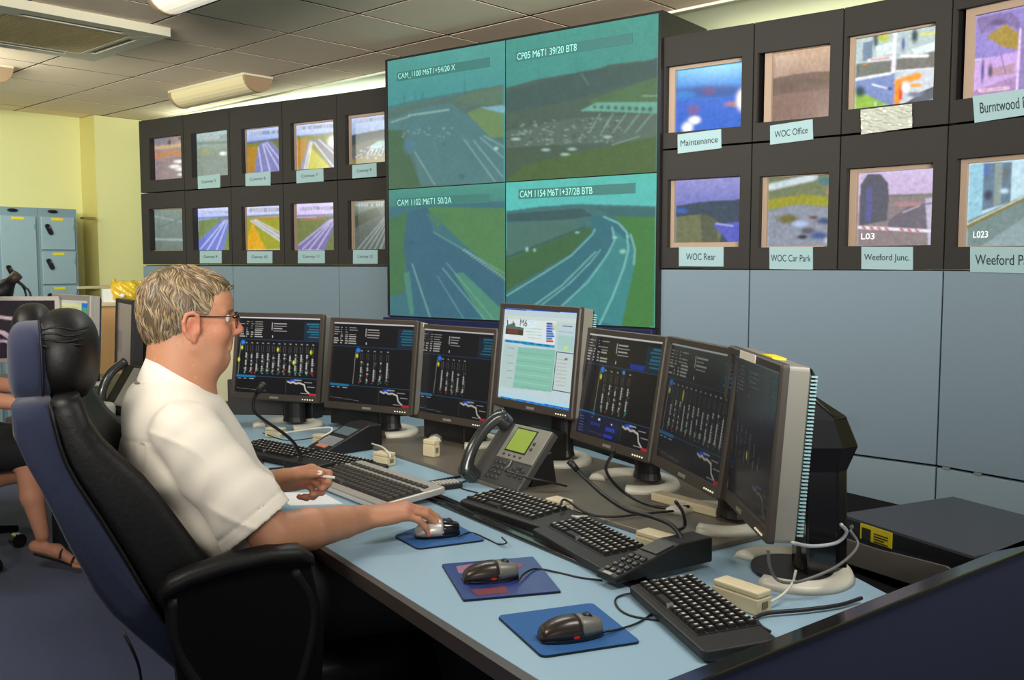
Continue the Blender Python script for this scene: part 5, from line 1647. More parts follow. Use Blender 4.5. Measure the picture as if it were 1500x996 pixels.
for sx in (.03, Lx - .05):
    for sy in (.03, Ly - .05):
        put('foot', MB().box((sx, sy, 0), (sx + .025, sy + .025, .013)), M_black, t)
put('power_button', MB().cyl((Lx * .13, -.007, hz - .02), (Lx * .13, -.003, hz - .02), .005), M_silver, t)
# ------------------------------------------------------------------ implicit-surface modeller for people and upholstery
class Field:
    def __init__(s, lo, hi, h):
        s.lo = np.array(lo, float); s.h = h
        s.n = np.ceil((np.array(hi) - s.lo) / h).astype(int) + 1
        s.f = np.full(s.n, 1.0, np.float32)
        s.rs = 1.0

    def sub(s, lo, hi, pad):
        a = np.clip(np.floor((np.array(lo) - pad - s.lo) / s.h).astype(int), 0, s.n - 1)
        b = np.clip(np.ceil((np.array(hi) + pad - s.lo) / s.h).astype(int) + 1, 1, s.n)
        if np.any(b <= a):
            return None
        ax = [s.lo[i] + s.h * np.arange(a[i], b[i]) for i in range(3)]
        X, Y, Z = np.meshgrid(*ax, indexing='ij', sparse=True)
        return tuple(slice(a[i], b[i]) for i in range(3)), X, Y, Z

    def _comb(s, sl, d, k, op):
        f = s.f[sl]
        if op == 'add':
            if k > 0:
                h = np.clip(.5 + .5 * (f - d) / k, 0, 1)
                s.f[sl] = f * (1 - h) + d * h - k * h * (1 - h)
            else:
                s.f[sl] = np.minimum(f, d)
        else:
            d = -d
            if k > 0:
                h = np.clip(.5 - .5 * (f - d) / k, 0, 1)
                s.f[sl] = f * (1 - h) + d * h + k * h * (1 - h)
            else:
                s.f[sl] = np.maximum(f, d)

    def cap(s, a, b, ra, rb=None, k=.01, op='add'):
        rb = ra if rb is None else rb
        ra, rb, k = ra * s.rs, rb * s.rs, k * s.rs
        a = np.array(a, float); b = np.array(b, float)
        m = max(ra, rb)
        r = s.sub(np.minimum(a, b) - m, np.maximum(a, b) + m, k + 3 * s.h)
        if r is None: return s
        sl, X, Y, Z = r
        d = b - a; L = d @ d + 1e-12
        t = np.clip(((X - a[0]) * d[0] + (Y - a[1]) * d[1] + (Z - a[2]) * d[2]) / L, 0, 1)
        q = np.sqrt((X - a[0] - t * d[0]) ** 2 + (Y - a[1] - t * d[1]) ** 2 + (Z - a[2] - t * d[2]) ** 2) - (ra + (rb - ra) * t)
        s._comb(sl, q.astype(np.float32), k, op)
        return s

    def ell(s, c, r, ax=None, k=.01, op='add', e=2.0):
        c = np.array(c, float); r = np.array(r, float) * s.rs
        k = k * s.rs
        A = np.eye(3) if ax is None else np.array(ax, float)   # rows = axes
        m = r.max()
        q = s.sub(c - m, c + m, k + 3 * s.h)
        if q is None: return s
        sl, X, Y, Z = q
        x, y, z = X - c[0], Y - c[1], Z - c[2]
        p = [(A[i, 0] * x + A[i, 1] * y + A[i, 2] * z) / r[i] for i in range(3)]
        if e == 2.0:
            k0 = np.sqrt(p[0] ** 2 + p[1] ** 2 + p[2] ** 2) + 1e-9
        else:
            k0 = (np.abs(p[0]) ** e + np.abs(p[1]) ** e + np.abs(p[2]) ** e) ** (1 / e) + 1e-9
        k1 = np.sqrt((p[0] / r[0]) ** 2 + (p[1] / r[1]) ** 2 + (p[2] / r[2]) ** 2) + 1e-9
        k2 = np.sqrt(p[0] ** 2 + p[1] ** 2 + p[2] ** 2) + 1e-9
        d = k2 * (k0 - 1) / k1
        s._comb(sl, d.astype(np.float32), k, op)
        return s

    def chain(s, pts, rs, k=.006, op='add'):
        for i in range(len(pts) - 1):
            s.cap(pts[i], pts[i + 1], rs[i], rs[i + 1], k, op)
        return s

    def plane(s, p, n):
        """keep the side n points away from"""
        ax = [s.lo[i] + s.h * np.arange(s.n[i]) for i in range(3)]
        X, Y, Z = np.meshgrid(*ax, indexing='ij', sparse=True)
        d = (X - p[0]) * n[0] + (Y - p[1]) * n[1] + (Z - p[2]) * n[2]
        s.f = np.maximum(s.f, d.astype(np.float32))
        return s

    def grid(s):
        ax = [s.lo[i] + s.h * np.arange(s.n[i]) for i in range(3)]
        return np.meshgrid(*ax, indexing='ij', sparse=True)

    def nets(s):
        f = s.f
        neg = f < 0
        nx, ny, nz = f.shape
        c = [(i, j, k) for i in (0, 1) for j in (0, 1) for k in (0, 1)]
        cnt = np.zeros((nx - 1, ny - 1, nz - 1), np.int8)
        for i, j, k in c:
            cnt += neg[i:nx - 1 + i, j:ny - 1 + j, k:nz - 1 + k]
        cell = np.argwhere((cnt > 0) & (cnt < 8))
        acc = np.zeros((len(cell), 3)); num = np.zeros(len(cell))
        for a in c:
            for b in c:
                if sum(b) - sum(a) == 1 and all(q >= p for p, q in zip(a, b)):
                    A = cell + np.array(a); B = cell + np.array(b)
                    fa = f[A[:, 0], A[:, 1], A[:, 2]]; fb = f[B[:, 0], B[:, 1], B[:, 2]]
                    m = (fa < 0) != (fb < 0)
                    t = np.where(m, fa / np.where(m, fa - fb, 1), 0)
                    acc += np.where(m[:, None], A + (B - A) * t[:, None], 0)
                    num += m
        V_ = s.lo + s.h * acc / num[:, None]
        idx = np.full((nx - 1, ny - 1, nz - 1), -1, np.int64)
        idx[cell[:, 0], cell[:, 1], cell[:, 2]] = np.arange(len(cell))
        faces = []
        for ax_ in range(3):
            sh = [nx, ny, nz]
            e0 = [slice(1, n_ - 1) for n_ in sh]; e1s = list(e0)
            e0[ax_] = slice(0, sh[ax_] - 1); e1s[ax_] = slice(1, sh[ax_])
            A = neg[tuple(e0)]; B = neg[tuple(e1s)]
            for flip, m in ((False, A & ~B), (True, ~A & B)):
                p = np.argwhere(m)
                if len(p) == 0: continue
                off = np.array([1, 1, 1]); off[ax_] = 0
                p = p + off
                u, v = [(1, 2), (2, 0), (0, 1)][ax_]
                du_ = np.zeros(3, int); du_[u] = 1
                dv_ = np.zeros(3, int); dv_[v] = 1
                q = [idx[tuple((p - du_ - dv_).T)], idx[tuple((p - dv_).T)], idx[tuple(p.T)], idx[tuple((p - du_).T)]]
                q = np.stack(q if not flip else q[::-1], 1)
                faces.append(q)
        F = np.concatenate(faces)
        F = F[(F >= 0).all(1)]
        return V_, F


def np_mesh(name, V_, F, smooth=True):
    me = bpy.data.meshes.new(name)
    me.vertices.add(len(V_)); me.vertices.foreach_set('co', V_.astype(np.float32).ravel())
    k = F.shape[1]
    me.loops.add(F.size); me.loops.foreach_set('vertex_index', F.astype(np.int32).ravel())
    me.polygons.add(len(F)); me.polygons.foreach_set('loop_start', (np.arange(len(F)) * k).astype(np.int32))
    me.update(calc_edges=True)
    if smooth: me.shade_smooth()
    return me


def relax(V_, F, it=2, w=.5):
    V_ = V_.copy()
    n = len(V_)
    for _ in range(it):
        acc = np.zeros_like(V_); num = np.zeros(n)
        for i in range(4):
            a, b = F[:, i], F[:, (i + 1) % 4]
            np.add.at(acc, a, V_[b]); np.add.at(num, a, 1)
            np.add.at(acc, b, V_[a]); np.add.at(num, b, 1)
        V_ = V_ * (1 - w) + w * acc / np.maximum(num, 1)[:, None]
    return V_


def color_attr(me, col):
    at = me.color_attributes.new('Col', 'FLOAT_COLOR', 'POINT')
    c = np.ones((len(me.vertices), 4), np.float32)
    c[:, :3] = col
    at.data.foreach_set('color', c.ravel())


def nrm(v):
    v = np.array(v, float)
    return v / np.linalg.norm(v)


# chair frame: near side plane, forward Fc, across Lc
PN = np.array([-.80, 1.78, 0])
TH = math.radians(22)
Fc = np.array([math.cos(TH), math.sin(TH), 0]); Lc = np.array([-math.sin(TH), math.cos(TH), 0]); Zc = np.array([0, 0, 1.0])


def CP(t, w, z):
    return PN + Fc * t + Lc * w + Zc * z


# ------------------------------------------------------------------ the seated man
def hand(fd, W, d, n, thumb, curls, spread=.10, scale=1.0, kk=.005, tcurl=(.3, .35), tdir=None):
    """W wrist, d fingers' direction, n back-of-hand normal, thumb = side of the thumb"""
    d = nrm(d); s_ = nrm(np.cross(n, d)); s_ = s_ * np.sign(s_ @ thumb); n = nrm(np.cross(d, s_)); n = n * np.sign(n @ np.array(n)) if False else n
    if n @ nrm(HN[0]) < 0: n = -n
    S_ = scale
    kn = []
    for i, (off, L) in enumerate(((.028, .088), (.0095, .092), (-.0095, .088), (-.027, .079))):
        k = W + d * L * S_ + s_ * off * S_ + n * (.004 if i in (1, 2) else 0)
        kn.append(k)
        fd.cap(W + s_ * off * .55 * S_ + d * .005, k, .015 * S_, .0118 * S_, .012)
    fd.ell(W + d * .045 * S_ - n * .004, (.048 * S_, .036 * S_, .0165 * S_), (d, s_, n), .012)
    segs = ((.043, .026, .021), (.047, .030, .022), (.044, .028, .021), (.034, .021, .019))
    rad = ((.0098, .0088, .0082, .0070), (.0100, .0090, .0083, .0071), (.0095, .0086, .0080, .0068), (.0085, .0076, .0070, .0060))
    tips = []
    for i in range(4):
        p = kn[i]; ang = 0; base = nrm(d + s_ * (1.5 - i) * spread * .55)
        for j in range(3):
            ang += curls[i][j]
            v = base * math.cos(ang) - n * math.sin(ang)
            q = p + v * segs[i][j] * S_
            fd.cap(p, q, rad[i][j] * S_, rad[i][j + 1] * S_, kk * .6 if j else kk * 1.6)
            if j < 2:
                fd.cap(q, q + n * .0005, rad[i][j + 1] * S_ * 1.04, None, .002)
            p = q
        tips.append((p, v, n))
    tb = W + d * .02 * S_ + s_ * .022 * S_ - n * .004
    td = nrm(tdir if tdir is not None else d * .75 + s_ * .6 - n * .25)
    m = tb + td * .045 * S_
    td2 = nrm(td + nrm(d) * tcurl[0] - s_ * tcurl[0] * .5)
    m2 = m + td2 * .034 * S_
    td3 = nrm(td2 + nrm(d) * tcurl[1] - s_ * tcurl[1] * .6)
    tp = m2 + td3 * .026 * S_
    fd.cap(tb, m, .0165 * S_, .0125 * S_, .012)
    fd.cap(m, m2, .0118 * S_, .0102 * S_, .004)
    fd.cap(m2, tp, .0102 * S_, .0082 * S_, .003)
    return tips, (tp, td3)


Sr = np.array([-.665, 1.915, 1.035]); El_r = np.array([-.488, 1.915, .812]); Wr = np.array([-.335, 2.135, .792])
Sl = CP(.14, .455, 1.04); El_l = np.array([-.80, 2.40, .80]); Wl = np.array([-.598, 2.36, .822])
Hc = np.array([-.7060, 2.10, 1.253])
HS = .93
HT = math.radians(17)
hF = np.array([math.cos(HT), math.sin(HT), 0]); hL = np.array([-math.sin(HT), math.cos(HT), 0])
pt = math.radians(-3)
hFf = hF * math.cos(pt) + Zc * math.sin(pt); hU = -hF * math.sin(pt) + Zc * math.cos(pt)
HX = np.array([hFf, hL, hU])


def HP_(x, y, z):
    return Hc + (hFf * x + hL * y + hU * z) * HS


B = Field((-1.15, 1.72, .40), (-.02, 2.62, 1.40), .004)
# torso
AX = np.array([Fc, Lc, Zc])
for (t, w, z, r) in ((.18, .26, .99, (.10, .165, .11)), (.20, .26, .90, (.125, .165, .12)), (.24, .26, .80, (.13, .17, .13)), (.33, .26, .66, (.14, .18, .11))):
    B.ell(CP(t, w, z), r, AX, .05)
B.cap(Sr + np.array([.01, .03, -.022]), Sl + np.array([0, -.03, -.022]), .044, .044, .03)
# arms
B.chain([Sr, (Sr + El_r) / 2, El_r], [.046, .048, .045], .006)
fm = El_r * .62 + Wr * .38 + np.array([.0, -.006, .002])
B.chain([El_r, fm, El_r * .25 + Wr * .75, Wr], [.045, .0450, .036, .0295], .006)
B.chain([Sl, El_l], [.058, .044], .02)
B.chain([El_l, El_l * .6 + Wl * .4, Wl], [.044, .042, .027], .02)
# hands
HN = [np.array([0, 0, 1.0])]
dr = nrm([.93, .31, .10])
C1 = [(.42, .34, .18), (.40, .36, .2), (.42, .42, .22), (.48, .5, .25)]
tips_r, th_r = hand(B, Wr, dr, np.array([-.05, -.12, 1.0]), np.array([-.3, 1, 0]), C1, spread=.14, scale=1.08)
nl = nrm([-.35, .62, .62])
HN[0] = nl
dl_ = nrm([.93, .30, .10])
C2 = [(.55, 1.25, .75), (.9, 1.35, .8), (1.15, 1.4, .8), (1.3, 1.4, .8)]
tips_l, th_l = hand(B, Wl, dl_, nl, np.array([.2, -.5, .8]), C2, spread=.05, scale=1.08, tdir=nrm([.80, -.42, .18]), tcurl=(.22, .15))
# neck
B.cap(HP_(-.03, 0, -.05), CP(.165, .262, 1.065), .060, .066, .03)
B.cap(HP_(.0, 0, -.075), CP(.195, .262, 1.08), .054, .060, .03)
# head
B.rs = HS
B.ell(HP_(-.014, 0, .028), (.098, .0775, .083), HX, .0)
B.ell(HP_(.030, 0, -.03), (.066, .064, .085), HX, .02)
B.ell(HP_(.052, 0, .035), (.042, .060, .048), HX, .02)
B.cap(HP_(.045, -.028, -.088), HP_(.045, .028, -.088), .030, None, .02)
B.cap(HP_(.072, -.010, -.094), HP_(.072, .010, -.094), .019, None, .014)          # chin
B.ell(HP_(.028, 0, -.112), (.055, .052, .036), HX, .025)                            # double chin
for sg in (-1, 1):
    B.cap(HP_(.018, sg * .056, -.066), HP_(.048, sg * .040, -.092), .020, .022, .018)   # jaw
    B.ell(HP_(.062, sg * .036, -.032), (.026, .025, .028), HX, .016)                # cheek
    B.cap(HP_(.082, sg * .012, .018), HP_(.072, sg * .045, .016), .0105, .009, .010)  # brow
    B.ell(HP_(.090, sg * .030, .000), (.013, .017, .011), HX, .008, 'sub')
B.chain([HP_(.084, 0, .014), HP_(.096, 0, -.006), HP_(.110, 0, -.028)], [.0085, .0085, .0115], .010)
for sg in (-1, 1):
    B.cap(HP_(.098, sg * .011, -.034), HP_(.102, sg * .009, -.034), .0085, None, .006)
B.cap(HP_(.083, -.010, -.052), HP_(.083, .010, -.052), .012, None, .012)
B.cap(HP_(.0905, -.014, -.0615), HP_(.0905, .014, -.0615), .0062, None, .005)
B.cap(HP_(.0885, -.013, -.0725), HP_(.0885, .013, -.0725), .0072, None, .005)
B.cap(HP_(.102, -.022, -.0668), HP_(.102, .022, -.0668), .0042, None, .003, 'sub')
# ears
for sg in (-1, 1):
    ec = lambda x, z, y=.083: HP_(x + .006, sg * y, z - .020)
    B.ell(ec(0, 0, .077), (.018, .009, .029), np.array([hFf * .97 + hU * .2, hL, hU * .97 - hFf * .2]), .006)
    B.chain([ec(.014, .012, .080), ec(.012, .026, .083), ec(0, .033, .086), ec(-.014, .028, .088), ec(-.020, .010, .089), ec(-.017, -.010, .087), ec(-.008, -.024, .084), ec(.004, -.031, .080)], [.0045, .0048, .005, .005, .005, .005, .006, .0075], .003)
    B.ell(ec(.003, .004, .087), (.010, .008, .017), np.array([hFf, hL, hU]), .003, 'sub')
    B.cap(ec(.014, -.004, .082), ec(.013, -.012, .082), .0048, None, .003)
B.rs = 1.0
V_, F_ = B.nets()
V_ = relax(V_, F_, 1, .4)
man = thing('person', 'grey-haired man in glasses and white short-sleeved shirt, seated with hand on mouse', 'person', tuple(CP(.36, .26, 0)))
oM = np.array(man.location)
# skin colour: redder ears, cheeks, nose, knuckles
col = np.tile(lin((188, 134, 102)), (len(V_), 1))


def tint(c, r, rgb, a):
    global col
    d = np.linalg.norm(V_ - np.array(c), axis=1) / r
    w = (np.exp(-d ** 2) * a)[:, None]
    col = col * (1 - w) + lin(rgb) * w


for sg in (-1, 1):
    tint(HP_(.006, sg * .088, -.016), .03, (196, 108, 86), .6)
    tint(HP_(.065, sg * .04, -.03), .03, (204, 122, 98), .5)
tint(HP_(.112, 0, -.03), .02, (214, 118, 100), .6)
tint(HP_(.092, 0, -.067), .014, (176, 96, 88), .8)
for tp in [t_[0] for t_ in tips_r + tips_l] + [th_r[0], th_l[0]]:
    tint(tp, .014, (222, 140, 122), .6)
for kx in (Wr + dr * .09, Wl + dl_ * .08):
    tint(kx, .03, (214, 134, 114), .5)
# grey stubbly shade on jaw, scalp under the hair
tint(HP_(.04, -.05, -.085), .035, (178, 138, 118), .4)
me = np_mesh('body', V_ - oM, F_)
color_attr(me, col)
M_skin = mat('skin', (206, 152, 122), .5, attr='Col', var=.12, vscale=45, bump=.25, bscale=220, sss=.12, spec=.35)
body = put('body', me, M_skin, man)
# legs are one dark pair of trousers with shoes
L_ = Field((-.95, 1.70, .02), (.55, 2.75, .82), .009)
hipR, hipL = CP(.38, .17, .60), CP(.38, .35, .60)
kR, kL = CP(.80, .14, .60), CP(.80, .40, .60)
aR, aL = CP(.86, .14, .14), CP(.92, .40, .14)
L_.ell(CP(.32, .26, .65), (.160, .20, .10), AX, .03)
L_.chain([hipR, kR, aR], [.095, .072, .05], .03).chain([hipL, kL, aL], [.095, .072, .05], .03)
Vt, Ft = L_.nets()
put('trousers', np_mesh('trousers', Vt - oM, Ft), mat('black_trousers', (20, 20, 24), .85, bump=.2), man)
for q in (aR, aL):
    g = MB().sup((0, 0, 0), (.13, .048, .045), .8, 20, 12, Matrix.Translation(Vector(q + Fc * .06 - Zc * .09 - oM)) @ Matrix.Rotation(TH, 4, 'Z'))
    put('shoe', g, M_leather, man, smooth=True)

# shirt
H_ = Field((-1.2, 1.68, .55), (-.35, 2.62, 1.24), .004)
for (t, w, z, r) in ((.175, .26, 1.00, (.118, .185, .12)), (.195, .26, .92, (.150, .19, .13)), (.235, .26, .82, (.155, .195, .14)), (.31, .26, .68, (.16, .20, .12))):
    H_.ell(CP(t, w, z), r, AX, .03)
H_.cap(Sr + np.array([.012, .03, -.010]), Sl + np.array([0, -.03, -.010]), .062, .062, .035)
H_.cap(CP(.145, .26, 1.06), CP(.17, .262, 1.10), .085, .068, .03)
H_.cap(Sr + nrm(Sl - Sr) * .05 - Zc * .005, CP(.16, .24, 1.085), .048, .052, .03)
H_.cap(CP(.135, .20, 1.050), CP(.135, .32, 1.050), .062, .062, .03)
H_.cap(CP(.140, .26, 1.06), CP(.155, .26, 1.09), .070, .066, .03)
ad = nrm(El_r - Sr)
cR = Sr + ad * .245 + np.array([-.004, 0, .008])
S2 = Field((-1.2, 1.68, .55), (-.35, 2.62, 1.24), .004)
S2.chain([Sr - Zc * .008, Sr + ad * .12 + np.array([-.004, 0, -.004]), cR + ad * .06 + np.array([-.010, 0, -.008])], [.062, .071, .083], .01)
adl = nrm(El_l - Sl)
H_.chain([Sl, Sl + adl * .22], [.062, .072], .03)
X, Y, Z = H_.grid()
# folds: long diagonal creases on the back and side, smaller ones on the sleeve
T_ = (X - PN[0]) * Fc[0] + (Y - PN[1]) * Fc[1]
Wd_ = (X - PN[0]) * Lc[0] + (Y - PN[1]) * Lc[1]
low = np.clip((1.08 - Z) / .2, 0, 1)


def fold(a, ph, amp, sharp=2):
    s_ = .5 + .5 * np.sin(a + ph)
    return amp * (s_ ** sharp)


wv = 12 * (Z - .8) + .6 * np.sin(9 * T_ + 3)
def crease(a, amp, sharp=5):
    """narrow ridge lines: soft cloth folds with rounded crests"""
    return amp * (1 - np.abs(np.sin(a))) ** sharp


bk = np.clip((.26 - T_) / .12, 0, 1)
def soft(a, amp, p_=2.0):
    return amp * (.5 + .5 * np.sin(a)) ** p_


lb = np.clip((.98 - Z) / .12, 0, 1)
f1 = -soft(46 * (Z * .75 + T_ * .66) + 1.5 * np.sin(12 * T_ + 2) + 1.1 * np.sin(17 * Z), .019, 2.5) * lb * bk
f2 = -soft(30 * (Z * .62 - T_ * .85) + 1.4 * np.sin(13 * Z + 4 * Wd_) + .8, .012, 2) * low
f3 = -soft(95 * (Z * .5 + T_ * .85) + 2.0 * np.sin(15 * Z), .007, 2) * lb * bk
f4 = -soft(17 * Z + 12 * T_ + 16 * Wd_, .007, 2)
H_.f = H_.f + (f1 + f2 + f3 + f4 + .007).astype(np.float32)
# back yoke seam and side pleat
sm = np.exp(-((Z - 1.005 - .1 * (T_ - .1)) / .003) ** 2) * .0025 * (T_ < .2)
pl_ = np.exp(-((Wd_ - .125 - .12 * (1.0 - Z)) / .006) ** 2) * .006 * (Z < 1.0) * (T_ < .22)
H_.f = H_.f + (sm + pl_ * 1.4).astype(np.float32)
# open cuffs, neck and hem
def soft(a, amp, p_=2.0):
    return amp * (.5 + .5 * np.sin(a)) ** p_


pc = cR + ad * .012
dpl = (X - pc[0]) * ad[0] + (Y - pc[1]) * ad[1] + (Z - pc[2]) * ad[2]
S2.f = S2.f + (-crease(22 * (Z * .9 + X * .75) + 14 * Y + .9 * np.sin(30 * Z), .011, 3) * .35 - soft(26 * Z - 40 * X + 20 * Y + 1.2, .005, 2) + .002).astype(np.float32)
S2.f = np.maximum(S2.f, dpl).astype(np.float32)
S2.f = (S2.f + np.exp(-((dpl + .028) / .0028) ** 2) * .0025).astype(np.float32)
S2.cap(cR - ad * .035 + np.array([-.007, 0, -.006]), cR + ad * .08 + np.array([-.010, 0, -.008]), .066, .076, .004, 'sub')
kk_ = .018
hh_ = np.clip(.5 + .5 * (H_.f - S2.f) / kk_, 0, 1)
H_.f = (H_.f * (1 - hh_) + S2.f * hh_ - kk_ * hh_ * (1 - hh_)).astype(np.float32)
H_.cap(CP(.17, .262, 1.12), CP(.235, .262, 1.21), .066, .074, .004, 'sub')
H_.cap(CP(.15, .262, 1.115), HP_(-.02, 0, -.06), .063, .064, .004, 'sub')
H_.plane(CP(.3, .26, .735), -Zc)
Vs, Fs = H_.nets()
Vs = relax(Vs, Fs, 1, .35)
M_shirt = mat('white_shirt_cotton', (220, 212, 197), .85, bump=.7, bscale=16, sheen=.15, var=.02, vscale=6)
shirt = put('shirt', np_mesh('shirt', Vs - oM, Fs), M_shirt, man)
# sleeve end band
# collar: standing band folded over
def ringpt(a, rf, rl, c, tilt):
    x, y = math.cos(a), math.sin(a)
    return c + Fc * (x * rf) + Lc * (y * rl) + Zc * (-x * tilt)
cc = CP(.186, .262, 1.108)
rings = []
for a in np.linspace(math.radians(22), math.radians(338), 60):
    fr = abs(a - math.pi) / math.radians(158)
    drop = .050 + .012 * fr ** 3
    tl = .044
    up = .016 * (1 - .3 * fr)
    i0 = ringpt(a, .070, .066, cc, tl)
    i1 = ringpt(a, .068, .064, cc + Zc * up, tl)
    i2 = ringpt(a, .0725, .0685, cc + Zc * (up + .002), tl)
    o1 = ringpt(a, .095, .094, cc + Zc * (up - drop), tl)
    o2 = ringpt(a, .092, .091, cc + Zc * (up - drop - .001), tl)
    i3 = ringpt(a, .073, .069, cc + Zc * (up - .008), tl)
    rings.append([tuple(p - oM) for p in (i0, i1, i2, o1, o2, i3)])
put('collar', MB().loft(rings), M_shirt, man, smooth=True)
co_ = bpy.data.objects['collar']; shade_flat_edges(co_, 60)

# hair: a fitted cap plus thousands of separate locks
G_ = Field(Hc - .16, Hc + .16, .004)
G_.rs = HS
G_.ell(HP_(-.020, 0, .034), (.103, .0845, .086), HX, .0)
G_.ell(HP_(-.050, 0, -.012), (.068, .073, .070), HX, .02)
G_.ell(HP_(.022, 0, .070), (.060, .062, .036), HX, .02)
X, Y, Z = G_.grid()
lx = ((X - Hc[0]) * hFf[0] + (Y - Hc[1]) * hFf[1] + (Z - Hc[2]) * hFf[2]) / HS
lz = ((X - Hc[0]) * hU[0] + (Y - Hc[1]) * hU[1] + (Z - Hc[2]) * hU[2]) / HS
# hair line: down behind the ear, over the ear, temple, forehead
hl = np.interp(lx.ravel(), [-.13, -.05, -.022, -.012, .020, .034, .048, .062, .075, .1], [-.088, -.080, -.055, .014, .016, .012, .034, .052, .066, .085]).reshape(lx.shape)
G_.f = np.maximum(G_.f, ((hl - lz) * .8)).astype(np.float32)
Vh, Fh = G_.nets()
Vh = relax(Vh, Fh, 2, .5)
rh = np.random.default_rng(5)


def loc(P):
    Q = (P - Hc) / HS
    return Q @ HX.T


def nrml(P):
    """outward normal of the hair volume from its field"""
    g = (P - G_.lo) / G_.h
    i = np.clip(g.astype(int), 1, np.array(G_.f.shape) - 2)
    f = G_.f
    n = np.stack([f[i[:, 0] + 1, i[:, 1], i[:, 2]] - f[i[:, 0] - 1, i[:, 1], i[:, 2]], f[i[:, 0], i[:, 1] + 1, i[:, 2]] - f[i[:, 0], i[:, 1] - 1, i[:, 2]], f[i[:, 0], i[:, 1], i[:, 2] + 1] - f[i[:, 0], i[:, 1], i[:, 2] - 1]], 1)
    return n / (np.linalg.norm(n, axis=1)[:, None] + 1e-9)


colh = np.tile(lin((84, 70, 52)), (len(Vh), 1))
NS = 9000
ids = rh.integers(0, len(Vh), NS)
P0 = Vh[ids]
lc = loc(P0)
keep = lc[:, 2] > np.interp(lc[:, 0], [-.13, -.05, -.022, -.012, .020, .034, .048, .062, .075, .1], [-.080, -.072, -.045, .02, .022, .02, .04, .057, .07, .09])
P0 = P0[keep]
n_ = len(P0)
crown = HP_(-.055, .01, .105)
Ll = rh.uniform(.018, .040, n_)
NSEG = 5
pts = [P0 - nrml(P0) * .003]
# clump waves so that locks run together
for k in range(NSEG):
    P = pts[-1]
    nn_ = nrml(P)
    l = loc(P)
    # flow: away from crown; forward on top, down at the sides and back
    away = P - crown
    fw = np.clip((l[:, 0] + .02) / .06, 0, 1)[:, None] * np.clip((l[:, 2] - .03) / .05, 0, 1)[:, None]
    d_ = nrm([1, 0, 0])[None] * 0 + away / (np.linalg.norm(away, axis=1)[:, None] + 1e-6)
    d_ = d_ * (1 - fw) + hFf * fw * .8 - hU * fw * .35 - hU * (1 - fw) * .9
    wv_ = np.sin(P @ np.array([61., 47., 83.]) * 1.6) * .55 + np.sin(P @ np.array([133., -97., 71.]) + 1.7) * .4
    side = np.cross(nn_, d_)
    d_ = d_ + side * wv_[:, None] * .8 + rh.normal(0, .12, P.shape)
    d_ = d_ - nn_ * (d_ * nn_).sum(1)[:, None]
    d_ /= np.linalg.norm(d_, axis=1)[:, None] + 1e-9
    lift = .20 if k == 0 else (.12 if k < 3 else -.05)
    curl = np.clip((-.03 - l[:, 2]) / .04, 0, 1)[:, None] * (.35 if k > 2 else 0)
    st = d_ + nn_ * (lift + curl + rh.normal(0, .05, (n_, 1)))
    pts.append(P + st * (Ll / NSEG)[:, None])
pts = np.array(pts)                                     # (seg+1, n, 3)
nn0 = nrml(P0)
wid = np.array([.9, 1.15, 1.1, .95, .7, .15]) * .0013
vv = []
for k in range(NSEG + 1):
    t_ = pts[min(k + 1, NSEG)] - pts[max(k - 1, 0)]
    t_ /= np.linalg.norm(t_, axis=1)[:, None] + 1e-9
    sd = np.cross(t_, nn0); sd /= np.linalg.norm(sd, axis=1)[:, None] + 1e-9
    up = np.cross(sd, t_)
    vv += [pts[k] - sd * wid[k], pts[k] + up * wid[k] * .9, pts[k] + sd * wid[k]]
vv = np.array(vv).transpose(1, 0, 2)                    # n, 3*(seg+1), 3
base_f = []
for k in range(NSEG):
    a = 3 * k
    base_f += [(a, a + 1, a + 4, a + 3), (a + 1, a + 2, a + 5, a + 4)]
base_f = np.array(base_f)
FF = (base_f[None] + (np.arange(n_) * 3 * (NSEG + 1))[:, None, None]).reshape(-1, 4)
pal = lin(np.array([(146, 120, 84), (176, 152, 112), (122, 110, 92), (100, 80, 56), (154, 146, 130), (80, 66, 50)]))
zz = loc(P0)
pr_top = np.array([.26, .18, .14, .22, .10, .10]); pr_side = np.array([.10, .14, .24, .10, .36, .06])
pick = np.array([rh.choice(6, p=pr_side if (q[0] > -.03 and q[2] < .05) else pr_top) for q in zz])
clump = .5 + .5 * np.sin(P0 @ np.array([170., 90., 130.])) * np.sin(P0 @ np.array([-80., 160., 60.]))
cst = pal[pick] * (.55 + .45 * clump)[:, None]
cst = np.repeat(cst, 3 * (NSEG + 1), 0)
Vall = np.concatenate([Vh, vv.reshape(-1, 3)]); Fall = np.concatenate([Fh, FF + len(Vh)])
me = np_mesh('hair', Vall - oM, Fall)
color_attr(me, np.concatenate([colh, cst]))
put('hair', me, mat('hair', (150, 130, 100), .5, attr='Col', spec=.35), man)
# eyebrows
g = MB()
for sg in (-1, 1):
    for k in range(46):
        y = sg * rh.uniform(.014, .046); z = .019 + rh.normal(0, .002) - .06 * (abs(y) - .03) ** 1 * .2
        x = .0935 - 5.5 * (abs(y) - .012) ** 2 * 1.6
        p = HP_(x, y, z); q = HP_(x + .002, y + sg * .006, z + .002)
        g.tube([Vector(p - oM), Vector(q - oM)], [.0007, .0003], 4)
put('eyebrows', g, mat('brow_hair', (140, 122, 100), .7), man)
for sg in (-1, 1):
    put('eye', MB().sup(tuple(HP_(.0755, sg * .030, .0) - oM), (.0118, .0118, .0118), 1, 16, 12), mat('eye_white', (226, 220, 212), .2), man, smooth=True)
    put('iris', MB().sup(tuple(HP_(.0835, sg * .030, -.001) - oM), (.0048, .0048, .0048), 1, 12, 8), mat('iris_blue_grey', (60, 72, 84), .15), man, smooth=True)
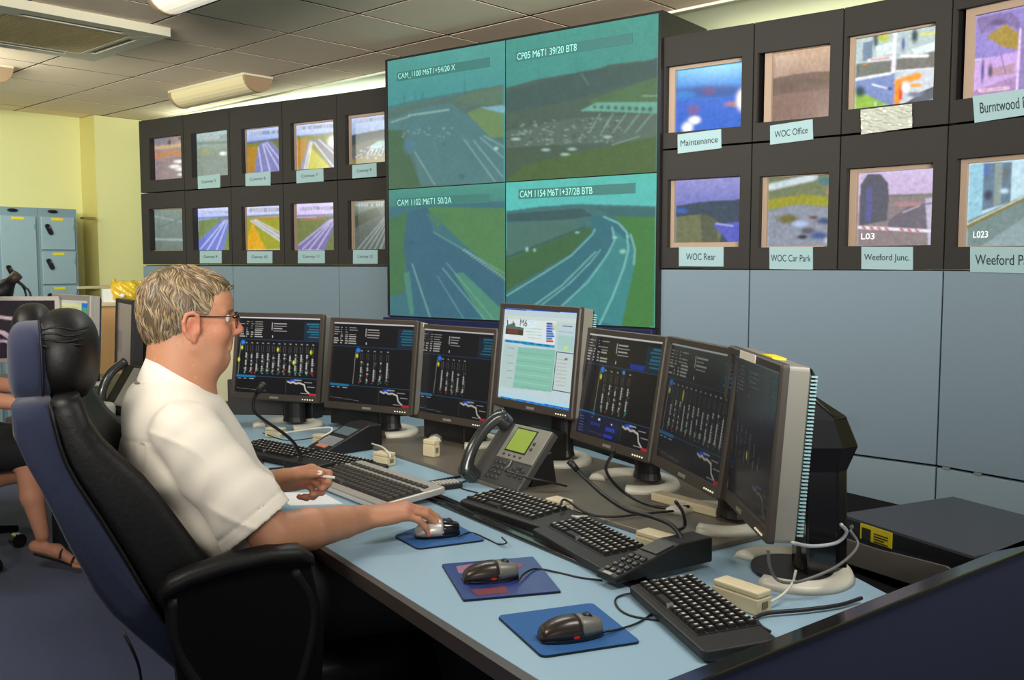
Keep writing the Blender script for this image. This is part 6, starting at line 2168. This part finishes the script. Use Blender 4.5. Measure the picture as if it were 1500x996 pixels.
# glasses: thin dark metal
gl = put('glasses', MB().tube([Vector(HP_(.108, .012 * math.cos(a), .003 + .004 * math.sin(a)) - oM) for a in np.linspace(math.pi, 0, 8)], .0011, 6), mat('glasses_metal', (66, 48, 32), .3, metal=.8), man)
for sg in (-1, 1):
    lp = []
    for a in np.linspace(0, 2 * math.pi, 28, endpoint=False):
        y = sg * (.035 + .024 * math.cos(a)); z = -.004 + .017 * math.sin(a) * (1 if math.sin(a) > 0 else 1.1)
        x = .106 - .35 * max(0, abs(y) - .02) ** 1.0 * .35
        lp.append(HP_(x, y, z) - oM)
    put('lens', MB().add([tuple(p) for p in lp], [tuple(range(28))]), mat('lens_glass', (235, 240, 240), .03, trans=1, alpha=.35), gl)
    g = MB().tube([Vector(p) for p in lp + [lp[0]]], .0013, 6)
    put('rim', g, MATS['glasses_metal'], gl, smooth=True)
    tp = [HP_(.100, sg * .060, .006), HP_(.094, sg * .070, .006), HP_(.05, sg * .0785, .005), HP_(.0, sg * .083, .004), HP_(-.012, sg * .084, -.002)]
    put('temple', MB().tube([Vector(p - oM) for p in map(np.array, catmull(tp, 5))], .0013, 6), MATS['glasses_metal'], gl, smooth=True)
    put('hinge', MB().sup(tuple(HP_(.098, sg * .0665, .006) - oM), (.006, .0035, .0045), .8, 10, 8), MATS['glasses_metal'], gl, smooth=True)
# finger nails
M_nail = mat('nail', (232, 190, 176), .25)
for (tp, v, n) in tips_r + tips_l:
    s_ = np.cross(n, v); n2 = nrm(np.cross(v, s_)); n2 = n2 if n2 @ n > 0 else -n2
    Mx = frame_for(tuple(tp + n2 * .0056 - v * .002 - oM), v, nrm(s_), n2)
    put('nail', MB().sup((0, 0, 0), (.0062, .0048, .0018), .9, 12, 6, Mx), M_nail, man, smooth=True)
tp, v = th_l
nn2 = nrm(np.array([.1, -.85, .5]) - v * (np.array([.1, -.85, .5]) @ v))
put('nail', MB().sup((0, 0, 0), (.008, .0062, .002), .9, 12, 6, frame_for(tuple(tp + nn2 * .0068 - v * .002 - oM), v, nrm(np.cross(nn2, v)), nn2)), mat('bright_nail', (240, 222, 206), .25), man, smooth=True)
# pen held in the left hand
a = tips_l[0][0]
tag(put('pen', MB().cyl(Vector((-.02, -.004, .002)), Vector((.026, .006, -.006)), .0035, 10), mat('pen_white', (220, 220, 214), .3), loc=tuple(th_l[0] + np.array([.006, .002, -.006])), smooth=False), 'thin white pen pinched in the man\'s left hand', 'pen')
# ------------------------------------------------------------------ operator's chair
chair = thing('office_chair', 'high-backed black leather and blue fabric office chair with headrest, the man sits in it', 'chair', tuple(CP(.3, .24, 0)))
oC = np.array(chair.location)
M_bluefab = mat('navy_chair_fabric', (27, 34, 58), .9, var=.15, vscale=40, bump=.5, bscale=600, sheen=.15)


def slab(rear, front, ws, name, m, bulge=0.0, n=14, bevel=0):
    """padded back section lofted across the chair's width; rear/front are (t,z) lines top to bottom"""
    def rs(L, k):
        L = np.array(L); d = np.r_[0, np.cumsum(np.hypot(*np.diff(L, axis=0).T))]
        s = np.linspace(0, d[-1], k)
        return np.stack([np.interp(s, d, L[:, 0]), np.interp(s, d, L[:, 1])], 1)
    Rr, Fr = rs(rear, n), rs(front, n)
    rings = []
    for w, sh, hollow in ws:
        mid = (Rr + Fr) / 2
        cz = (Rr[:, 1].max() + Rr[:, 1].min()) / 2
        a = mid + (Rr - mid) * sh
        b = mid + (Fr - mid) * sh
        b = b + np.stack([-hollow * np.sin(np.linspace(.2, math.pi * .95, n)), np.zeros(n)], 1)
        a = np.stack([a[:, 0], cz + (a[:, 1] - cz) * (1 - (1 - sh) * .25)], 1)
        b = np.stack([b[:, 0], cz + (b[:, 1] - cz) * (1 - (1 - sh) * .25)], 1)
        ring = [tuple(CP(t, w, z) - oC) for t, z in a] + [tuple(CP(t, w, z) - oC) for t, z in b[::-1]]
        rings.append(ring)
    return MB().loft(rings)


rear = [(-.128, 1.108), (-.126, 1.04), (-.084, .946), (-.042, .837), (.013, .711), (.072, .641), (.15, .553), (.24, .50)]
mid_ = [(-.062, 1.112), (-.037, .994), (.02, .88), (.06, .80), (.10, .715), (.14, .639), (.19, .58), (.25, .54)]
frnt = [(-.012, 1.118), (.012, 1.05), (.07, .985), (.105, .95), (.155, .87), (.203, .793), (.25, .68), (.28, .56)]
WS = [(.0, .55, 0), (.004, .85, 0), (.02, 1, 0), (.07, 1, .01), (.14, 1, .05), (.24, 1, .065), (.34, 1, .05), (.41, 1, .01), (.46, 1, 0), (.476, .85, 0), (.48, .55, 0)]
put('back_shell', slab(rear, mid_, WS, '', None), M_bluefab, chair, smooth=True)
put('back_cushion', slab(mid_, frnt, WS, '', None), M_leather, chair, smooth=True)
put('back_piping', MB().tube([Vector(CP(t, .004, z) - oC) for t, z in catmull([(a, b, 0) for a, b in mid_], 3) and [(p.x, p.y) for p in catmull([(a, b, 0) for a, b in mid_], 3)]], .004, 6), M_leather, chair, smooth=True)
RotC = Matrix.Rotation(TH, 4, 'Z')


def at_c(t, w, z):
    return Matrix.Translation(Vector(CP(t, w, z) - oC)) @ RotC


put('headrest_cushion', MB().sup((0, 0, 0), (.066, .150, .096), .82, 32, 24, at_c(-.044, .245, 1.180)), M_leather, chair, smooth=True)
put('headrest_gusset', MB().sup((0, 0, 0), (.048, .146, .084), .58, 32, 24, at_c(-.100, .245, 1.172)), M_bluefab, chair, smooth=True)
put('headrest_rear', MB().sup((0, 0, 0), (.040, .120, .088), .7, 28, 20, at_c(-.108, .29, 1.198)), M_leather, chair, smooth=True)
put('headrest_piping', MB().tube([Vector(CP(-.083 + .004 * math.cos(a), .097 + .012 * abs(math.sin(a)) ** 3, 1.178 + .082 * math.sin(a)) - oC) for a in np.linspace(-1.45, 1.45, 16)], .003, 6), M_leather, chair, smooth=True)
put('headrest_bracket', MB().box((-.02, -.05, -.05), (.02, .05, .05), at_c(-.07, .245, 1.09)), M_black, chair, bevel=.005)
# horizontal creases across the leather of the headrest
g = MB()
for k in range(5):
    z = 1.243 - .012 * k
    g.tube([Vector(CP(t, .094 + .003 * k % 2 + .5 * (abs(t + .04) ** 2), z + .003 * math.sin(t * 90 + k)) - oC) for t in np.linspace(-.078, .006 - .004 * k, 8)], .0022, 5)
put('leather_creases', g, M_leather, chair, smooth=True, kind='stuff')
put('seat_cushion', MB().sup((0, 0, 0), (.27, .255, .065), .4, 36, 20, at_c(.42, .25, .475)), M_leather, chair, smooth=True)
put('seat_pan', MB().box((-.2, -.2, -.03), (.2, .2, .02), at_c(.42, .25, .40)), M_black, chair, bevel=.01)
for w0, nm in ((-.045, 'armrest'), (.525, 'armrest')):
    pad = []
    for t, z in ((.115, .738), (.135, .754), (.17, .767), (.24, .783), (.32, .792), (.38, .789), (.41, .772)):
        k = .6 if t in (.115, .41) else 1
        pad.append([tuple(CP(t, w0 + .030 * math.cos(a) * k, z + .019 * math.copysign(abs(math.sin(a)) ** .6, math.sin(a)) * k) - oC) for a in np.linspace(0, 2 * math.pi, 16, endpoint=False)])
    ar = put('armrest', MB().loft(pad[::-1]), M_leather, chair, smooth=True)
    put('arm_blackout', MB().add([tuple(CP(t, w, z) - oC) for w in (w0 - .012, w0 + .012) for t, z in ((.125, .745), (.40, .785), (.43, .64), (.42, .46), (.16, .44))], [(0, 1, 2, 3, 4), (9, 8, 7, 6, 5)] + [(i, 5 + i, 5 + (i + 1) % 5, (i + 1) % 5) for i in range(5)]), M_dark, ar, bevel=.006)  # near-black sheet added to darken the space below the armrest
    arc = catmull([tuple(CP(.37, w0, .76) - oC), tuple(CP(.41, w0, .66) - oC), tuple(CP(.37, w0, .50) - oC), tuple(CP(.30, w0 + (.05 if w0 < 0 else -.05), .42) - oC)], 6)
    put('arm_bracket', MB().tube(arc, .015, 10), M_leather, ar, smooth=True)
    arc = catmull([tuple(CP(.14, w0, .73) - oC), tuple(CP(.15, w0, .62) - oC), tuple(CP(.22, w0, .50) - oC), tuple(CP(.34, w0 + (.05 if w0 < 0 else -.05), .41) - oC)], 6)
    put('arm_bracket', MB().tube(arc, .015, 10), M_leather, ar, smooth=True)
put('gas_column', MB().cyl(tuple(CP(.40, .25, .10) - oC), tuple(CP(.40, .25, .40) - oC), .028, 16), M_blackg, chair)
for k in range(5):
    a = TH + R(72 * k + 20)
    e = np.array([math.cos(a), math.sin(a), 0])
    c0 = CP(.40, .25, .12) - oC
    c1 = c0 + e * .30 - Zc * .035
    lg = put('base_leg', MB().tube([Vector(c0), Vector(c0 + e * .15), Vector(c1)], [.028, .022, .016], 8), M_black, chair)
    put('castor', MB().cyl(Vector(c1 + np.array([-e[1], e[0], 0]) * -.022 - Zc * .055), Vector(c1 + np.array([-e[1], e[0], 0]) * .022 - Zc * .055), .03, 16), M_blackg, lg)
put('tilt_lever', MB().tube([Vector(CP(.35, .1, .42) - oC), Vector(CP(.32, -.03, .43) - oC), Vector(CP(.36, -.06, .43) - oC)], [.008, .008, .014], 10), mat('lever_grey', (70, 70, 72), .5), chair, smooth=True)
cp = [D(182, 928, 1.80), D(193, 950, 1.80), D(203, 975, 1.82), D(208, 1005, 1.86)]
put('hanging_cord', MB().tube([p - Vector(oC) for p in catmull(cp, 5)], .003, 6), M_black, chair, smooth=True)

# ------------------------------------------------------------------ the desk at the left with its equipment
M_desk2 = mat('dark_grey_desk', (74, 66, 62), .5, var=.1, vscale=10)
t = thing('side_desk', 'darker desk behind the office chair at the left, crowded with monitors', 'desk', (-1.9, 4.4, 0))
pl = [(-2.12, 4.22), (-2.1, 3.92), (-1.50, 3.80), (-1.46, 4.3), (-1.42, 5.5), (-3.2, 5.5), (-3.2, 5.0), (-2.3, 4.8)]
put('worktop', MB().prism([(x + 1.9, y - 4.4) for x, y in pl], .705, .73), M_desk2, t, bevel=.003)
for x, y in ((-2.2, 4.75), (-1.55, 4.0), (-1.5, 5.4), (-3.1, 5.4)):
    put('leg', MB().box((x + 1.88, y - 4.42, 0), (x + 1.92, y - 4.38, .705)), M_black, t)
put('back_panel', MB().prism([(x + 1.9, y - 4.4) for x, y in ((-2.06, 4.2), (-2.04, 4.22), (-2.2, 5.0), (-2.23, 5.0))], .05, .70), M_black, t)

p = Picture([(75, 440), (130, 445), (130, 520), (75, 520)], 60, 60).fill((206, 204, 150), (150, 176, 150), (440, 520))
p.rect(0, 0, 1, .06, (190, 186, 170)).rect(.78, .05, .99, 1, (70, 150, 120)).rect(.8, .04, .98, .12, (40, 110, 190))
for k in range(7):
    p.rect(.02, .12 + k * .12, .76, .14 + k * .12, (180, 160, 110), .7)
p.noise(.1, 4, seed=61)
M_lg = mat('light_grey_casing', (176, 170, 162), .5)
lcd((-2.31, 5.0), 1.035, -38, 3, p, 'light grey flat monitor with yellow-green table, behind the chair headrest', z0=.73, bez=M_lg, shell=M_lg, group='monitors on the left-hand desk', W=.40, H=.34, sb=.03, vents=False)
p = Picture([(160, 445), (190, 448), (190, 540), (160, 540)], 40, 50).fill((112, 98, 88), (92, 78, 68), (445, 540))
p.rect(0, .45, .35, .8, (60, 54, 54), .6).noise(.08, 5, seed=62)
lcd((-1.83, 4.5), 1.03, -58, 3, p, 'switched-off dark flat monitor with brownish reflection, left of the man\'s hair', z0=.73, bez=M_black, shell=M_black, group='monitors on the left-hand desk', sb=.02, vents=False)
p = Picture([(0, 448), (60, 448), (60, 520), (0, 520)], 60, 50).fill((30, 22, 28), (36, 24, 34), (440, 520))
for q in (((0, 465), (25, 470), (55, 478), 5), ((0, 480), (20, 488), (30, 500), 6), ((3, 500), (20, 498), (50, 512), 4)):
    p.line([q[0], q[1], q[2]], q[3] * .5, (196, 170, 176), .9)
p.poly([(0, 478), (10, 485), (14, 520), (0, 520)], (130, 40, 50), .8).blob(12, 500, 5, 10, (120, 70, 140), .8).noise(.3, 4, seed=63)
lcd((-2.60, 5.0), 1.02, 6, 2, p, 'pale-framed monitor with a dark busy picture, cut by the left picture edge', z0=.73, bez=mat('pale_grey_frame', (206, 198, 194), .5), shell=M_lg, group='monitors on the left-hand desk', W=.44, H=.35, sb=.022, vents=False)
p = Picture([(198, 455), (210, 455), (210, 500), (198, 500)], 20, 30).fill((170, 205, 225), (140, 190, 215), (455, 500))
lcd((-2.02, 5.25), 1.0, -30, 2, p, 'small bright blue monitor glimpsed behind the man\'s hair', z0=.73, bez=M_lg, shell=M_lg, group='monitors on the left-hand desk', W=.22, H=.26, sb=.012, vents=False)
# cream monitor back seen between the man's chin and the first flat monitor
t = thing('cream_monitor', 'cream monitor casing seen between the man\'s chin and the dark monitor', 'monitor', (-1.31, 4.18, .73), R(-10))
put('casing', MB().box((-.17, 0, .03), (.115, .05, .36)), mat('pale_green_cream', (190, 186, 150), .5), t, bevel=.008)
put('front_edge', MB().box((.108, -.006, .02), (.124, .056, .37)), mat('off_white', (222, 222, 208), .5), t, bevel=.002)
put('stand', MB().box((-.1, -.02, 0), (.05, .1, .03)), MATS['off_white'], t, bevel=.004)

# telephone on the left-hand desk
t = thing('desk_telephone', 'black and silver telephone on the left-hand desk, beside the man\'s shoulder', 'telephone', (-1.70, 4.02, .73), R(-40))
g = MB().add([(-.09, 0, 0), (.09, 0, 0), (.09, .14, 0), (-.09, .14, 0), (-.09, 0, .02), (.09, 0, .02), (.09, .12, .20), (-.09, .12, .20)], [(0, 3, 2, 1), (0, 1, 5, 4), (4, 5, 6, 7), (7, 6, 2, 3), (1, 2, 6, 5), (0, 4, 7, 3)])
put('body', g, M_black, t, bevel=.006)
F2 = frame_for((0, 0, .02), (1, 0, 0), (0, .12, .18), Vector((1, 0, 0)).cross(Vector((0, .12, .18))))
put('silver_panel', MB().box((.0, .02, .001), (.08, .2, .005), F2), M_silver, t)
put('handset', MB().tube([F2 @ Vector(q) for q in map(tuple, catmull([(-.05, .0, .02), (-.05, .06, .055), (-.05, .14, .06), (-.05, .215, .03)], 5))], .019, 12), M_hs, t, smooth=True)
t = thing('desk_calculator', 'small pale grey device with dark keys by the man\'s shoulder', 'device', (-1.70, 3.88, .73), R(-20))
put('body', MB().sup((0, 0, .035), (.05, .07, .035), .5, 20, 12), mat('pale_grey_device', (160, 160, 150), .5), t, smooth=True)
for k in range(2):
    put('display', MB().box((-.025 + k * .028, -.03, .068), (-.006 + k * .028, .01, .0715)), M_black, t)
# desk lamp
o = D(12, 418, 5.3)
t = thing('desk_lamp', 'black desk lamp with conical shade in front of the lockers', 'lamp', (o.x + .17, 5.32, .73))
lo = Vector(t.location)
a, b, c_ = D(-6, 436, 5.3) - lo, D(16, 412, 5.3) - lo, D(26, 402, 5.3) - lo
put('shade', MB().tube([a, a.lerp(b, .5), b], [.075, .06, .028], 20), M_black, t, smooth=True)
put('lamp_cap', MB().tube([b, c_], [.028, .03], 16), mat('lamp_brown', (74, 60, 54), .5), t, smooth=True)
for k in range(2):
    pts = [D(24 + k * 3, 412, 5.3) - lo, D(34 + k * 3, 421, 5.31) - lo, D(40 + k * 7, 440, 5.32) - lo, Vector((.0, .02 * k, .01))]
    put('arm', MB().tube(catmull(pts, 4), .006, 6), M_black, t, smooth=True)
put('base', MB().cyl((0, 0, 0), (0, 0, .02), .08, 24), M_black, t)
# cupboard, papers and yellow bag by the pillar
o = D(118, 440, 7.0)
t = thing('low_cupboard', 'tan low cupboard standing in front of the yellow pillar', 'cupboard', (o.x, 7.0, 0), R(30))
put('carcass', MB().box((0, .0, .0), (.75, .35, 1.05)), mat('tan_wood', (186, 142, 92), .5, var=.08, vscale=12), t)
put('top', MB().box((-.01, -.015, 1.05), (.76, .36, 1.075)), M_cream, t, bevel=.003)
put('door', MB().box((.02, -.014, .05), (.37, -.001, 1.03)), mat('tan_door', (198, 152, 98), .5), t, bevel=.002)
put('door', MB().box((.38, -.014, .05), (.73, -.001, 1.03)), mat('blue_door_panel', (110, 150, 180), .5), t, bevel=.002)
g = MB().box((0, 0, 0), (.15, .1, .10))
tag(put('paper_stack', g, M_white, loc=(o.x + .10, 7.16, 1.075), rz=R(30), bevel=.002), 'white paper stack on the low cupboard nearest the lockers', 'papers')
g = MB().box((0, 0, 0), (.12, .1, .09))
tag(put('paper_stack', g, M_white, loc=(o.x + .28, 7.24, 1.075), rz=R(30), bevel=.002), 'white paper stack on the cupboard right beside the yellow bag', 'papers')
rb = np.random.default_rng(9)
B2 = Field((-3.2, 6.7, .95), (-2.3, 7.7, 1.5), .012)
bc = D(187, 430, 7.25)
bz = 1.075
B2.ell((bc.x, bc.y, bz + .08), (.12, .09, .085), None, .01, e=3)
B2.cap((bc.x - .10, bc.y, bz + .12), (bc.x - .10, bc.y, bz + .17), .03, .02, .03)
B2.cap((bc.x + .08, bc.y, bz + .11), (bc.x + .11, bc.y, bz + .15), .03, .02, .03)
X, Y, Z = B2.grid()
B2.f = B2.f + (np.abs(np.sin(X * 40 + Z * 55)) * .012 + np.abs(np.sin(X * 90 - Z * 60)) * .006 - .006).astype(np.float32)
Vb, Fb = B2.nets()
cb = np.array([bc.x, bc.y, bz])
Vb = Vb - cb; Vb[:, 2] = np.maximum(Vb[:, 2], 0)
bag = put('plastic_bag', np_mesh('plastic_bag', Vb, Fb, False), mat('yellow_plastic', (214, 176, 34), .25, coat=.5), loc=tuple(cb))
tag(bag, 'crumpled shiny yellow plastic bag beside the pillar', 'bag')
put('handle_hole', MB().sup((-.0, -.10, .05), (.02, .012, .016), 1, 12, 8), M_white, bag, smooth=True)
g = MB().box((-.02, 0, 0), (.24, .12, .02))
w_ = thing('wall_shelf', 'narrow cream ledge on the pillar above the papers', 'shelf', tuple(D(118, 423, 7.75)), math.atan2(e2.y, e2.x))
put('board', MB().box((-.02, -.02, 0), (.34, .12, .02)), M_cream, w_)
g = MB().box((0, -.03, 0), (.14, .03, .025))
w_ = thing('wall_trunking', 'short brown trunking piece on the wall beside the lockers', 'trunking', tuple(D(120, 321, 7.95)), math.atan2(e2.y, e2.x))
put('cover', MB().box((0, -.03, 0), (.10, .03, .018)), mat('brown_trunking', (150, 128, 70), .6), w_)
# dark keyboard and tray of papers at the picture edge
kb_, _, _ = keyboard('keyboard', -2.35, 5.0 - .15, (1, .05), .38, .14, 'black keyboard at the far left beneath the pale-framed monitor', z0=.73, group='keyboards on the left-hand desk')

# ------------------------------------------------------------------ second operator, mostly outside the left edge
P2 = np.array([-2.62, 4.22, 0])
wo = thing('person', 'second operator in black at the left edge, bare forearm and sandalled foot showing', 'person', tuple(P2))
Q_ = Field((-3.05, 3.80, -.01), (-1.70, 4.62, 1.42), .009)
q = lambda x, y, z: np.array([x, y, z])
Q_.cap(q(-2.66, 4.22, .62), q(-2.68, 4.22, 1.0), .125, .14, .05).cap(q(-2.69, 4.06, 1.03), q(-2.69, 4.38, 1.03), .06, .06, .05)
Q_.cap(q(-2.67, 4.22, 1.05), q(-2.65, 4.22, 1.18), .05, .05, .03).ell(q(-2.62, 4.22, 1.27), (.095, .075, .115), None, .02)
Q_.cap(q(-2.53, 4.22, 1.255), q(-2.515, 4.22, 1.245), .012, None, .012)
for y, kx, kz, ax_, az in ((4.12, -2.13, .52, -2.075, .17), (4.34, -2.10, .47, -2.46, .34)):
    Q_.chain([q(-2.6, y + .0, .56), q(kx, y + .02, kz)], [.095, .058], .03)
    Q_.chain([q(kx, y + .02, kz), q((kx + ax_) / 2 - .01, y + .02, (kz + az) / 2), q(ax_, y + .02, az)], [.055, .048, .030], .02)
    if y < 4.2:
        Q_.chain([q(ax_ - .035, y + .02, az - .05), q(ax_ + .06, y + .02, az - .07), q(ax_ + .145, y + .02, az - .125)], [.027, .028, .018], .02)
        for k in range(5):
            Q_.cap(q(ax_ + .145, y - .012 + k * .015, az - .125), q(ax_ + .182 - k * .006, y - .014 + k * .016, az - .135), .011 - k * .001, .009 - k * .001, .004)
    else:
        Q_.chain([q(ax_, y + .02, az), q(ax_ - .05, y + .02, az - .12)], [.03, .02], .02)
Q_.chain([q(-2.68, 4.05, 1.02), q(-2.45, 3.98, .82)], [.05, .042], .02)
wr2 = q(-2.02, 3.98, .775)
Q_.chain([q(-2.45, 3.98, .82), q(-2.3, 3.98, .81), wr2], [.042, .041, .026], .02)
HN[0] = np.array([0, 0, 1.])
hand(Q_, wr2, np.array([1, -.1, -.02]), np.array([0, -.3, 1.]), np.array([0, 1, 0]), [(.1, .25, .2)] * 4, .12, .92)
Q_.chain([q(-2.68, 4.40, 1.02), q(-2.5, 4.42, .82), q(-2.2, 4.36, .79)], [.05, .042, .03], .02)
Vq, Fq = Q_.nets()
cq = np.tile(lin((206, 146, 116)), (len(Vq), 1))
me = np_mesh('body', Vq - P2, Fq)
color_attr(me, cq)
put('body', me, M_skin, wo)
Q_ = Field((-3.05, 3.80, .3), (-1.95, 4.62, 1.2), .01)
Q_.cap(q(-2.66, 4.22, .62), q(-2.68, 4.22, 1.0), .14, .155, .05).cap(q(-2.69, 4.05, 1.03), q(-2.69, 4.39, 1.03), .072, .072, .05)
Q_.chain([q(-2.68, 4.05, 1.02), q(-2.56, 4.0, .92)], [.068, .065], .03).chain([q(-2.68, 4.40, 1.02), q(-2.58, 4.42, .92)], [.068, .065], .03)
Q_.cap(q(-2.6, 4.13, .56), q(-2.14, 4.15, .555), .12, .095, .06).cap(q(-2.6, 4.32, .56), q(-2.14, 4.34, .52), .12, .09, .06)
Vq, Fq = Q_.nets()
put('black_dress', np_mesh('black_dress', Vq - P2, Fq), mat('black_cloth', (16, 15, 18), .85, bump=.2), wo)
g = MB().sup((-2.66 - P2[0], 0, 1.30), (.11, .09, .115), 1, 24, 16)
put('hair', g, mat('brown_hair', (70, 50, 36), .6, bump=.6, bscale=80), wo, smooth=True)
# sandal straps and sole
g = MB().tube([Vector(q(-2.11, 4.14, .095) - P2), Vector(q(-2.0, 4.14, .065) - P2), Vector(q(-1.90, 4.14, .028) - P2)], [.016, .018, .014], 8)
sd = put('sandal', g, mat('dark_sole', (40, 30, 28), .6), wo)
for xx in (-1.985, -1.935):
    put('strap', MB().tube([Vector(q(xx, 4.14 + .04 * math.cos(a), .075 - (xx + 1.985) * .7 + .035 * math.sin(a)) - P2) for a in np.linspace(0, math.pi, 9)], .004, 6), MATS['dark_sole'], sd, smooth=True)
# her chair
t = thing('office_chair', 'black swivel chair at the left edge, only its star base and castors visible', 'chair', (-2.62, 4.25, 0))
put('seat', MB().sup((0, 0, .42), (.25, .25, .05), .5, 28, 14), M_black, t, smooth=True)
put('backrest', MB().sup((-.29, 0, .80), (.04, .22, .28), .5, 20, 16), M_black, t, smooth=True)
put('back_bar', MB().tube([(-.1, 0, .38), (-.3, 0, .42), (-.31, 0, .6)], .02, 8), M_black, t)
put('gas_column', MB().cyl((0, 0, .1), (0, 0, .4), .03, 16), M_blackg, t)
for k in range(5):
    a = R(72 * k - 22)
    e = Vector((math.cos(a), math.sin(a), 0))
    L = .58 if k == 0 else .34
    L = .36
    lg = put('base_leg', MB().tube([(0, 0, .14), tuple(e * L * .5 + Vector((0, 0, .12))), tuple(e * L + Vector((0, 0, .09)))], [.03, .024, .018], 8), M_blackg, t)
    sdv = Vector((-e.y, e.x, 0))
    put('castor', MB().cyl(e * L + Vector((0, 0, .035)) - sdv * .024, e * L + Vector((0, 0, .035)) + sdv * .024, .034, 16), M_blackg, lg)
for o_ in COL.objects:
    pass
